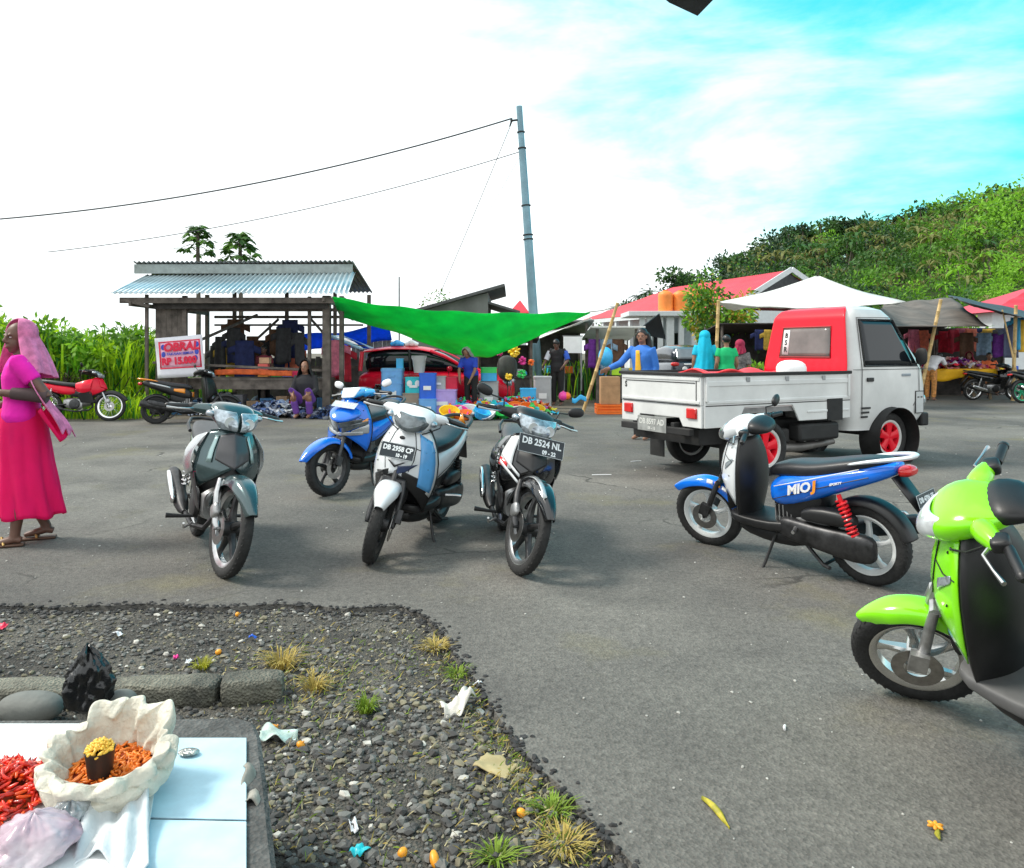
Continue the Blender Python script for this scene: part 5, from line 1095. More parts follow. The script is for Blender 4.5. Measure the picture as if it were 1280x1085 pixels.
# two parked motorcycles at the right
bk = underbone('grey motorcycle with chrome exhaust parked in front of the clothes stalls, side on', dict(paint=BLKG, paint2=BLKG, shield=BLKG, head=BLK, fork=CHROME, rim=CHROME, group=GR, mirrors=(1,)))
bk.matrix_world = Matrix.Translation((13.85, 21.9, .004)) @ Matrix.Rotation(R(4), 4, 'Z') @ Matrix.Rotation(R(7), 4, 'X')
bk = underbone('dark motorcycle with green front wheel at the right edge of the far road', dict(paint=BLKG, paint2=BLKG, shield=SILV, head=BLK, rim=GREENRIM, fender=GREENRIM, group=GR, mirrors=(-1, 1)))
bk.matrix_world = Matrix.Translation((14.38, 20.6, .004)) @ Matrix.Rotation(R(8), 4, 'Z') @ Matrix.Rotation(R(-7), 4, 'X')
# things next to the truck: cartons, orange crate
o = MB().box((0, 0, .32), (.5, .4, .64)).box((0, -.203, .32), (.08, .004, .62)).box((0, -.203, .45), (.5, .006, .01)).build('cardboard_box', mat('cardboard', (.42, .24, .12), .8, var=.15), smooth=0, bev=.008); o.location = at(762, 497, 17); o.location.z = .22; o.scale = (.85, .85, .95); tag(o, 'brown cardboard carton on an orange crate beside the truck tailgate', 'carton')
cr = MB().box((0, 0, .02), (.62, .44, .04))
for k in range(3):
    for s in (-1, 1): cr.box((0, s * .21, .07 + .06 * k), (.62, .02, .035)).box((s * .30, 0, .07 + .06 * k), (.02, .42, .035))
for sx in (-1, 1):
    for sy in (-1, 1): cr.box((sx * .295, sy * .205, .11), (.035, .035, .215))
o = cr.build('crate', plastic('orange'), smooth=0); o.location = at(762, 512, 17); o.location.z = .006; tag(o, 'orange plastic crate under the brown carton', 'crate')
o = MB().ell((0, 0, 0), (.18, .18, .24)).tube([(0, 0, -.24), (.01, 0, -.5)], .006, 5).build('balloon', plastic('sky blue')); o.location = at(757, 446, 18.5); tag(o, 'sky blue balloon hanging beside the leaning bamboo pole', 'balloon')
for i, (px, py, c, rr) in enumerate(((704, 495, 'pink', .10), (709, 495, 'orange', .08))):
    o = MB().ell((0, 0, 0), (rr, rr, rr), 18, 12).tube([(0, 0, rr * .95), (0, 0, rr * 1.15)], rr * .12, 8).build('toy_ball', plastic(c)); o.location = at(px, py, 16.5); tag(o, ['pink toy ball among the wares behind the black motorcycle', 'orange toy ball beside the pink one'][i], 'ball')
o = MB().grid(lambda u, v: at(715 + 18 * u, 497 + 6 * v - 3 * u + 2 * math.sin(u * 8), 16.4), 8, 3).build('blue_sheet', plastic('sky blue'), solid=.02); tag(o, 'folded sky blue plastic sheet beside the toy balls', 'sheet')
# artificial flowers on stands
FS = 'artificial flowers at the stall by the utility pole'
for i, (px, py, c, rr) in enumerate(((624, 441, 'pink', .09), (643, 439, 'yellow', .14), (653, 451, 'pink', .10), (664, 453, 'orange', .08), (652, 467, 'green', .11), (636, 471, 'yellow', .09))):
    q = at(px, py, 17.6); m = MB(); r2 = random.Random(i)
    m.m = 1; m.tube([(q.x + .05, q.y + .1, .02), (q.x + .06 * (i % 3 - 1), q.y, q.z * .5), q], .007, 6); m.m = 0
    for k in range(26):
        d = Vector((r2.uniform(-1, 1), r2.uniform(-1, 1), r2.uniform(-1, 1))).normalized(); rot = d.to_track_quat('Z', 'Y').to_matrix(); m.ell(q + d * rr * .7, (rr * .35, rr * .2, rr * .4), 6, 5, rot)
    o = m.build('artificial_flower', [plastic(c), DARKW]); tag(o, ['pink artificial bloom on the tallest thin stem left of the utility pole', 'large yellow artificial bloom', 'pink artificial bloom below the large yellow one', 'orange artificial bloom nearest the utility pole', 'green artificial leaf ball on a stem', 'low yellow artificial bloom beside the green leaf ball'][i], 'artificial flower', FS)
o = MB().ell((0, 0, 0), (.24, .2, .30), e=2.4).box((0, 0, -.6), (.05, .05, .7)).build('draped_display', mat('dark_drape', (.05, .055, .05), .8, var=.3)); o.location = at(634, 460, 17.9); tag(o, 'dark draped display stand among the artificial flowers', 'display stand')
tub(678, 470, 512, 22, 'pale grey', 18.6, 'pale grey basket bin beside the man in black', 'bin')
tub(660, 485, 512, 20, 'sky blue', 17.6, 'sky blue plastic stool bin under the orange bloom', 'bin')

HG = 'clothes hanging in the stalls'
rh = random.Random(40)
def hang(px, py, d, c, nm, w_=.42, l_=.75):
    q = at(px, py, d); ph = rh.random() * 6
    o = MB().grid(lambda u, v: ((u - .5) * w_ * (1 + .1 * v), .035 * math.sin(u * 8 + ph) * (.3 + v), -l_ * v + .03 * math.sin(u * 5 + ph) * v), 8, 8).grid(lambda u, v: ((u - .5) * w_ * 1.8, .02, -.02 - .16 * v - .3 * abs(u - .5)), 8, 3).build('hanging_garment', mat('garment_' + nm, c, .8, var=.3, vs=8, trl=.15), solid=.015, smooth=180)
    o.location = q; o.rotation_euler.z = rh.uniform(-.4, .4); tag(o, '%s garment hanging from a market stall' % nm.replace('_', ' '), 'garment', HG)
GC = [('crimson', (.5, .015, .04)), ('navy', (.02, .03, .12)), ('cream', (.6, .55, .42)), ('violet', (.2, .04, .35)), ('coral', (.75, .2, .12)), ('dark_grey', (.05, .05, .055)), ('pale_blue', (.3, .45, .6)), ('rose', (.7, .2, .3)), ('mustard', (.55, .36, .05)), ('brown', (.14, .07, .04))]
for i, (px, py, d) in enumerate(((1192, 412, 25.5), (1203, 410, 25.6), (1214, 411, 25.5), (1225, 410, 25.7), (1236, 411, 25.6), (1247, 412, 25.5), (1258, 412, 25.4), (1208, 416, 24.6), (1230, 416, 24.7), (1250, 417, 24.6), (1182, 414, 26), (1142, 412, 26), (1152, 413, 26), (950, 412, 27.2), (962, 412, 27.2), (975, 413, 27.2), (988, 412, 27.2))):
    hang(px, py, d, GC[i * 7 % 10][1], GC[i * 7 % 10][0])
for i, (px, py, d) in enumerate(((272, 432, 18.6), (284, 430, 18.6), (352, 428, 18.6), (366, 430, 18.6), (420, 425, 16.9), (428, 432, 17.2), (744, 424, 20.6), (757, 424, 20.6), (772, 424, 20.6))):
    hang(px, py, d, GC[(i * 3 + 5) % 10][1], GC[(i * 3 + 5) % 10][0], .36, .8)

for i in range(11):
    px, py, d = rh.uniform(258, 402), rh.uniform(396, 428), rh.uniform(17.2, 19.0)
    k = rh.choice((5, 5, 9, 2, 5, 6, 9, 5, 1)); hang(px, py, d, GC[k][1], GC[k][0], rh.uniform(.25, .42), rh.uniform(.4, .9))
BD = 'tied bundles of goods on the ground in and around the shed'
for i in range(24):
    px, py = rh.uniform(225, 455), rh.uniform(507, 519); p = g(px, py); s = rh.uniform(.13, .24); k = rh.randrange(10)
    o = MB().grid(lambda u, v: (s * (math.sin(math.pi * min(.999, v * .98 + .01)) ** .6) * (1 + .12 * mnoise.noise((u * 9, v * 5, i))) * math.cos(6.2832 * u), s * .8 * (math.sin(math.pi * min(.999, v * .98 + .01)) ** .6) * (1 + .12 * mnoise.noise((u * 9, v * 5, i + 3))) * math.sin(6.2832 * u), s * 1.5 * v * (1 + .1 * math.sin(u * 25) * v)), 18, 12).build('bundle', mat('bundle_' + GC[k][0], tuple(c * .6 for c in GC[k][1]), .75, var=.5, vs=9), smooth=180)
    o.location = (p.x, p.y, .004); tag(o, '%s tied bundle on the ground near the shed' % GC[k][0].replace('_', ' '), 'bundle', BD)
CR = 'crates and cartons under the shed counter'
for i in range(12):
    x, z = -7.3 + .31 * i + rh.uniform(-.05, .05), 0; s = rh.uniform(.22, .3); h = rh.uniform(.25, .5); c = rh.choice(((.3, .2, .12), (.12, .12, .13), (.05, .15, .3), (.35, .05, .05)))
    o = MB().box((0, 0, h / 2), (s, .3, h)).box((0, -.152, h * .6), (s * .5, .006, h * .3)).box((0, -.152, h - .02), (s, .008, .03)).build('carton', mat('carton_%d' % int(c[0] * 100), c, .8, var=.35, vs=5), smooth=0, bev=.008); o.location = (x, 16.95 + rh.uniform(-.1, .1), .004); tag(o, 'carton or crate under the shed counter', 'carton', CR)

BR = [(.85, .04, .3), (.9, .2, .02), (.8, .02, .05), (.05, .5, .75), (.1, .6, .12), (.9, .65, .05), (.75, .75, .78), (.85, .1, .45), (.5, .3, .75)]
for lab, px, py, rx, h, sd in (('heap of pink and orange packaged goods right of the basins', 648, 517, .75, .34, 61), ('heap of bright mixed packages in front of the red car', 588, 516, .6, .30, 62), ('low spill of bright plastic packages at the road edge', 618, 521, 1.0, .16, 63)):
    p = g(px, py); heap('goods_heap', lab, 'goods', (p.x, p.y), rx, .3, h, BR, sd, 120)
# ------------------------------------------------------------ people
SKIN = mat('brown_skin', (.26, .13, .08), .5, var=.12, vs=9)
SKIND = mat('dark_skin', (.13, .065, .045), .5, var=.15, vs=9)
HAIR = mat('black_hair', (.008, .007, .007), .4, var=.3, vs=30)
EYEW = mat('eye_white', (.7, .68, .65), .3); EYED = mat('eye_dark', (.01, .008, .008), .2); LIP = mat('lips', (.28, .07, .06), .45)
def cloth(name, col, trl=0, var=.14, vs=7): return mat('fabric_' + name, col, .8, var=var, vs=vs, bump=.25, bs=40, trl=trl)
def remesh(o, vox, smooth=2):
    d = o.modifiers.new('r', 'REMESH'); d.mode = 'VOXEL'; d.voxel_size = vox
    if smooth: q = o.modifiers.new('s', 'SMOOTH'); q.iterations = smooth; q.factor = .5
    bake(o); o.data.shade_smooth(); return o
def ring3(c, side, up, w_, d_, n=20, e=2.2):
    c = Vector(c); side = Vector(side).normalized(); up = Vector(up).normalized(); fw = side.cross(up).normalized(); o = []
    for j in range(n):
        a = 2 * math.pi * j / n; o.append(c + side * sgnpow(math.cos(a), 2 / e) * w_ + fw * sgnpow(math.sin(a), 2 / e) * d_)
    return o
J0 = dict(pel=(0, 0, .93), chest=(.0, 0, 1.25), neck=(-.005, 0, 1.42), head=(.015, 0, 1.545), sl=(0, .165, 1.36), el=(-.03, .215, 1.09), hl=(.03, .22, .86), sr=(0, -.165, 1.36), er=(-.03, -.215, 1.09), hr=(.03, -.22, .86),
          hipl=(0, .085, .90), kl=(.02, .095, .49), al=(-.02, .095, .07), hipr=(0, -.085, .90), kr=(.02, -.095, .49), ar=(-.02, -.095, .07), face=(1, 0, 0))
def torso(m, J, k, waist=True, low=-.06):
    P, Ch, Nk = J['pel'], J['chest'], J['neck']; up1 = (Ch - P).normalized(); up2 = (Nk - Ch).normalized(); s1 = J['hipl'] - J['hipr']; s2 = J['sl'] - J['sr']
    sm = (s1.normalized() + s2.normalized())
    m.loft([ring3(P + up1 * low, s1, up1, .15 * k, .105 * k), ring3(P + up1 * .03, s1, up1, .165 * k, .115 * k), ring3(P.lerp(Ch, .45), sm, up1, .135 * k, .10 * k), ring3(P.lerp(Ch, .8), s2, up1, .15 * k, .11 * k), ring3(Ch, s2, up2, .165 * k, .112 * k), ring3(Ch.lerp(Nk, .5), s2, up2, .17 * k, .09 * k), ring3(Ch.lerp(Nk, .82), s2, up2, .11 * k, .07 * k), ring3(Nk, s2, up2, .055 * k, .052 * k)])
def hand(m, wrist, direction, palm_n, curl, s, side):
    d = Vector(direction).normalized(); n = Vector(palm_n); n = (n - d * n.dot(d)).normalized(); t = d.cross(n) * side
    c = Vector(wrist) + d * .045 * s
    m.ell(c, (.052 * s, .040 * s, .016 * s), 14, 10, Matrix((d, t, n)).transposed(), e=2.6)
    for i, (off, ln) in enumerate(((.029, .066), (.010, .076), (-.010, .070), (-.028, .054))):
        b = Vector(wrist) + d * .088 * s + t * off * s; pts = [b - d * .02 * s]; dd = d
        for j in range(4):
            pts.append(b); a = curl * (.35 + .25 * j); dd = (d * math.cos(a) + n * math.sin(a) + t * off * 1.5).normalized(); b = b + dd * ln * s / 3
        m.tube(pts, [.0095 * s, .0095 * s, .009 * s, .008 * s, .007 * s][:len(pts)], 8)
    b = Vector(wrist) + d * .025 * s + t * .032 * s
    m.tube([b, b + (d * .6 + t * .7 + n * .1).normalized() * .035 * s, b + (d * .6 + t * .7 + n * .1).normalized() * .035 * s + (d * .9 + t * .2 + n * .3).normalized() * .03 * s, b + (d * .6 + t * .7 + n * .1).normalized() * .035 * s + (d * .9 + t * .1 + n * .4).normalized() * .05 * s], [.013 * s, .012 * s, .010 * s, .008 * s], 8)
def person(label, loc, rz, o, k=1., J=None):
    root = empty('person'); tag(root, label, 'person')
    j = {a: Vector(b) for a, b in J0.items()}
    for a, b in (J or {}).items(): j[a] = Vector(b)
    skin = o.get('skin', SKIN); vox = o.get('vox', .011)
    m = MB(); torso(m, j, 1.)
    hd = j['head']; fc = j['face'].normalized(); sd = Vector((0, 0, 1)).cross(fc).normalized(); up = fc.cross(sd); HR = Matrix((fc, sd, up)).transposed()
    def hp(x, y, z): return hd + fc * x + sd * y + up * z
    m.tube([j['neck'] - Vector((0, 0, .05)), j['neck'] + Vector((0, 0, .02)), hd + up * -.04 - fc * .02], [.055, .05, .05], 12)
    m.ell(hp(-.012, 0, .03), (.092, .073, .092), 18, 14, HR).ell(hp(.022, 0, -.035), (.062, .056, .075), 16, 12, HR).ell(hp(.045, 0, -.085), (.028, .03, .022), 12, 8, HR)
    m.tube([hp(.082, 0, .022), hp(.098, 0, -.012), hp(.088, 0, -.022)], [.009, .016, .014], 8).ell(hp(.085, .013, -.022), (.012, .011, .009)).ell(hp(.085, -.013, -.022), (.012, .011, .009))
    m.ell(hp(.078, 0, -.053), (.014, .026, .008)).ell(hp(.076, 0, -.063), (.014, .022, .009)).ell(hp(.075, .03, .03), (.015, .028, .008)).ell(hp(.075, -.03, .03), (.015, .028, .008))
    for s in (-1, 1): m.ell(hp(-.01, s * .074, -.005), (.022, .009, .032), 10, 8, HR)
    for s, S, E, Hh in ((1, 'sl', 'el', 'hl'), (-1, 'sr', 'er', 'hr')):
        a, b, c = j[S], j[E], j[Hh]
        m.tube([a.lerp(j['chest'], .25), a, a.lerp(b, .4), b, b.lerp(c, .3), c, c + (c - b).normalized() * .02], [.05, .056, .048, .040, .041, .027, .026], 12)
        d = (c - b).normalized(); pn = o.get('palm_' + ('l' if s > 0 else 'r'), (0, -s, 0)) 
        hand(m, c, o.get('hand_' + ('l' if s > 0 else 'r'), d), pn, o.get('curl', .5), 1.0, s)
    for s, S, E, Hh in ((1, 'hipl', 'kl', 'al'), (-1, 'hipr', 'kr', 'ar')):
        a, b, c = j[S], j[E], j[Hh]
        m.tube([a + Vector((0, 0, .03)), a.lerp(b, .3), b, b.lerp(c, .3), c + (b - c) * .12, c], [.085, .08, .055, .056, .036, .036], 12)
        ff = o.get('foot', Vector((1, 0, 0))); ff = Vector(ff).normalized()
        m.tube([c - ff * .045 + Vector((0, 0, -.03)), c + Vector((0, 0, -.015)), c + ff * .08 + Vector((0, 0, -.035)), c + ff * .15 + Vector((0, 0, -.05))], [.032, .038, .036, .02], 10, flat=.8)
    body = m.build('body', skin, root); remesh(body, vox, 2)
    ey = MB()
    for s in (-1, 1): ey.ell(hp(.069, s * .03, .012), (.011, .013, .005))
    ew = ey.build('eye', EYEW, body)
    ey = MB()
    for s in (-1, 1): ey.ell(hp(.0775, s * .03, .012), (.005, .0065, .006))
    ey.build('pupil', EYED, ew if False else body)
    ey = MB()
    for s in (-1, 1): ey.tube([hp(.083, s * .012, .032), hp(.087, s * .03, .038), hp(.074, s * .05, .03)], .0022, 5)
    ey.build('eyebrow', HAIR, body)
    MB().ell(hp(.088, 0, -.058), (.006, .021, .007), 10, 6, HR).build('lips', LIP, body)
    if o.get('hair'):
        h = MB()
        h.ell(hp(-.025, 0, .045), (.100, .083, .090), 18, 12, HR)
        if o['hair'] == 'long':
            for s in (-1, 0, 1): h.tube([hp(-.05, s * .06, .04), hp(-.07, s * .085, -.08), hp(-.06, s * .10, -.22), hp(-.03, s * .11, -.36)], [.05, .055, .055, .02], 10)
        hh = h.build('hair', HAIR, root); remesh(hh, .012, 1)
        # clear the face
    if o.get('shirt'):
        h = MB(); torso(h, j, 1.13, low=o.get('hem', -.10)); sl = o.get('sleeve', .6)
        for S, E, Hh in (('sl', 'el', 'hl'), ('sr', 'er', 'hr')):
            a, b, c = j[S], j[E], j[Hh]
            if sl <= 1: h.tube([a.lerp(j['chest'], .3), a, a.lerp(b, sl * .5), a.lerp(b, sl)], [.06, .066, .064, .062], 12)
            else: h.tube([a.lerp(j['chest'], .3), a, a.lerp(b, .5), b, b.lerp(c, (sl - 1) * .5), b.lerp(c, sl - 1)], [.06, .066, .06, .055, .05, .042], 12)
        sh_ = h.build('shirt', o['shirt'], root); remesh(sh_, .013, 3)
    if o.get('trousers'):
        h = MB(); P = j['pel']; up1 = (j['chest'] - P).normalized(); s1 = j['hipl'] - j['hipr']
        h.loft([ring3(P + up1 * .06, s1, up1, .15, .108), ring3(P, s1, up1, .175, .125), ring3(P - up1 * .08, s1, up1, .165, .12)])
        for S, E, Hh in (('hipl', 'kl', 'al'), ('hipr', 'kr', 'ar')):
            a, b, c = j[S], j[E], j[Hh]; e = o.get('leg', .95)
            h.tube([a + Vector((0, 0, .04)), a.lerp(b, .3), b, b.lerp(c, e * .5), b.lerp(c, e)], [.095, .092, .07, .065, .062], 12)
        t_ = h.build('trousers', o['trousers'], root); remesh(t_, .014, 3)
    if o.get('skirt'):
        w0, w1, z1 = o.get('skirt_shape', (.16, .25, .22)); P = j['pel']; ctr = (j['al'] + j['ar']) / 2
        def fn(u, v):
            a = 2 * math.pi * u; z = (P.z + .08) * (1 - v) + z1 * v; w_ = (lerp([0, .15, .5, 1], [w0, w0 * 1.12, (w0 + w1) / 2, w1], v)) * (1 + .10 * v * math.sin(a * 9 + 2 * math.sin(v * 3)) + .06 * v * math.sin(a * 4 + 1) + .03 * v * math.sin(a * 17 + 3 * v)); cx = P.x + (ctr.x - P.x) * v; cy = P.y + (ctr.y - P.y) * v
            st = 1 + o.get('stride', 0) * v
            return (cx + w_ * st * math.cos(a) * .85, cy + w_ * math.sin(a), z + .012 * v * math.sin(a * 5))
        MB().grid(fn, 72, 24).build('skirt', o['skirt'], root, smooth=180, solid=.008)
    if o.get('hijab'):
        drop, wd = o.get('drape', (.30, .20))
        def fn(u, v):
            a = R(62) + (2 * math.pi - R(124)) * u; back = -math.cos(a)
            if v < .5:
                t = v / .5; th = t * 2.0; r_ = .108 * math.sin(min(th, 1.75)) + .004; x, z = r_ * math.cos(a) * 1.08, .045 + .105 * math.cos(th)
                y = r_ * math.sin(a) * .92; x -= .012
                return hp(x, y, z)
            t = (v - .5) / .5; r_ = .107 + (wd - .107) * t ** .9; z = .003 - (drop + .06 * max(0, back)) * t
            f = .012 * t * math.sin(u * 44 + t * 4) + .008 * math.sin(u * 19)
            return hp((r_ + f) * math.cos(a) * (1.08 - .25 * t) - .012 - .02 * t, (r_ + f) * math.sin(a) * (.92 + .06 * t), z)
        MB().grid(fn, 60, 26).build('headscarf', o['hijab'], root, smooth=180, solid=.008, sub=1)
    root.matrix_world = Matrix.Translation(loc) @ Matrix.Rotation(R(rz), 4, 'Z') @ Matrix.Scale(k, 4)
    return root
# the woman walking past at the left edge
PINK = cloth('hot_pink', (1.0, .003, .17), trl=.35, var=.06); MAG = cloth('magenta', (.78, .004, .38)); SCF = cloth('pink_scarf', (.80, .24, .46), trl=.25, var=.3, vs=16)
wp = g(27, 679)
JW = dict(head=(.02, 0, 1.53), neck=(.0, 0, 1.41), face=(.82, .57, -.05), el=(-.20, .215, 1.10), hl=(.09, .17, 1.135), er=(.0, -.22, 1.08), hr=(.22, -.06, 1.0), kl=(-.02, .08, .49), al=(.03, .085, .07), kr=(.02, -.09, .48), ar=(-.15, -.09, .09), hipl=(.0, .085, .9))
wm = person('woman in a bright pink dress and pink headscarf walking at the left edge', (wp.x, wp.y, 0), 203, dict(skin=SKIND, vox=.007, shirt=MAG, sleeve=.55, hem=-.02, skirt=PINK, skirt_shape=(.15, .158, .20), stride=.6, hijab=SCF, drape=(.26, .235), palm_l=(.2, -.3, -1), hand_l=(1, -.15, -.25), curl=.9), .965, JW)
def shawl(u, v):
    return (-.07 - .20 * v - .06 * u * v + .03 * math.sin(v * 5), .19 + .10 * math.sin(v * 2.2) * (1 - .5 * u) - .22 * u, 1.37 - .52 * v - .05 * u + .025 * math.sin(u * 14 + v * 4) * v)
MB().grid(shawl, 18, 22).build('shawl', SCF, wm, smooth=180, solid=.008, sub=1)
MB().grid(lambda u, v: (-.16 - .14 * v + .02 * math.sin(u * 9), .24 - .20 * u, 1.02 - .24 * v * (1 - .3 * u) - .03 * math.sin(u * 6)), 12, 10).build('shawl_end', PINK, wm, smooth=180, solid=.008)
MB().tube([(-.20, .215, 1.10), (-.10, .20, 1.118), (.03, .182, 1.13)], [.052, .05, .042], 12).build('dark_sleeve', cloth('brown_sleeve', (.07, .045, .045)), wm)
for (ax_, ay) in ((.03, .085), (-.15, -.09)):
    sd_ = MB().box((ax_ + .06, ay, .012), (.25, .085, .02)); sd_.build('sandal', mat('sandal', (.10, .05, .03), .6), wm, bev=.01)
    MB().tube([(ax_ + .06, ay - .045, .02), (ax_ + .08, ay, .07), (ax_ + .06, ay + .045, .02)], .009, 6).build('sandal_strap', mat('gold_strap', (.5, .33, .12), .4, .6), wm)
# woman by the truck
q = at(803, 440, 12.0)
person('woman in a blue jacket and yellow top reaching out behind the truck tailgate', (q.x, q.y, 0), 228, dict(shirt=cloth('denim', (.03, .16, .55)), sleeve=1.9, hem=-.12, trousers=cloth('dark_jeans', (.012, .012, .014)), leg=1.06, hair='long'), 1.05,
    dict(er=(.14, -.30, 1.14), hr=(.32, -.40, 1.06), face=(.85, .3, -.1))) 
wj = bpy.data.objects['person.001']
MB().grid(lambda u, v: (.125 + .012 * math.sin(u * 3.1) - .02 * (1 - v), (u - .5) * (.13 - .07 * v), .84 + .50 * v), 8, 8).build('yellow_top', cloth('yellow', (.75, .42, .03)), wj, solid=.012, smooth=180)
def simple(label, px, d, rz, o, k=1., J=None):
    return person(label, (at(px, 440, d).x, d, .004), rz, dict(dict(vox=.016), **o), k, J)
simple('man in a black shirt with blue and white sleeves bending over the wares', 697, 19.6, 250, dict(shirt=cloth('black', (.012, .012, .015)), sleeve=.4, trousers=cloth('black_trousers', (.012, .012, .013)), hair='short', skin=SKIND), 1.04, dict(head=(.12, 0, 1.50), neck=(.06, 0, 1.40), face=(.8, 0, -.55), er=(.06, -.28, 1.12), hr=(.22, -.30, 1.0), el=(.06, .28, 1.12), hl=(.24, .22, .98)))
mb = bpy.data.objects['person.002']
for s in (-1, 1): MB().tube([(0, s * .19, 1.33), (.03, s * .24, 1.22), (.055, s * .275, 1.13)], [.07, .07, .066], 10).build('coloured_sleeve', [cloth('white_sleeve', (.6, .62, .7)), None, cloth('blue_sleeve', (.03, .1, .5))][s + 1], mb)
tw = simple('woman in a long turquoise veil seen from behind, beyond the truck bed', 881, 16.5, 80, dict(hijab=cloth('turquoise', (.0, .50, .72), trl=.15), drape=(.88, .27), skirt=cloth('dark_skirt', (.02, .03, .05)), shirt=cloth('turquoise_d', (.0, .45, .65))), 1.09)
simple('person in a green shirt seen from behind, between the veiled woman and the striped shirt', 908, 16.2, 95, dict(shirt=cloth('green', (.0, .42, .14)), sleeve=.5, trousers=cloth('grey_trousers', (.05, .05, .055)), hair='short'), 1.04, dict(hl=(.1, .2, .9), hr=(.1, -.2, .9)))
simple('person in a grey striped shirt and red headscarf behind the truck bed', 925, 17.0, 60, dict(shirt=cloth('grey_stripe', (.14, .13, .13), var=.5, vs=24), sleeve=.9, trousers=MATS['fabric_dark_jeans'], hijab=cloth('dark_red', (.30, .01, .05)), drape=(.14, .14)), .98)
simple('person in a white shirt bending over the yellow clothes table', 1163, 21.6, 35, dict(shirt=cloth('white', (.62, .63, .66)), sleeve=.8, trousers=cloth('plaid', (.5, .22, .06), var=.5, vs=18), hair='short'), 1.0, dict(chest=(.24, 0, 1.16), neck=(.40, 0, 1.20), head=(.50, 0, 1.22), face=(.6, 0, -.8), sl=(.33, .17, 1.18), sr=(.33, -.17, 1.18), el=(.45, .2, .98), er=(.45, -.2, .98), hl=(.6, .15, .95), hr=(.6, -.15, .95)))
SIT = dict(pel=(0, 0, .62), chest=(.04, 0, .95), neck=(.05, 0, 1.12), head=(.08, 0, 1.24), sl=(.04, .165, 1.06), sr=(.04, -.165, 1.06), el=(.1, .22, .82), er=(.1, -.22, .82), hl=(.3, .14, .74), hr=(.3, -.14, .74), hipl=(.0, .09, .60), hipr=(.0, -.09, .60), kl=(.42, .12, .58), kr=(.42, -.12, .58), al=(.40, .12, .12), ar=(.46, -.12, .12))
simple('person in orange and pink sitting behind the parked grey motorcycle', 1236, 23.6, 250, dict(shirt=cloth('orange', (.8, .16, .05)), sleeve=.5, trousers=cloth('peach', (.75, .33, .16)), hair='short'), 1.0, SIT)
simple('person in red clothes sitting among the clothes heaps', 1212, 24.3, 230, dict(shirt=cloth('red', (.6, .02, .05)), sleeve=.6, trousers=MATS['fabric_dark_jeans'], hijab=MATS['fabric_dark_red'], drape=(.16, .15)), 1.0, SIT)
SQ = {a: (b[0], b[1], b[2] - .30) if len(b) == 3 else b for a, b in SIT.items()}
SQ.update(kl=(.34, .16, .52), kr=(.34, -.16, .52), al=(.16, .12, .08), ar=(.16, -.12, .08))
simple('person in black with a purple skirt squatting by the shed post', 383, 15.9, 265, dict(shirt=cloth('charcoal', (.02, .02, .024)), sleeve=1.6, trousers=cloth('purple', (.16, .06, .34)), hijab=cloth('black_veil', (.015, .015, .018)), drape=(.2, .17)), 1.12, SQ)
simple('person in a blue shirt bending among the plastic wares', 589, 17.1, 250, dict(shirt=cloth('royal_blue', (.02, .06, .5)), sleeve=.8, trousers=MATS['fabric_black_trousers'], hijab=cloth('grey_veil', (.3, .31, .3)), drape=(.12, .13)), .95, dict(chest=(.12, 0, 1.2), neck=(.2, 0, 1.34), head=(.28, 0, 1.42), face=(.7, 0, -.7), sl=(.14, .165, 1.28), sr=(.14, -.165, 1.28), el=(.25, .2, 1.02), er=(.25, -.2, 1.02), hl=(.36, .14, .82), hr=(.36, -.14, .82)))
simple('person in a dark red top standing inside the wooden shed', 330, 18.0, 260, dict(shirt=cloth('maroon', (.22, .03, .05)), sleeve=.6, trousers=MATS['fabric_dark_jeans'], hair='short', skin=SKIND), .92)
# ------------------------------------------------------------ gravel and the seller's platform in the foreground
GRAV = custom_ground('gravel_soil', (.055, .052, .047), (.15, .14, .12), bump=1.0, bs=60, big=2.5)
gz = -.022
def gravel_z(x, y): return gz + .011 * mnoise.noise((x * 1.7, y * 1.7, 3)) + .006 * mnoise.noise((x * 7, y * 7, 1)) + .02 * max(0, min(1, (2.6 - y) / 1.4)) * 0
o = MB().grid(lambda u, v: (-6 + 6.8 * u, -.5 + 4.85 * v, gravel_z(-6 + 6.8 * u, -.5 + 4.85 * v)), 110, 90).build('gravel_bed', GRAV, smooth=180); tag(o, kind='structure')
PG = [(-8, edge[0].y)] + [(p.x, p.y) for p in edge[::2]] + [(edge[-1].x, -3), (-8, -3)]
def inside(x, y, mg=.012):
    x += mg; y += mg; c = False; n = len(PG)
    for i in range(n):
        x1, y1 = PG[i]; x2, y2 = PG[i - 1]
        if (y1 > y) != (y2 > y) and x < (x2 - x1) * (y - y1) / (y2 - y1) + x1: c = not c
    return c
r_ = random.Random(3)
ICO = bmesh.new(); bmesh.ops.create_icosphere(ICO, subdivisions=1, radius=1); IV = [v.co.copy() for v in ICO.verts]; IF = [tuple(v.index for v in f.verts) for f in ICO.faces]; ICO.free()
def stone(m, p, s):
    ax = Vector((r_.uniform(-1, 1), r_.uniform(-1, 1), r_.uniform(-1, 1))).normalized(); rot = Matrix.Rotation(r_.random() * 6.28, 3, ax); sc = Vector((s * r_.uniform(.8, 1.5), s * r_.uniform(.7, 1.1), s * r_.uniform(.45, .8))); rz = Matrix.Rotation(r_.random() * 6.28, 3, 'Z')
    m.add([Vector(p) + rz @ (Vector((q.x * sc.x, q.y * sc.y, q.z * sc.z)) + Vector((r_.uniform(-1, 1), r_.uniform(-1, 1), r_.uniform(-1, 1))) * s * .16) for q in [rot @ v for v in IV]], IF)
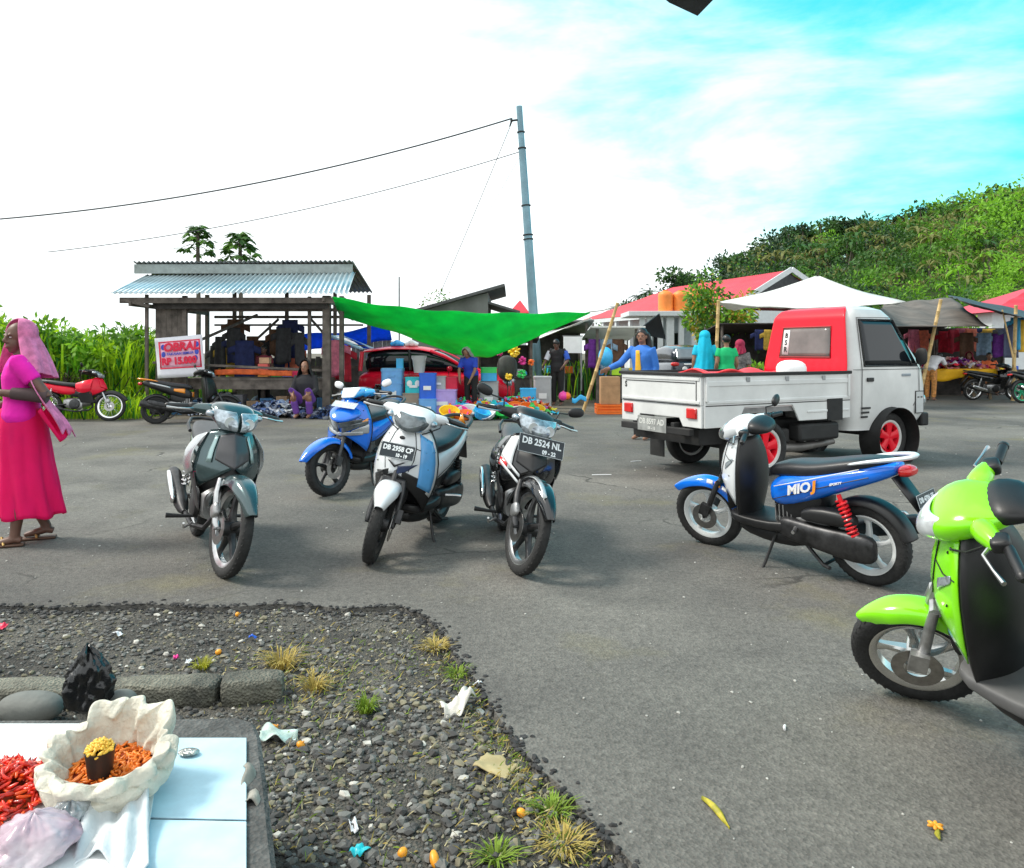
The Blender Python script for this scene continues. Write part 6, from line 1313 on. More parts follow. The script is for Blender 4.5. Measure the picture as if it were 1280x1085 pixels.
SM = [mat('stone_dark', (.065, .063, .06), .85, var=.3, vs=30), mat('stone_grey', (.15, .147, .135), .85, var=.3, vs=30), mat('stone_olive', (.20, .18, .12), .85, var=.3, vs=30), mat('stone_pale', (.48, .46, .41), .85, var=.25, vs=30)]
m = MB(); cnt = 0
while cnt < 13000:
    x, y = r_.uniform(-3.2, .55), r_.uniform(1.5, 4.2)
    if not inside(x, y) or (x < -.62 and y < 2.1): continue
    dens = .5 + .5 * mnoise.noise((x * 2.2, y * 2.2, 7)); big = (x > -.85 and y < 3.2)
    if r_.random() > (.95 if big else .55) * (.45 + dens): continue
    s = r_.choice((.006, .007, .008, .009, .010, .012, .012, .016, .020)) * (.9 if big else .72) * r_.uniform(.6, 1.25)
    m.m = r_.choices((0, 1, 2, 3), (4, 4.5, 1.8, .35))[0]
    stone(m, (x, y, gravel_z(x, y) + s * .3), s); cnt += 1
o = m.build('gravel', SM, smooth=30, fix=False); tag(o, 'dark and olive gravel scattered over the unpaved corner', 'gravel', kind='stuff')
# crumbled asphalt along the broken edge
m = MB()
for i in range(1500):
    p = edge[r_.randrange(len(edge))]
    s = r_.uniform(.004, .014); q = p + Vector((r_.gauss(-.02, .03), r_.gauss(-.02, .03), 0))
    stone(m, (q.x, q.y, gravel_z(q.x, q.y) + s * .3 if inside(q.x, q.y) else .001), s)
o = m.build('asphalt_crumbs', mat('asphalt_crumb', (.035, .034, .034), .9, var=.4, vs=40), smooth=30, fix=False); tag(o, 'dark crumbs along the broken asphalt edge', 'rubble', kind='stuff')
# pale grit on the road
m = MB()
for i in range(420):
    y = 1.6 + 11 * r_.random() ** 1.6; x = r_.uniform(-.72, .72) * y
    if inside(x, y): continue
    stone(m, (x, y, .002), r_.uniform(.0025, .006) * (1 + y * .08))
o = m.build('road_grit', mat('grit', (.42, .41, .38), .9, var=.3), smooth=30, fix=False); tag(o, 'pale grit scattered on the asphalt', 'grit', kind='stuff')
# kerb blocks
KM = custom_ground('kerb_stone', (.10, .10, .085), (.26, .25, .20), bump=.8, bs=30, big=3.0)
def block(label, a, b, wd, z0, z1, seed, name='kerb_stone', m=None):
    a, b = Vector(a), Vector(b); d = b - a; x = d.normalized(); yv = Vector((-x.y, x.x, 0)); nx = max(6, int(d.length / .03)); secs = []
    for i in range(nx + 1):
        p = a.lerp(b, i / nx); k = min(1, min(i, nx - i) / 1.5 * .25 + .8); jit = lambda q: .016 * mnoise.noise((p.x * 9 + q, p.y * 9, seed + q)) + .008 * mnoise.noise((p.x * 30 + q, p.y * 30, seed))
        hh = (z1 - z0) * (.9 + .1 * k); ww = wd / 2 * k
        prof = [(-ww, 0), (-ww, hh * .5), (-ww, hh * .88), (-ww * .9, hh), (0, hh * 1.01), (ww * .9, hh), (ww, hh * .88), (ww, hh * .5), (ww, 0)]
        secs.append([p + yv * (q + jit(q * 40)) + Vector((0, 0, z0 + h + jit(h * 50 + 3))) for q, h in prof])
    o = MB().loft(secs).build(name, m or KM, smooth=35, sub=1); tag(o, label, 'kerb stone', 'broken kerb beside the gravel'); return o
kz = .036
block('broken kerb stone with its end nearest the gravel', g(276, 858, kz), g(356, 852, kz), .13, -.08, kz, 1)
block('long kerb stone with rust stain in the middle of the kerb', g(118, 860, kz), g(275, 858, kz), .13, -.08, kz - .008, 2)
block('kerb stone at the left edge behind the boulders', g(-80, 862, kz), g(116, 861, kz), .13, -.08, kz - .01, 3)
for i, (px, py, rr) in enumerate(((38, 884, (.12, .065, .055)), (152, 884, (.06, .05, .065)))):
    q = g(px, py, .04); o = MB().ell((0, 0, 0), rr, 24, 16, e=2.3).build('boulder', mat('boulder', (.17, .175, .16), .8, var=.25, vs=6, bump=.3, bs=40), smooth=180); o.location = q; tag(o, ['long smooth grey boulder at the left edge behind the platform', 'small round boulder behind the sack, beside the black bag'][i], 'boulder')
# platform slab and the white sheets laid over it
PZ = .32
CONC = custom_ground('concrete_slab', (.07, .07, .068), (.15, .15, .145), bump=.5, bs=40, big=4)
fl_ = [g(-300, 906, PZ), g(180, 903, PZ), g(300, 901, PZ), g(318, 906, PZ), g(326, 925, PZ), g(334, 985, PZ), g(345, 1085, PZ), g(362, 1230, PZ), g(-300, 1230, PZ)]
m = MB(); n = len(fl_)
dn = [Vector((p.x * .985, p.y, -.08)) for p in fl_]; cs_ = [p + (Vector((-1.3, 1.5, p.z)) - p).normalized() * .012 + Vector((0, 0, .012)) for p in fl_]
m.add(dn + fl_ + cs_, [(i, (i + 1) % n, n + (i + 1) % n, n + i) for i in range(n)] + [(n + i, n + (i + 1) % n, 2 * n + (i + 1) % n, 2 * n + i) for i in range(n)] + [tuple(range(2 * n, 3 * n))])
o = m.build('stone_platform', CONC, smooth=30); tag(o, 'dark concrete platform under the white sheets in the near corner', 'platform')
WS = mat('white_sheet', (.47, .68, .78), .5, var=.12, vs=9, detail=9, bump=.15, bs=12); WS2 = mat('white_board', (.74, .76, .76), .5, var=.09, vs=11, detail=9, bump=.15, bs=12)
def flat(name, label, pts, z, m, th=.004, cat='sheet'):
    p = [g(x, y, z) for x, y in pts]; o = MB().add(p, [tuple(range(len(p)))]).build(name, m, solid=th, smooth=0, off=1, bev=.001); tag(o, label, cat); return o
Z1 = PZ + .022
flat('white_sheet', 'pale blue white sheet with a torn notch in its right edge, upper one of two', [(120, 922), (308, 922), (308, 968), (303, 973), (308, 980), (308, 1024), (120, 1020)], Z1, WS)
flat('white_sheet', 'pale blue white sheet nearest the viewer, lower one of two', [(100, 1022), (308, 1026.5), (308, 1200), (100, 1200)], Z1, WS)
flat('white_board', 'bright white board under the red chillies at the left', [(-200, 906), (205, 906), (190, 1012), (160, 1200), (-200, 1200)], Z1 + .009, WS2)
o = MB().grid(lambda u, v: g(304 + 24 * u + 3 * math.sin(v * 9), 958 + 44 * v, PZ + .022) + Vector((0, 0, .012 * math.sin(u * 5 + v * 6) - .03 * u * u)), 8, 10).build('torn_paper', mat('torn_paper', (.30, .28, .24), .7, var=.3, vs=20), solid=.003, smooth=180); tag(o, 'torn grey paper scrap on the platform edge', 'paper')
o = MB().ell((0, 0, 0), (.028, .018, .008), 14, 8).build('crumpled_foil', mat('foil', (.4, .42, .4), .25, .8, var=.3, vs=60, bump=1, bs=80)); o.location = g(236, 940, Z1 + .008); tag(o, 'crumpled foil scrap on the upper white sheet', 'foil scrap')
# sack of chillies
SACK = mat('woven_sack', (.74, .71, .60), .7, var=.16, vs=9, bump=.9, bs=45, trl=.2)
sc0 = g(140, 985, Z1 + .012)
sk = empty('sack', sc0); sk.scale = (.84, .84, .84); sk.rotation_euler.x = R(7); tag(sk, 'open cream sack with rolled rim holding orange chillies and a cup', 'sack')
def sackf(u, v):
    a = 2 * math.pi * u; nz = mnoise.noise((math.cos(a) * 1.5, math.sin(a) * 1.5, v * 2)); n2 = mnoise.noise((math.cos(a) * 4, math.sin(a) * 4, v * 5 + 2))
    rr = lerp([0, .1, .25, .42, .54, .62, .70, .78, 1], [.115, .160, .176, .172, .186, .184, .166, .146, .118], v); z = lerp([0, .1, .25, .42, .54, .62, .70, .78, 1], [0, .02, .06, .092, .098, .122, .130, .112, .045], v)
    k = max(0, 1 - abs(v - .66) * 2.2)
    rr += .013 * nz + .012 * n2 * (.4 + k); z += k * (.014 * nz + .012 * n2 + .050 * max(0, math.sin(a)) - .012 * max(0, -math.sin(a))) + .005 * n2; cr_ = abs(mnoise.noise((math.cos(a) * 3 + v * 2, math.sin(a) * 3, v * 3 + 9))); rr -= .06 * max(0, .22 - cr_) * 2 * (.35 + k); z -= .02 * max(0, .25 - cr_) * k * 2
    rr += .006 * math.sin(a * 11 + v * 4) * k
    return (rr * math.cos(a) * 1.0, rr * math.sin(a) * .92, z)
MB().grid(sackf, 96, 40).build('cloth', SACK, sk, smooth=180, solid=.004, sub=1)
ORC = mat('orange_chilli', (.80, .20, .02), .4, var=.35, vs=40); YC = mat('yellow_chilli', (.90, .50, .06), .4, var=.25, vs=40); RC = mat('red_chilli', (.70, .03, .012), .35, var=.4, vs=40, coat=.2)
def pods(m, n, fn, ln, rad, nseg=6):
    for i in range(n):
        if m.mi is not None and n == 640: m.m = r_.choice((0, 0, 0, 1, 2))
        p, up = fn(i); d = Vector((r_.uniform(-1, 1), r_.uniform(-1, 1), r_.uniform(-.25, .5) + up)).normalized(); L_ = ln * r_.uniform(.7, 1.2); b = Vector((r_.uniform(-1, 1), r_.uniform(-1, 1), 0)) * L_ * .12
        m.tube([p - d * L_ / 2, p - d * L_ / 4 + b, p + b, p + d * L_ / 3, p + d * L_ / 2], [rad * .5, rad, rad, rad * .7, rad * .15], nseg)
m = MB()
def fill(i):
    a = r_.random() * 6.28; q = math.sqrt(r_.random()) * .125; return Vector((q * math.cos(a), q * math.sin(a), .048 + .016 * (1 - q / .125) + r_.uniform(0, .010))), 0
pods(m, 420, fill, .030, .0042)
m.build('chilli_fill', ORC, sk, smooth=180, fix=False)['kind'] = 'stuff'
MB().ell((0, 0, .042), (.128, .12, .012)).build('fill_base', mat('chilli_dark', (.35, .05, .01), .7), sk)
cp = empty('measuring_cup', sc0 + Vector((-.012, -.03, .05))); tag(cp, 'black measuring cup heaped with yellow chillies inside the sack', 'cup')
MB().lathe([(.026, 0), (.032, .055), (.0335, .057), (.031, .057), (.025, .004), (.001, .004)], axis='z', n=28).build('cup_body', BLK, cp)
m = MB()
def fill2(i):
    a = r_.random() * 6.28; q = math.sqrt(r_.random()); return Vector((q * .029 * math.cos(a), q * .029 * math.sin(a), .055 + .022 * (1 - q * q) + r_.uniform(-.004, .004))), 0
pods(m, 150, fill2, .014, .0034)
m.build('yellow_chillies', YC, cp, smooth=180, fix=False)['kind'] = 'stuff'
# chilli heap
m = MB(); hc = g(-12, 1000, Z1 + .015)
def fill3(i):
    a = r_.random() * 6.28; q = r_.random() ** .62; return hc + Vector((q * .125 * math.cos(a), q * .14 * math.sin(a), .008 + .060 * (1 - q * q) * r_.uniform(.6, 1.05))), 0
pods(m, 640, fill3, .036, .0042)
o = m.build('red_chillies', [RC, mat('dark_red_chilli', (.36, .012, .008), .3, var=.4, vs=40, coat=.3), mat('bright_chilli', (.85, .09, .01), .35, var=.3, vs=40, coat=.2)], smooth=180, fix=False); tag(o, 'heap of bright red chillies on the white board', 'chillies', kind='stuff')
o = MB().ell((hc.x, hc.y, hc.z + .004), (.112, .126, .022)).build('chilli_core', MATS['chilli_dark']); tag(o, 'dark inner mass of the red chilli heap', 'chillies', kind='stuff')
o = MB().ell((0, 0, 0), (.006, .004, .003)).build('chilli_flake', RC); o.location = g(27, 957, Z1 + .014); tag(o, 'single dark red flake on the white board', 'flake')
# bags
def bag(name, label, c, rx, ry, h, m, seed, neck=.0, n=64, amp=.25, cat='bag', th=.002):
    def fn(u, v):
        a = 2 * math.pi * u; q = Vector((math.cos(a) * 1.6, math.sin(a) * 1.6, v * 2.2 + seed)); k = mnoise.noise(q) * amp + mnoise.noise(q * 2.7) * amp * .55 + abs(mnoise.noise(q * 5)) * amp * .35
        r0 = lerp([0, .08, .35, .65, .85, 1], [.4, .92, 1, .78, .42 + neck, .03 + neck], v); return (rx * (r0 + k * (r0 + .1)) * math.cos(a), ry * (r0 + k * (r0 + .1)) * math.sin(a), max(.0, h * (v ** .9) * (1 + k * .3)))
    o = MB().grid(fn, n, 36).build(name, m, smooth=60, solid=th); o.location = c; tag(o, label, cat); return o
BB = mat('black_bag', (.010, .010, .011), .22, var=.3, coat=.3, bump=.4, bs=30)
bag('black_plastic_bag', 'crumpled black plastic bag behind the platform by the boulders', g(104, 893, .05) + Vector((0, .03, 0)), .085, .06, .24, BB, 3, amp=.3)
PBG = mat('pink_bag_plastic', (.80, .50, .66), .25, var=.35, vs=7, coat=.2, trl=.35, col2=(.88, .82, .86))
bag('pink_plastic_bag', 'thin pink and white plastic bag in front of the red chillies', g(42, 1068, Z1 + .015), .075, .075, .085, PBG, 8, amp=.22)
CLB = mat('clear_bag_plastic', (.16, .17, .18), .12, var=.7, vs=14, coat=.5, col2=(.55, .6, .63))
bag('clear_plastic_bag', 'shiny dark clear plastic bag between the chillies and the sack', g(88, 1032, Z1 + .015), .042, .052, .06, CLB, 5, amp=.3)
o = MB().grid(lambda u, v: g(lerp([0, 1], [112 - 25 * v, 186], u), 1003 + 78 * v + 10 * math.sin(u * 6 + v * 3) * v, Z1 + .016) + Vector((0, 0, .012 * math.sin(u * 8 + v * 5) + .02 * (1 - v) + .006 * math.sin(u * 21))), 24, 18).build('white_cloth', mat('white_sack_cloth', (.62, .66, .68), .6, var=.1, vs=5, bump=.3), solid=.004, smooth=180); tag(o, 'folded white sack cloth below the cream sack', 'cloth')
# litter
def scrap(name, label, px, py, sx, sy, az, m, z=None, curl=.012, cat='litter', th=.0015, seed=0):
    q = g(px, py, -.03); z = (gravel_z(q.x, q.y) + .014) if z is None else z; q = g(px, py, z)
    def fn(u, v):
        x, y = (u - .5) * sx, (v - .5) * sy; w_ = 1 + .12 * mnoise.noise((u * 4, v * 4, seed)); return (x * w_, y * w_, curl * (mnoise.noise((u * 3, v * 3, seed + 2)) + math.sin(u * 4 + seed) * .5) + .4 * curl)
    o = MB().grid(fn, 14, 10).build(name, m, smooth=60, solid=th); o.location = q; o.rotation_euler = (0, 0, az); tag(o, label, cat); return o
scrap('cardboard_scrap', 'folded beige cardboard scrap lying on the gravel by the asphalt edge', 620, 958, .125, .095, -.5, mat('beige_card', (.40, .33, .17), .8, var=.15, vs=10), curl=.010, th=.004, seed=1)
scrap('paper_wrapper', 'crumpled white paper wrapper on the gravel above the cardboard scrap', 572, 884, .12, .09, .4, mat('white_wrapper', (.66, .64, .58), .5, var=.25, vs=18), curl=.05, seed=4)
scrap('paper_wrapper', 'pale green paper scrap beside the platform corner', 348, 921, .13, .08, .1, mat('mint_wrapper', (.50, .62, .56), .5, var=.3, vs=20), curl=.022, seed=7)
OF = mat('orange_fruit', (.85, .33, .02), .4, var=.25, vs=30)
for i, (px, py, z, lab) in enumerate(((376, 931, None, 'small orange fruit beside the pale green scrap'), (343, 910, None, 'small orange fruit above the pale green scrap'), (297, 768, None, 'small orange fruit by the broken asphalt edge'), (273, 815, None, 'orange scrap of fruit on the gravel beyond the kerb'), (503, 1066, None, 'round orange fruit near the bottom edge'), (543, 1074, None, 'squashed yellow orange fruit near the bottom edge'), (652, 1016, None, 'dull orange peel on the gravel near the asphalt'))):
    q = g(px, py, -.03); zz = gravel_z(q.x, q.y) + .012; o = MB().ell((0, 0, 0), (.016 * (1.6 if i == 5 else 1), .013, .012), 14, 10).tube([(0, 0, .009), (.004, 0, .017)], .0025, 5).build('orange_fruit', OF); o.location = g(px, py, zz); o.rotation_euler = (.6 * i, .5, i); tag(o, lab, 'fruit')
LB = [('blue_scrap', 'small blue plastic scrap on the gravel beyond the kerb', 316, 797, .035, .02, 'deep blue'), ('red_scrap', 'small red scrap on top of the kerb stones', 194, 858, .03, .015, 'red'), ('white_scrap', 'small white scrap on the gravel beyond the kerb', 236, 828, .03, .022, 'white'), ('pink_scrap', 'small pink scrap on the gravel behind the bag', 220, 822, .025, .02, 'pink'), ('pale_scrap', 'pale triangular scrap left of the two kerb side stones', 147, 793, .05, .025, 'white'), ('white_scrap', 'white strip of paper lying on the lower gravel', 442, 1033, .02, .06, 'white'), ('teal_scrap', 'teal plastic scrap under the white strip', 450, 1064, .05, .04, 'turquoise'), ('red_scrap', 'reddish scrap at the far left of the gravel', 2, 784, .06, .04, 'red'), ('white_scrap', 'white scrap at the rim of the asphalt', 597, 855, .03, .025, 'white')]
for i, (nm, lab, px, py, sx, sy, c) in enumerate(LB): scrap(nm, lab, px, py, sx, sy, i * .7, plastic(c), curl=.012, seed=i * 3)
for nm, lab, px, py, ln, az in (('cigarette_end', 'white cigarette end on the asphalt below the wheel of the blue and white scooter', 981, 911, .03, 1.2), ('straw_piece', 'white straw piece on the asphalt beside the black motorcycle', 752, 594, .22, .1), ('straw_piece', 'white straw piece on the asphalt in front of the truck tail', 795, 577, .15, .4)):
    q = g(px, py); o = MB().tube([(-ln / 2, 0, .005), (0, .002, .006), (ln / 2, 0, .005)], .005, 8).build(nm, WHTD); o.location = q; o.rotation_euler.z = az; tag(o, lab, 'litter')
lf = g(893, 1018)
o = MB().grid(lambda u, v: (.012 * math.sin(v * 2.6) + (u - .5) * .024 * math.sin(math.pi * min(1, v + .08)), .075 - .15 * v, .006 + .007 * math.cos((u - .5) * 4) + .006 * math.sin(v * 5)), 8, 18).build('fallen_leaf', mat('olive_leaf', (.22, .25, .02), .6, var=.4, vs=30, col2=(.5, .42, .03)), solid=.002, smooth=180); o.location = lf; o.rotation_euler.z = .25; tag(o, 'curled yellow green leaf on the near asphalt', 'leaf')
q = g(1172, 1040); fw = empty('fallen_blossom', q); tag(fw, 'small orange blossom with a green stem on the near asphalt', 'flower')
m = MB()
for k in range(6): a = k * 1.05; m.ell((.012 * math.cos(a), .012 * math.sin(a) + .012, .012), (.012, .006, .005), 8, 6, Matrix.Rotation(a, 3, 'Z'))
m.build('petals', OF, fw); MB().tube([(0, 0, .006), (-.012, -.02, .006), (-.016, -.04, .005)], [.006, .008, .003], 6).build('stem', MATS['olive_leaf'], fw)
# weeds
GW = mat('weed_green', (.20, .30, .025), .6, var=.4, vs=20, trl=.3); GY = mat('weed_dry', (.42, .32, .08), .7, var=.35, vs=20, trl=.2)
def tuft(label, px, py, n, h, sp, m, seed):
    r2 = random.Random(seed); q = g(px, py, -.03); q.z = gravel_z(q.x, q.y); mm = MB()
    for i in range(n):
        a = r2.random() * 6.28; b = Vector((math.cos(a), math.sin(a), 0)) * sp * r2.random() * .6; t = b + Vector((math.cos(a) * sp * r2.uniform(.3, 1.3), math.sin(a) * sp * r2.uniform(.3, 1.3), h * r2.uniform(.4, 1.1))); mid = (b + t) / 2 + Vector((0, 0, h * .35)); s = Vector((-math.sin(a), math.cos(a), 0)) * .0028
        mm.add([b - s, b + s, mid + s * .8, mid - s * .8, t], [(0, 1, 2, 3), (3, 2, 4)])
    o = mm.build('grass_tuft', m, smooth=0, fix=False); o.location = q; tag(o, label, 'grass'); return o
tuft('bright green grass tuft in the middle of the gravel', 457, 893, 90, .06, .05, GW, 1)
tuft('dry yellow grass tuft at the end of the kerb stone', 352, 838, 120, .07, .09, GY, 2)
tuft('yellow grass tuft on the kerb near the bag', 252, 838, 60, .045, .05, mat('weed_yellow', (.38, .38, .03), .6, var=.3, trl=.3), 3)
tuft('dry grass at the end of the broken kerb, toward the road', 392, 868, 80, .06, .07, GY, 4)
tuft('mossy yellow tuft along the inner asphalt edge', 545, 812, 110, .035, .08, GY, 5)
tuft('second mossy tuft lower on the asphalt edge', 572, 846, 80, .035, .06, GW, 6)
tuft('olive weeds at the bottom of the gravel by the asphalt', 690, 1020, 90, .035, .07, GW, 7)
tuft('olive weeds beside the round orange fruit', 704, 1060, 90, .035, .08, GY, 8)
tuft('short weeds on the gravel at the bottom edge', 620, 1075, 70, .03, .07, GW, 9)
mm = MB(); r9 = random.Random(90)
for i in range(2600):
    t = r9.random(); k = r9.randrange(4)
    if k < 2: px, py = r9.gauss(560 + 190 * t, 22) - 25, 790 + 290 * t
    elif k == 2: px, py = r9.gauss(390, 60), r9.gauss(850, 30)
    else: px, py = r9.uniform(330, 700), r9.uniform(780, 1085)
    q = g(px, py, -.02)
    if not inside(q.x, q.y) or q.x < -.72 and q.y < 2.3: continue
    q.z = gravel_z(q.x, q.y) + .004; a = r9.random() * 6.28; L_ = r9.uniform(.012, .04); d = Vector((math.cos(a), math.sin(a), r9.uniform(.1, .9))) * L_; s = Vector((-math.sin(a), math.cos(a), 0)) * .0016; mm.m = r9.randrange(3)
    mm.add([q - s, q + s, q + d * .6 + s + Vector((0, 0, .004)), q + d], [(0, 1, 2, 3)])
o = mm.build('ground_weeds', [GW, GY, mat('straw', (.45, .40, .22), .8, var=.3)], smooth=0, fix=False); tag(o, 'sparse weeds and straw bits among the gravel', 'weeds', kind='stuff')
# roof corner over the photographer
ec = at(872, 20, 2.5)
rf = MB(); th = Vector((0, 0, .012))
pts = [ec, ec + Vector((-.10, -.03, .03)), ec + Vector((-.55, -.42, .16)), ec + Vector((-.9, -2.6, .45)), ec + Vector((2.6, -2.6, .45)), ec + Vector((.45, -1.0, .12)), ec + Vector((.10, -.36, .035))]
m = MB(); n = len(pts); m.add(pts + [p + th for p in pts], [tuple(range(n)), tuple(range(2 * n - 1, n - 1, -1))] + [(i, (i + 1) % n, n + (i + 1) % n, n + i) for i in range(n)])
o = m.build('eave_corner', mat('rusty_eave', (.05, .055, .06), .6, .3, var=.4), smooth=0); tag(o, 'dark pointed corner of a roof sheet overhead at the top edge', 'roof sheet')
# load in the truck bed
def tb_(x, y, z): return TM @ Vector((x, y, z))
o = MB().grid(lambda u, v: tb_(-.2 + 1.2 * u, .55 - .8 * v, 1.06 + .05 * math.sin(u * 9 + v * 4) * math.sin(v * 5)), 24, 16).build('red_sheet', mat('red_sheet', (.75, .02, .03), .5, var=.2), solid=.02, smooth=180); tag(o, 'crumpled red sheet lying in the truck bed', 'sheet')
o = MB().ell((0, 0, 0), (.17, .14, .12), e=2.6).build('white_bundle', WHTD); o.location = tb_(.62, -.42, 1.10); tag(o, 'white rounded bundle in the truck bed against the red cab wall', 'bundle')
# ------------------------------------------------------------ vegetation and hill
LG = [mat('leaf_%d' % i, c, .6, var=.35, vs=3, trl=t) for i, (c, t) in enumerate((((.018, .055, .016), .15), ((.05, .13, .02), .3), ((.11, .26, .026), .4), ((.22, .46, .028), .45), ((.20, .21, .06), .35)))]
GB_ = mat('grass_blade', (.16, .50, .02), .6, var=.4, vs=.9, trl=.55, col2=(.55, .78, .02)); GB2 = mat('grass_blade_dark', (.05, .24, .03), .6, var=.4, vs=.9, trl=.3)
BARK = mat('bark', (.12, .10, .08), .9, var=.4, vs=6, bump=.5)
def quad_leaf(m, p, d, w_, l_, up):
    d = d.normalized(); s = d.cross(up)
    if s.length < .01: s = d.cross(Vector((1, 0, 0)))
    s = s.normalized() * w_ / 2; m.add([p, p + d * l_ * .5 + s, p + d * l_, p + d * l_ * .5 - s], [(0, 1, 2, 3)])
def rv(r2): return Vector((r2.gauss(0, 1), r2.gauss(0, 1), r2.gauss(0, 1))).normalized()
def clump_tree(name, label, base, h, rx, rz, n, leafs, cat='tree', seed=1, lf=.25, trunk=.12, group=None, clumps=14, low=.35):
    r2 = random.Random(seed); t = empty(name, base); tag(t, label, cat, group)
    m = MB(); cen = []
    for i in range(clumps):
        v = rv(r2) * r2.uniform(.45, 1); cen.append(Vector((v.x * rx, v.y * rx, h - rz + v.z * rz)))
    tk = MB().tube([(0, 0, -.1), (.02 * h, 0, h * .3), (-.01 * h, .01 * h, h * .6), (0, 0, h * .85)], [trunk, trunk * .8, trunk * .55, trunk * .2], 9)
    for c in cen[::2]: tk.tube([(0, 0, h * low), Vector((0, 0, h * low)).lerp(c, .5) + Vector((0, 0, .1)), c], [trunk * .45, trunk * .3, trunk * .1], 6)
    tk.build('trunk', BARK, t)
    for c in cen:
        k = r2.uniform(.28, .5) * rx; mi = r2.randrange(len(leafs))
        for j in range(n // clumps):
            d = rv(r2); m.m = mi if r2.random() < .7 else r2.randrange(len(leafs)); quad_leaf(m, c + d * k * r2.uniform(.5, 1.1), (d + rv(r2) * .7 + Vector((0, 0, -.3))), lf * .5, lf * r2.uniform(.7, 1.3), rv(r2))
    m.build('crown', leafs, t, smooth=0, fix=False); return t
# tall grass on the left verge
r2 = random.Random(8); m = MB()
def blade(x, y, h, w_, mi, lean=.35, z0=0):
    a = r2.random() * 6.28; d = Vector((math.cos(a), math.sin(a), 0)); s = Vector((-d.y, d.x, 0)) * w_ / 2; b = Vector((x, y, z0)); k = lean * h * r2.uniform(.3, 1.3); m.m = mi
    p1 = b + Vector((0, 0, h * .55)) + d * k * .25; p2 = b + Vector((0, 0, h * .92)) + d * k * .7; p3 = b + Vector((0, 0, h * r2.uniform(.8, 1.0))) + d * k * 1.15
    m.add([b - s * .6, b + s * .6, p1 + s, p1 - s, p2 + s * .7, p2 - s * .7, p3], [(0, 1, 2, 3), (3, 2, 4, 5), (5, 4, 6)])
for i in range(8500):
    y = r2.uniform(16.6, 22.5); x = r2.uniform(-.72, -.462) * y
    if x > -8.2 and y < 21: continue
    hh = 1.75 + .45 * mnoise.noise((x * .7, y * .7, 0)) + .22 * mnoise.noise((x * 2.3, y * 2.3, 4)) - .25 * max(0, (x + 9.5)) 
    blade(x, y, hh * r2.uniform(.55, 1.12), r2.uniform(.03, .06), 0 if r2.random() < .72 else 1)
for i in range(2600):
    y = r2.uniform(21.5, 27); x = r2.uniform(-11, 3); blade(x, y, r2.uniform(.5, 1.25), .05, 0 if r2.random() < .5 else 1)
for i in range(2600):
    y = r2.uniform(15.5, 17.2); x = r2.uniform(-11.5, -7.6); blade(x, y, r2.uniform(.12, .5) * (1 + .8 * (y - 15.5) / 1.7), .025, 0 if r2.random() < .7 else 1, .6)
o = m.build('tall_grass', [GB_, GB2], smooth=0, fix=False); tag(o, 'tall bright green grass on the verge left of the shed', 'grass', kind='stuff')
m = MB()
for i in range(900):
    x, y = r2.gauss(-10.3, .7), r2.gauss(16.6, .3); blade(x, y, r2.uniform(.3, 1.1), .03, 0, .8)
o = m.build('shadowed_brush', mat('shadowed_brush', (.06, .045, .03), .9, var=.5), smooth=0, fix=False); tag(o, 'brush coloured dark as a shadowed patch in front of the tall grass behind the red motorcycle', 'brush', kind='stuff')  # the shadow at this spot is put into the dark blade colour
for x_, y_, hh, k_ in ((-12.3, 17.3, 2.45, 0), (-11.2, 17.0, 2.2, 1), (-10.2, 17.2, 2.3, 2), (-9.3, 16.9, 1.9, 3), (-8.9, 17.5, 2.1, 4), (-10.8, 16.5, 1.3, 5)):
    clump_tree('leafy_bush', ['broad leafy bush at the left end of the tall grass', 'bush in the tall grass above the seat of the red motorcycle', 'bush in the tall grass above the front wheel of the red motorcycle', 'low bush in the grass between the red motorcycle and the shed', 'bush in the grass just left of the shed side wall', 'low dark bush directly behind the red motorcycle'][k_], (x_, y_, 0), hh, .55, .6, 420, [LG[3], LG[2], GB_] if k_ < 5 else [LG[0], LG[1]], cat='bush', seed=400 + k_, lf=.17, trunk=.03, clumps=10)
# papaya trees behind the shed
def papaya(label, base, h, seed, sc=1.):
    r3 = random.Random(seed); t = empty('papaya_tree', base); tag(t, label, 'papaya tree')
    MB().tube([(0, 0, -.1), (.03, 0, h * .5), (0, 0, h)], [.09, .07, .05], 9).build('trunk', BARK, t); mm = MB()
    for i in range(30):
        a = i * 2.4; el = 1.0 - 1.5 * i / 30 + r3.uniform(-.2, .2); L_ = (.22 + .36 * i / 30) * sc * r3.uniform(.8, 1.15); d = Vector((math.cos(a) * math.cos(el), math.sin(a) * math.cos(el), math.sin(el)))
        s0 = Vector((0, 0, h - .55 * i / 30)); e = s0 + d * L_; mm.m = 0; mm.tube([s0, (s0 + e) / 2 + Vector((0, 0, .04)), e], .008, 4); mm.m = 1 if i % 3 else 2
        for k in range(7):
            b = (k - 3) * .62; dd = (Matrix.Rotation(b, 3, 'Z') @ Vector((d.x, d.y, 0)).normalized()); dd.z = -.55 + r3.uniform(-.6, .5); L2 = .36 * sc * (1 - .08 * abs(k - 3)); p = e + dd.normalized() * .02
            quad_leaf(mm, p, dd, .16 * sc, L2, Vector((0, 0, 1))); q = e + dd.normalized() * L2 * .5; quad_leaf(mm, q, dd + Vector((-dd.y, dd.x, 0)) * .7, .05, L2 * .4, Vector((0, 0, 1))); quad_leaf(mm, q, dd - Vector((-dd.y, dd.x, 0)) * .7, .05, L2 * .4, Vector((0, 0, 1)))
    mm.build('crown', [LG[2], LG[1], LG[2]], t, smooth=0, fix=False)
papaya('taller papaya tree rising behind the left half of the shed roof', (at(247, 1, 23).x, 23, 0), at(1, 287, 23).z, 1, .8)
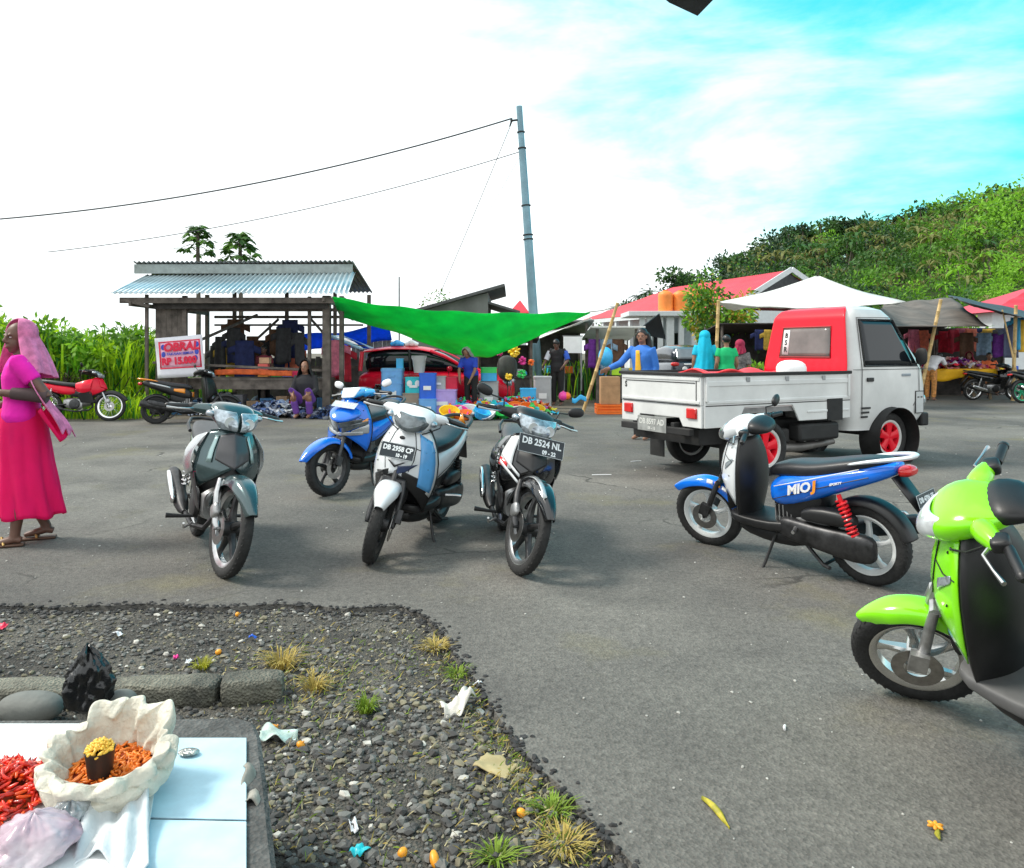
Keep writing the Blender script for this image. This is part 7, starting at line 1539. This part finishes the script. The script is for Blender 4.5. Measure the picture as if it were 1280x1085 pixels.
papaya('bushier papaya tree rising behind the middle of the shed roof', (at(300, 1, 22.5).x, 22.5, 0), at(1, 298, 22.5).z, 2, .95)
clump_tree('sparse_tree', 'sparse small leaved tree behind the grey shop', (at(548, 1, 33).x, 33, 0), at(1, 364, 33).z, 1.3, .9, 500, [LG[4], LG[2]], seed=4, lf=.14)
clump_tree('flowering_tree', 'bright green tree with yellowish tips beside the white canopy', (at(897, 1, 31).x, 31, 0), at(1, 347, 31).z, 1.35, 1.55, 3000, [LG[1], LG[2], LG[3], mat('yellow_tips', (.42, .30, .02), .6, var=.3, trl=.3)], seed=6, lf=.22, clumps=26)
clump_tree('green_bush', 'low lime green bush behind the truck bed', (at(940, 1, 19).x, 19, 0), 1.35, .45, .5, 500, [LG[3], LG[2]], cat='bush', seed=9, lf=.14, trunk=.03, clumps=9)
clump_tree('green_bush', 'wide bush under the brown grey net', (at(1200, 1, 31).x, 31, 0), 2.6, 1.6, .8, 1200, [LG[3], LG[2]], cat='bush', seed=10, lf=.25, trunk=.05)
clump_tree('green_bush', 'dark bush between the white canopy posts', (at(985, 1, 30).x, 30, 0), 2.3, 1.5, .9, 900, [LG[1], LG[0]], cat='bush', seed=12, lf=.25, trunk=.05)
# hill
HP = [(560, -2), (700, -1.8), (745, -1.3), (775, 2.8), (800, 5.6), (850, 8.4), (900, 11.7), (950, 15.4), (1000, 18.7), (1050, 20.0), (1100, 21.0), (1150, 23.3), (1200, 25.2), (1245, 27.0), (1290, 27.5), (1400, 28.9), (1700, 31.7), (2400, 33.5)]
def hill_z(x, y):
    px = 640 + F * x / max(y, 1); h = lerp([q[0] for q in HP], [q[1] for q in HP], px) if px > 560 else -2; t = max(0, min(1, (y - 58) / 92)); s = t * t * (3 - 2 * t)
    return -.2 + h * (.25 * t + .75 * s) + 1.2 * s * mnoise.noise((x * .05, y * .05, 2))
m = MB().grid(lambda u, v: (lambda y: (-.12 * y + 1.9 * y * u, y, hill_z(-.12 * y + 1.9 * y * u, y)))(55 + 130 * v), 90, 50)
o = m.build('hill', custom_ground('hill_soil', (.025, .05, .015), (.06, .09, .025), bump=.5, bs=2, big=.05, speck=False), smooth=180); tag(o, kind='structure')
r2 = random.Random(77); m = MB(); cnt = 0
def mini_tree(x, y, r0, mi, h=None):
    z = hill_z(x, y); h = h or r0 * r2.uniform(1.2, 1.9); c = Vector((x, y, z + h)); subs = [c + Vector((r2.uniform(-.6, .6) * r0, r2.uniform(-.6, .6) * r0, r2.uniform(-.5, .4) * r0)) for _ in range(5)]
    for j in range(150):
        d = rv(r2); q = subs[j % 5]; m.m = mi if r2.random() < .93 else r2.randrange(5)
        quad_leaf(m, q + Vector((d.x, d.y, d.z * .85)) * r0 * r2.uniform(.40, .82), d + rv(r2) * .8, r0 * .155, r0 * r2.uniform(.2, .36), rv(r2))
def mini_palm(x, y, mi, s=1.):
    z = hill_z(x, y); h = r2.uniform(3.0, 5) * s; top = Vector((x + r2.uniform(-.6, .6), y, z + h)); m.m = 5; m.tube([(x, y, z), top], [.14, .09], 4)
    for k in range(12):
        a = k * 2.4; el = r2.uniform(-.1, .9); d = Vector((math.cos(a) * math.cos(el), math.sin(a) * math.cos(el), math.sin(el))); L_ = 2.3 * s; m.m = mi; p0 = top; sd = Vector((-math.sin(a), math.cos(a), 0)) * .26 * s
        p1 = top + d * L_ * .5; p2 = top + d * L_ * .9 + Vector((0, 0, -.7 * s)); p3 = top + d * L_ * 1.02 + Vector((0, 0, -1.5 * s))
        m.add([p0, p1 + sd, p1 - sd, p2 + sd * .8, p2 - sd * .8, p3], [(0, 1, 2), (2, 1, 3, 4), (4, 3, 5)])
while cnt < 2100:
    y = 60 + 92 * r2.random() ** .8; px = r2.uniform(770, 1330); x = (px - 640) / F * y
    t = hill_z(x, y)
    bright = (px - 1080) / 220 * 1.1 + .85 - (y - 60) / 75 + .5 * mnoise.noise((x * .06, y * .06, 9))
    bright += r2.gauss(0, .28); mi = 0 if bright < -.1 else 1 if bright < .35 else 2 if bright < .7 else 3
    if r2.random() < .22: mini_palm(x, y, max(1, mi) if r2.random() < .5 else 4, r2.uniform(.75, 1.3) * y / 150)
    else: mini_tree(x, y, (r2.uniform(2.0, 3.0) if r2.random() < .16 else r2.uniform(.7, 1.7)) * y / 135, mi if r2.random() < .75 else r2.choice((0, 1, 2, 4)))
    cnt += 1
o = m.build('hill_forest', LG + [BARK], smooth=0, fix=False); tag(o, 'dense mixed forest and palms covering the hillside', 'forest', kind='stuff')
# single trees on the skyline
def palm(label, base, h, seed, group, s=1.):
    r3 = random.Random(seed); t = empty('coconut_palm', base); tag(t, label, 'palm tree', group)
    MB().tube([(0, 0, -.3), (.15, 0, h * .5), (.05, 0, h)], [.18, .13, .1], 7).build('trunk', BARK, t); mm = MB()
    for k in range(16):
        a = k * 2.4; el = r3.uniform(-.3, 1.0); d = Vector((math.cos(a) * math.cos(el), math.sin(a) * math.cos(el), math.sin(el))); L_ = 2.2 * s; pr = Vector((.05, 0, h)); n_ = 9; sd = Vector((-math.sin(a), math.cos(a), 0))
        for j in range(1, n_ + 1):
            f = j / n_; p = Vector((.05, 0, h)) + d * L_ * f + Vector((0, 0, -1.3 * s * f * f)); mm.bar(pr, p, .05, .03)
            for q in (-1, 1): quad_leaf(mm, p, sd * q + d * .5 + Vector((0, 0, -.55)), .12, .6 * s * (1.1 - .6 * f), Vector((0, 0, 1)))
            pr = p
    mm.build('crown', LG[r3.randrange(2)], t, smooth=0, fix=False); return t
GP = 'coconut palms on the hill skyline'
for i, (px, ty, d) in enumerate(((772, 362, 118), (781, 358, 120), (797, 352, 120), (806, 345, 122), (812, 349, 118), (1043, 262, 140), (1068, 268, 140), (962, 296, 140), (985, 284, 138), (1110, 262, 142), (1195, 244, 145), (925, 312, 136), (1003, 274, 140), (1150, 258, 142), (1025, 270, 138), (1225, 242, 146))):
    x = (px - 640) / F * d; zb = hill_z(x, d); zt = 1.38 + (YH - ty) / F * d
    palm('coconut palm standing against the sky on the wooded hill', (x, d, zb), max(3.2, min(6.5, zt - zb - .3)), 100 + i, GP, r2.uniform(.8, 1.1))
GT2 = 'broadleaf trees on the hill skyline'
for i, (px, ty, d, rr) in enumerate(((840, 333, 125, 2.2), (853, 345, 124, 1.6), (1000, 276, 142, 2.4), (1038, 272, 141, 2.2), (945, 304, 140, 2.0), (1248, 235, 148, 2.6), (1212, 246, 146, 2.3), (1085, 268, 142, 2.0), (980, 288, 140, 2.0), (905, 322, 136, 1.8), (1130, 264, 142, 2.0), (1172, 256, 144, 2.2), (870, 340, 130, 1.8), (1275, 238, 148, 2.2), (1060, 272, 141, 1.8), (920, 316, 137, 1.8))):
    x = (px - 640) / F * d; zb = hill_z(x, d); zt = 1.38 + (YH - ty) / F * d; h = max(rr * 1.6, zt - zb)
    clump_tree('hill_tree', 'dark broadleaf tree standing on the wooded hill skyline', (x, d, zb - .3), h + .3, rr, rr * .8, 420, [LG[0], LG[1]], seed=200 + i, lf=rr * .35, trunk=.18, group=GT2, clumps=9)
# banana plants at the foot of the hill
GBN = 'banana plants behind the market stalls'
for i, (px, d, h) in enumerate(((1095, 40, 3.9), (1120, 41, 4.2), (1143, 42, 4.6), (1160, 42, 4.3), (1180, 43, 4.6), (1200, 42, 4.4), (1222, 44, 5.0), (1250, 45, 5.2), (1272, 45, 5.4), (1070, 40, 3.6))):
    r3 = random.Random(300 + i); t = empty('banana_plant', (at(px, 1, d).x, d, 0)); tag(t, 'banana plant with broad bright leaves behind the stalls', 'banana plant', GBN)
    MB().tube([(0, 0, 0), (.05, 0, h * .55)], [.13, .08], 8).build('stem', LG[2], t); mm = MB()
    for k in range(9):
        a = k * 2.4 + i; L_ = r3.uniform(1.1, 1.8); el = r3.uniform(.5, 1.35); d_ = Vector((math.cos(a), math.sin(a), 0)); sd = Vector((-math.sin(a), math.cos(a), 0))
        def fn(u, v): 
            p = Vector((.05, 0, h * .55)) + d_ * L_ * v * math.cos(el) * (1 + .3 * v) + Vector((0, 0, L_ * (v * math.sin(el) - .55 * v * v * math.cos(el)))); w_ = .26 * math.sin(math.pi * min(1, v * .93 + .06)) ** .6; return p + sd * (u - .5) * 2 * w_ + Vector((0, 0, -.25 * abs(u - .5) * w_ * 4))
        mm.grid(fn, 4, 8)
    mm.build('leaves', LG[3] if i % 3 else LG[2], t, smooth=180)
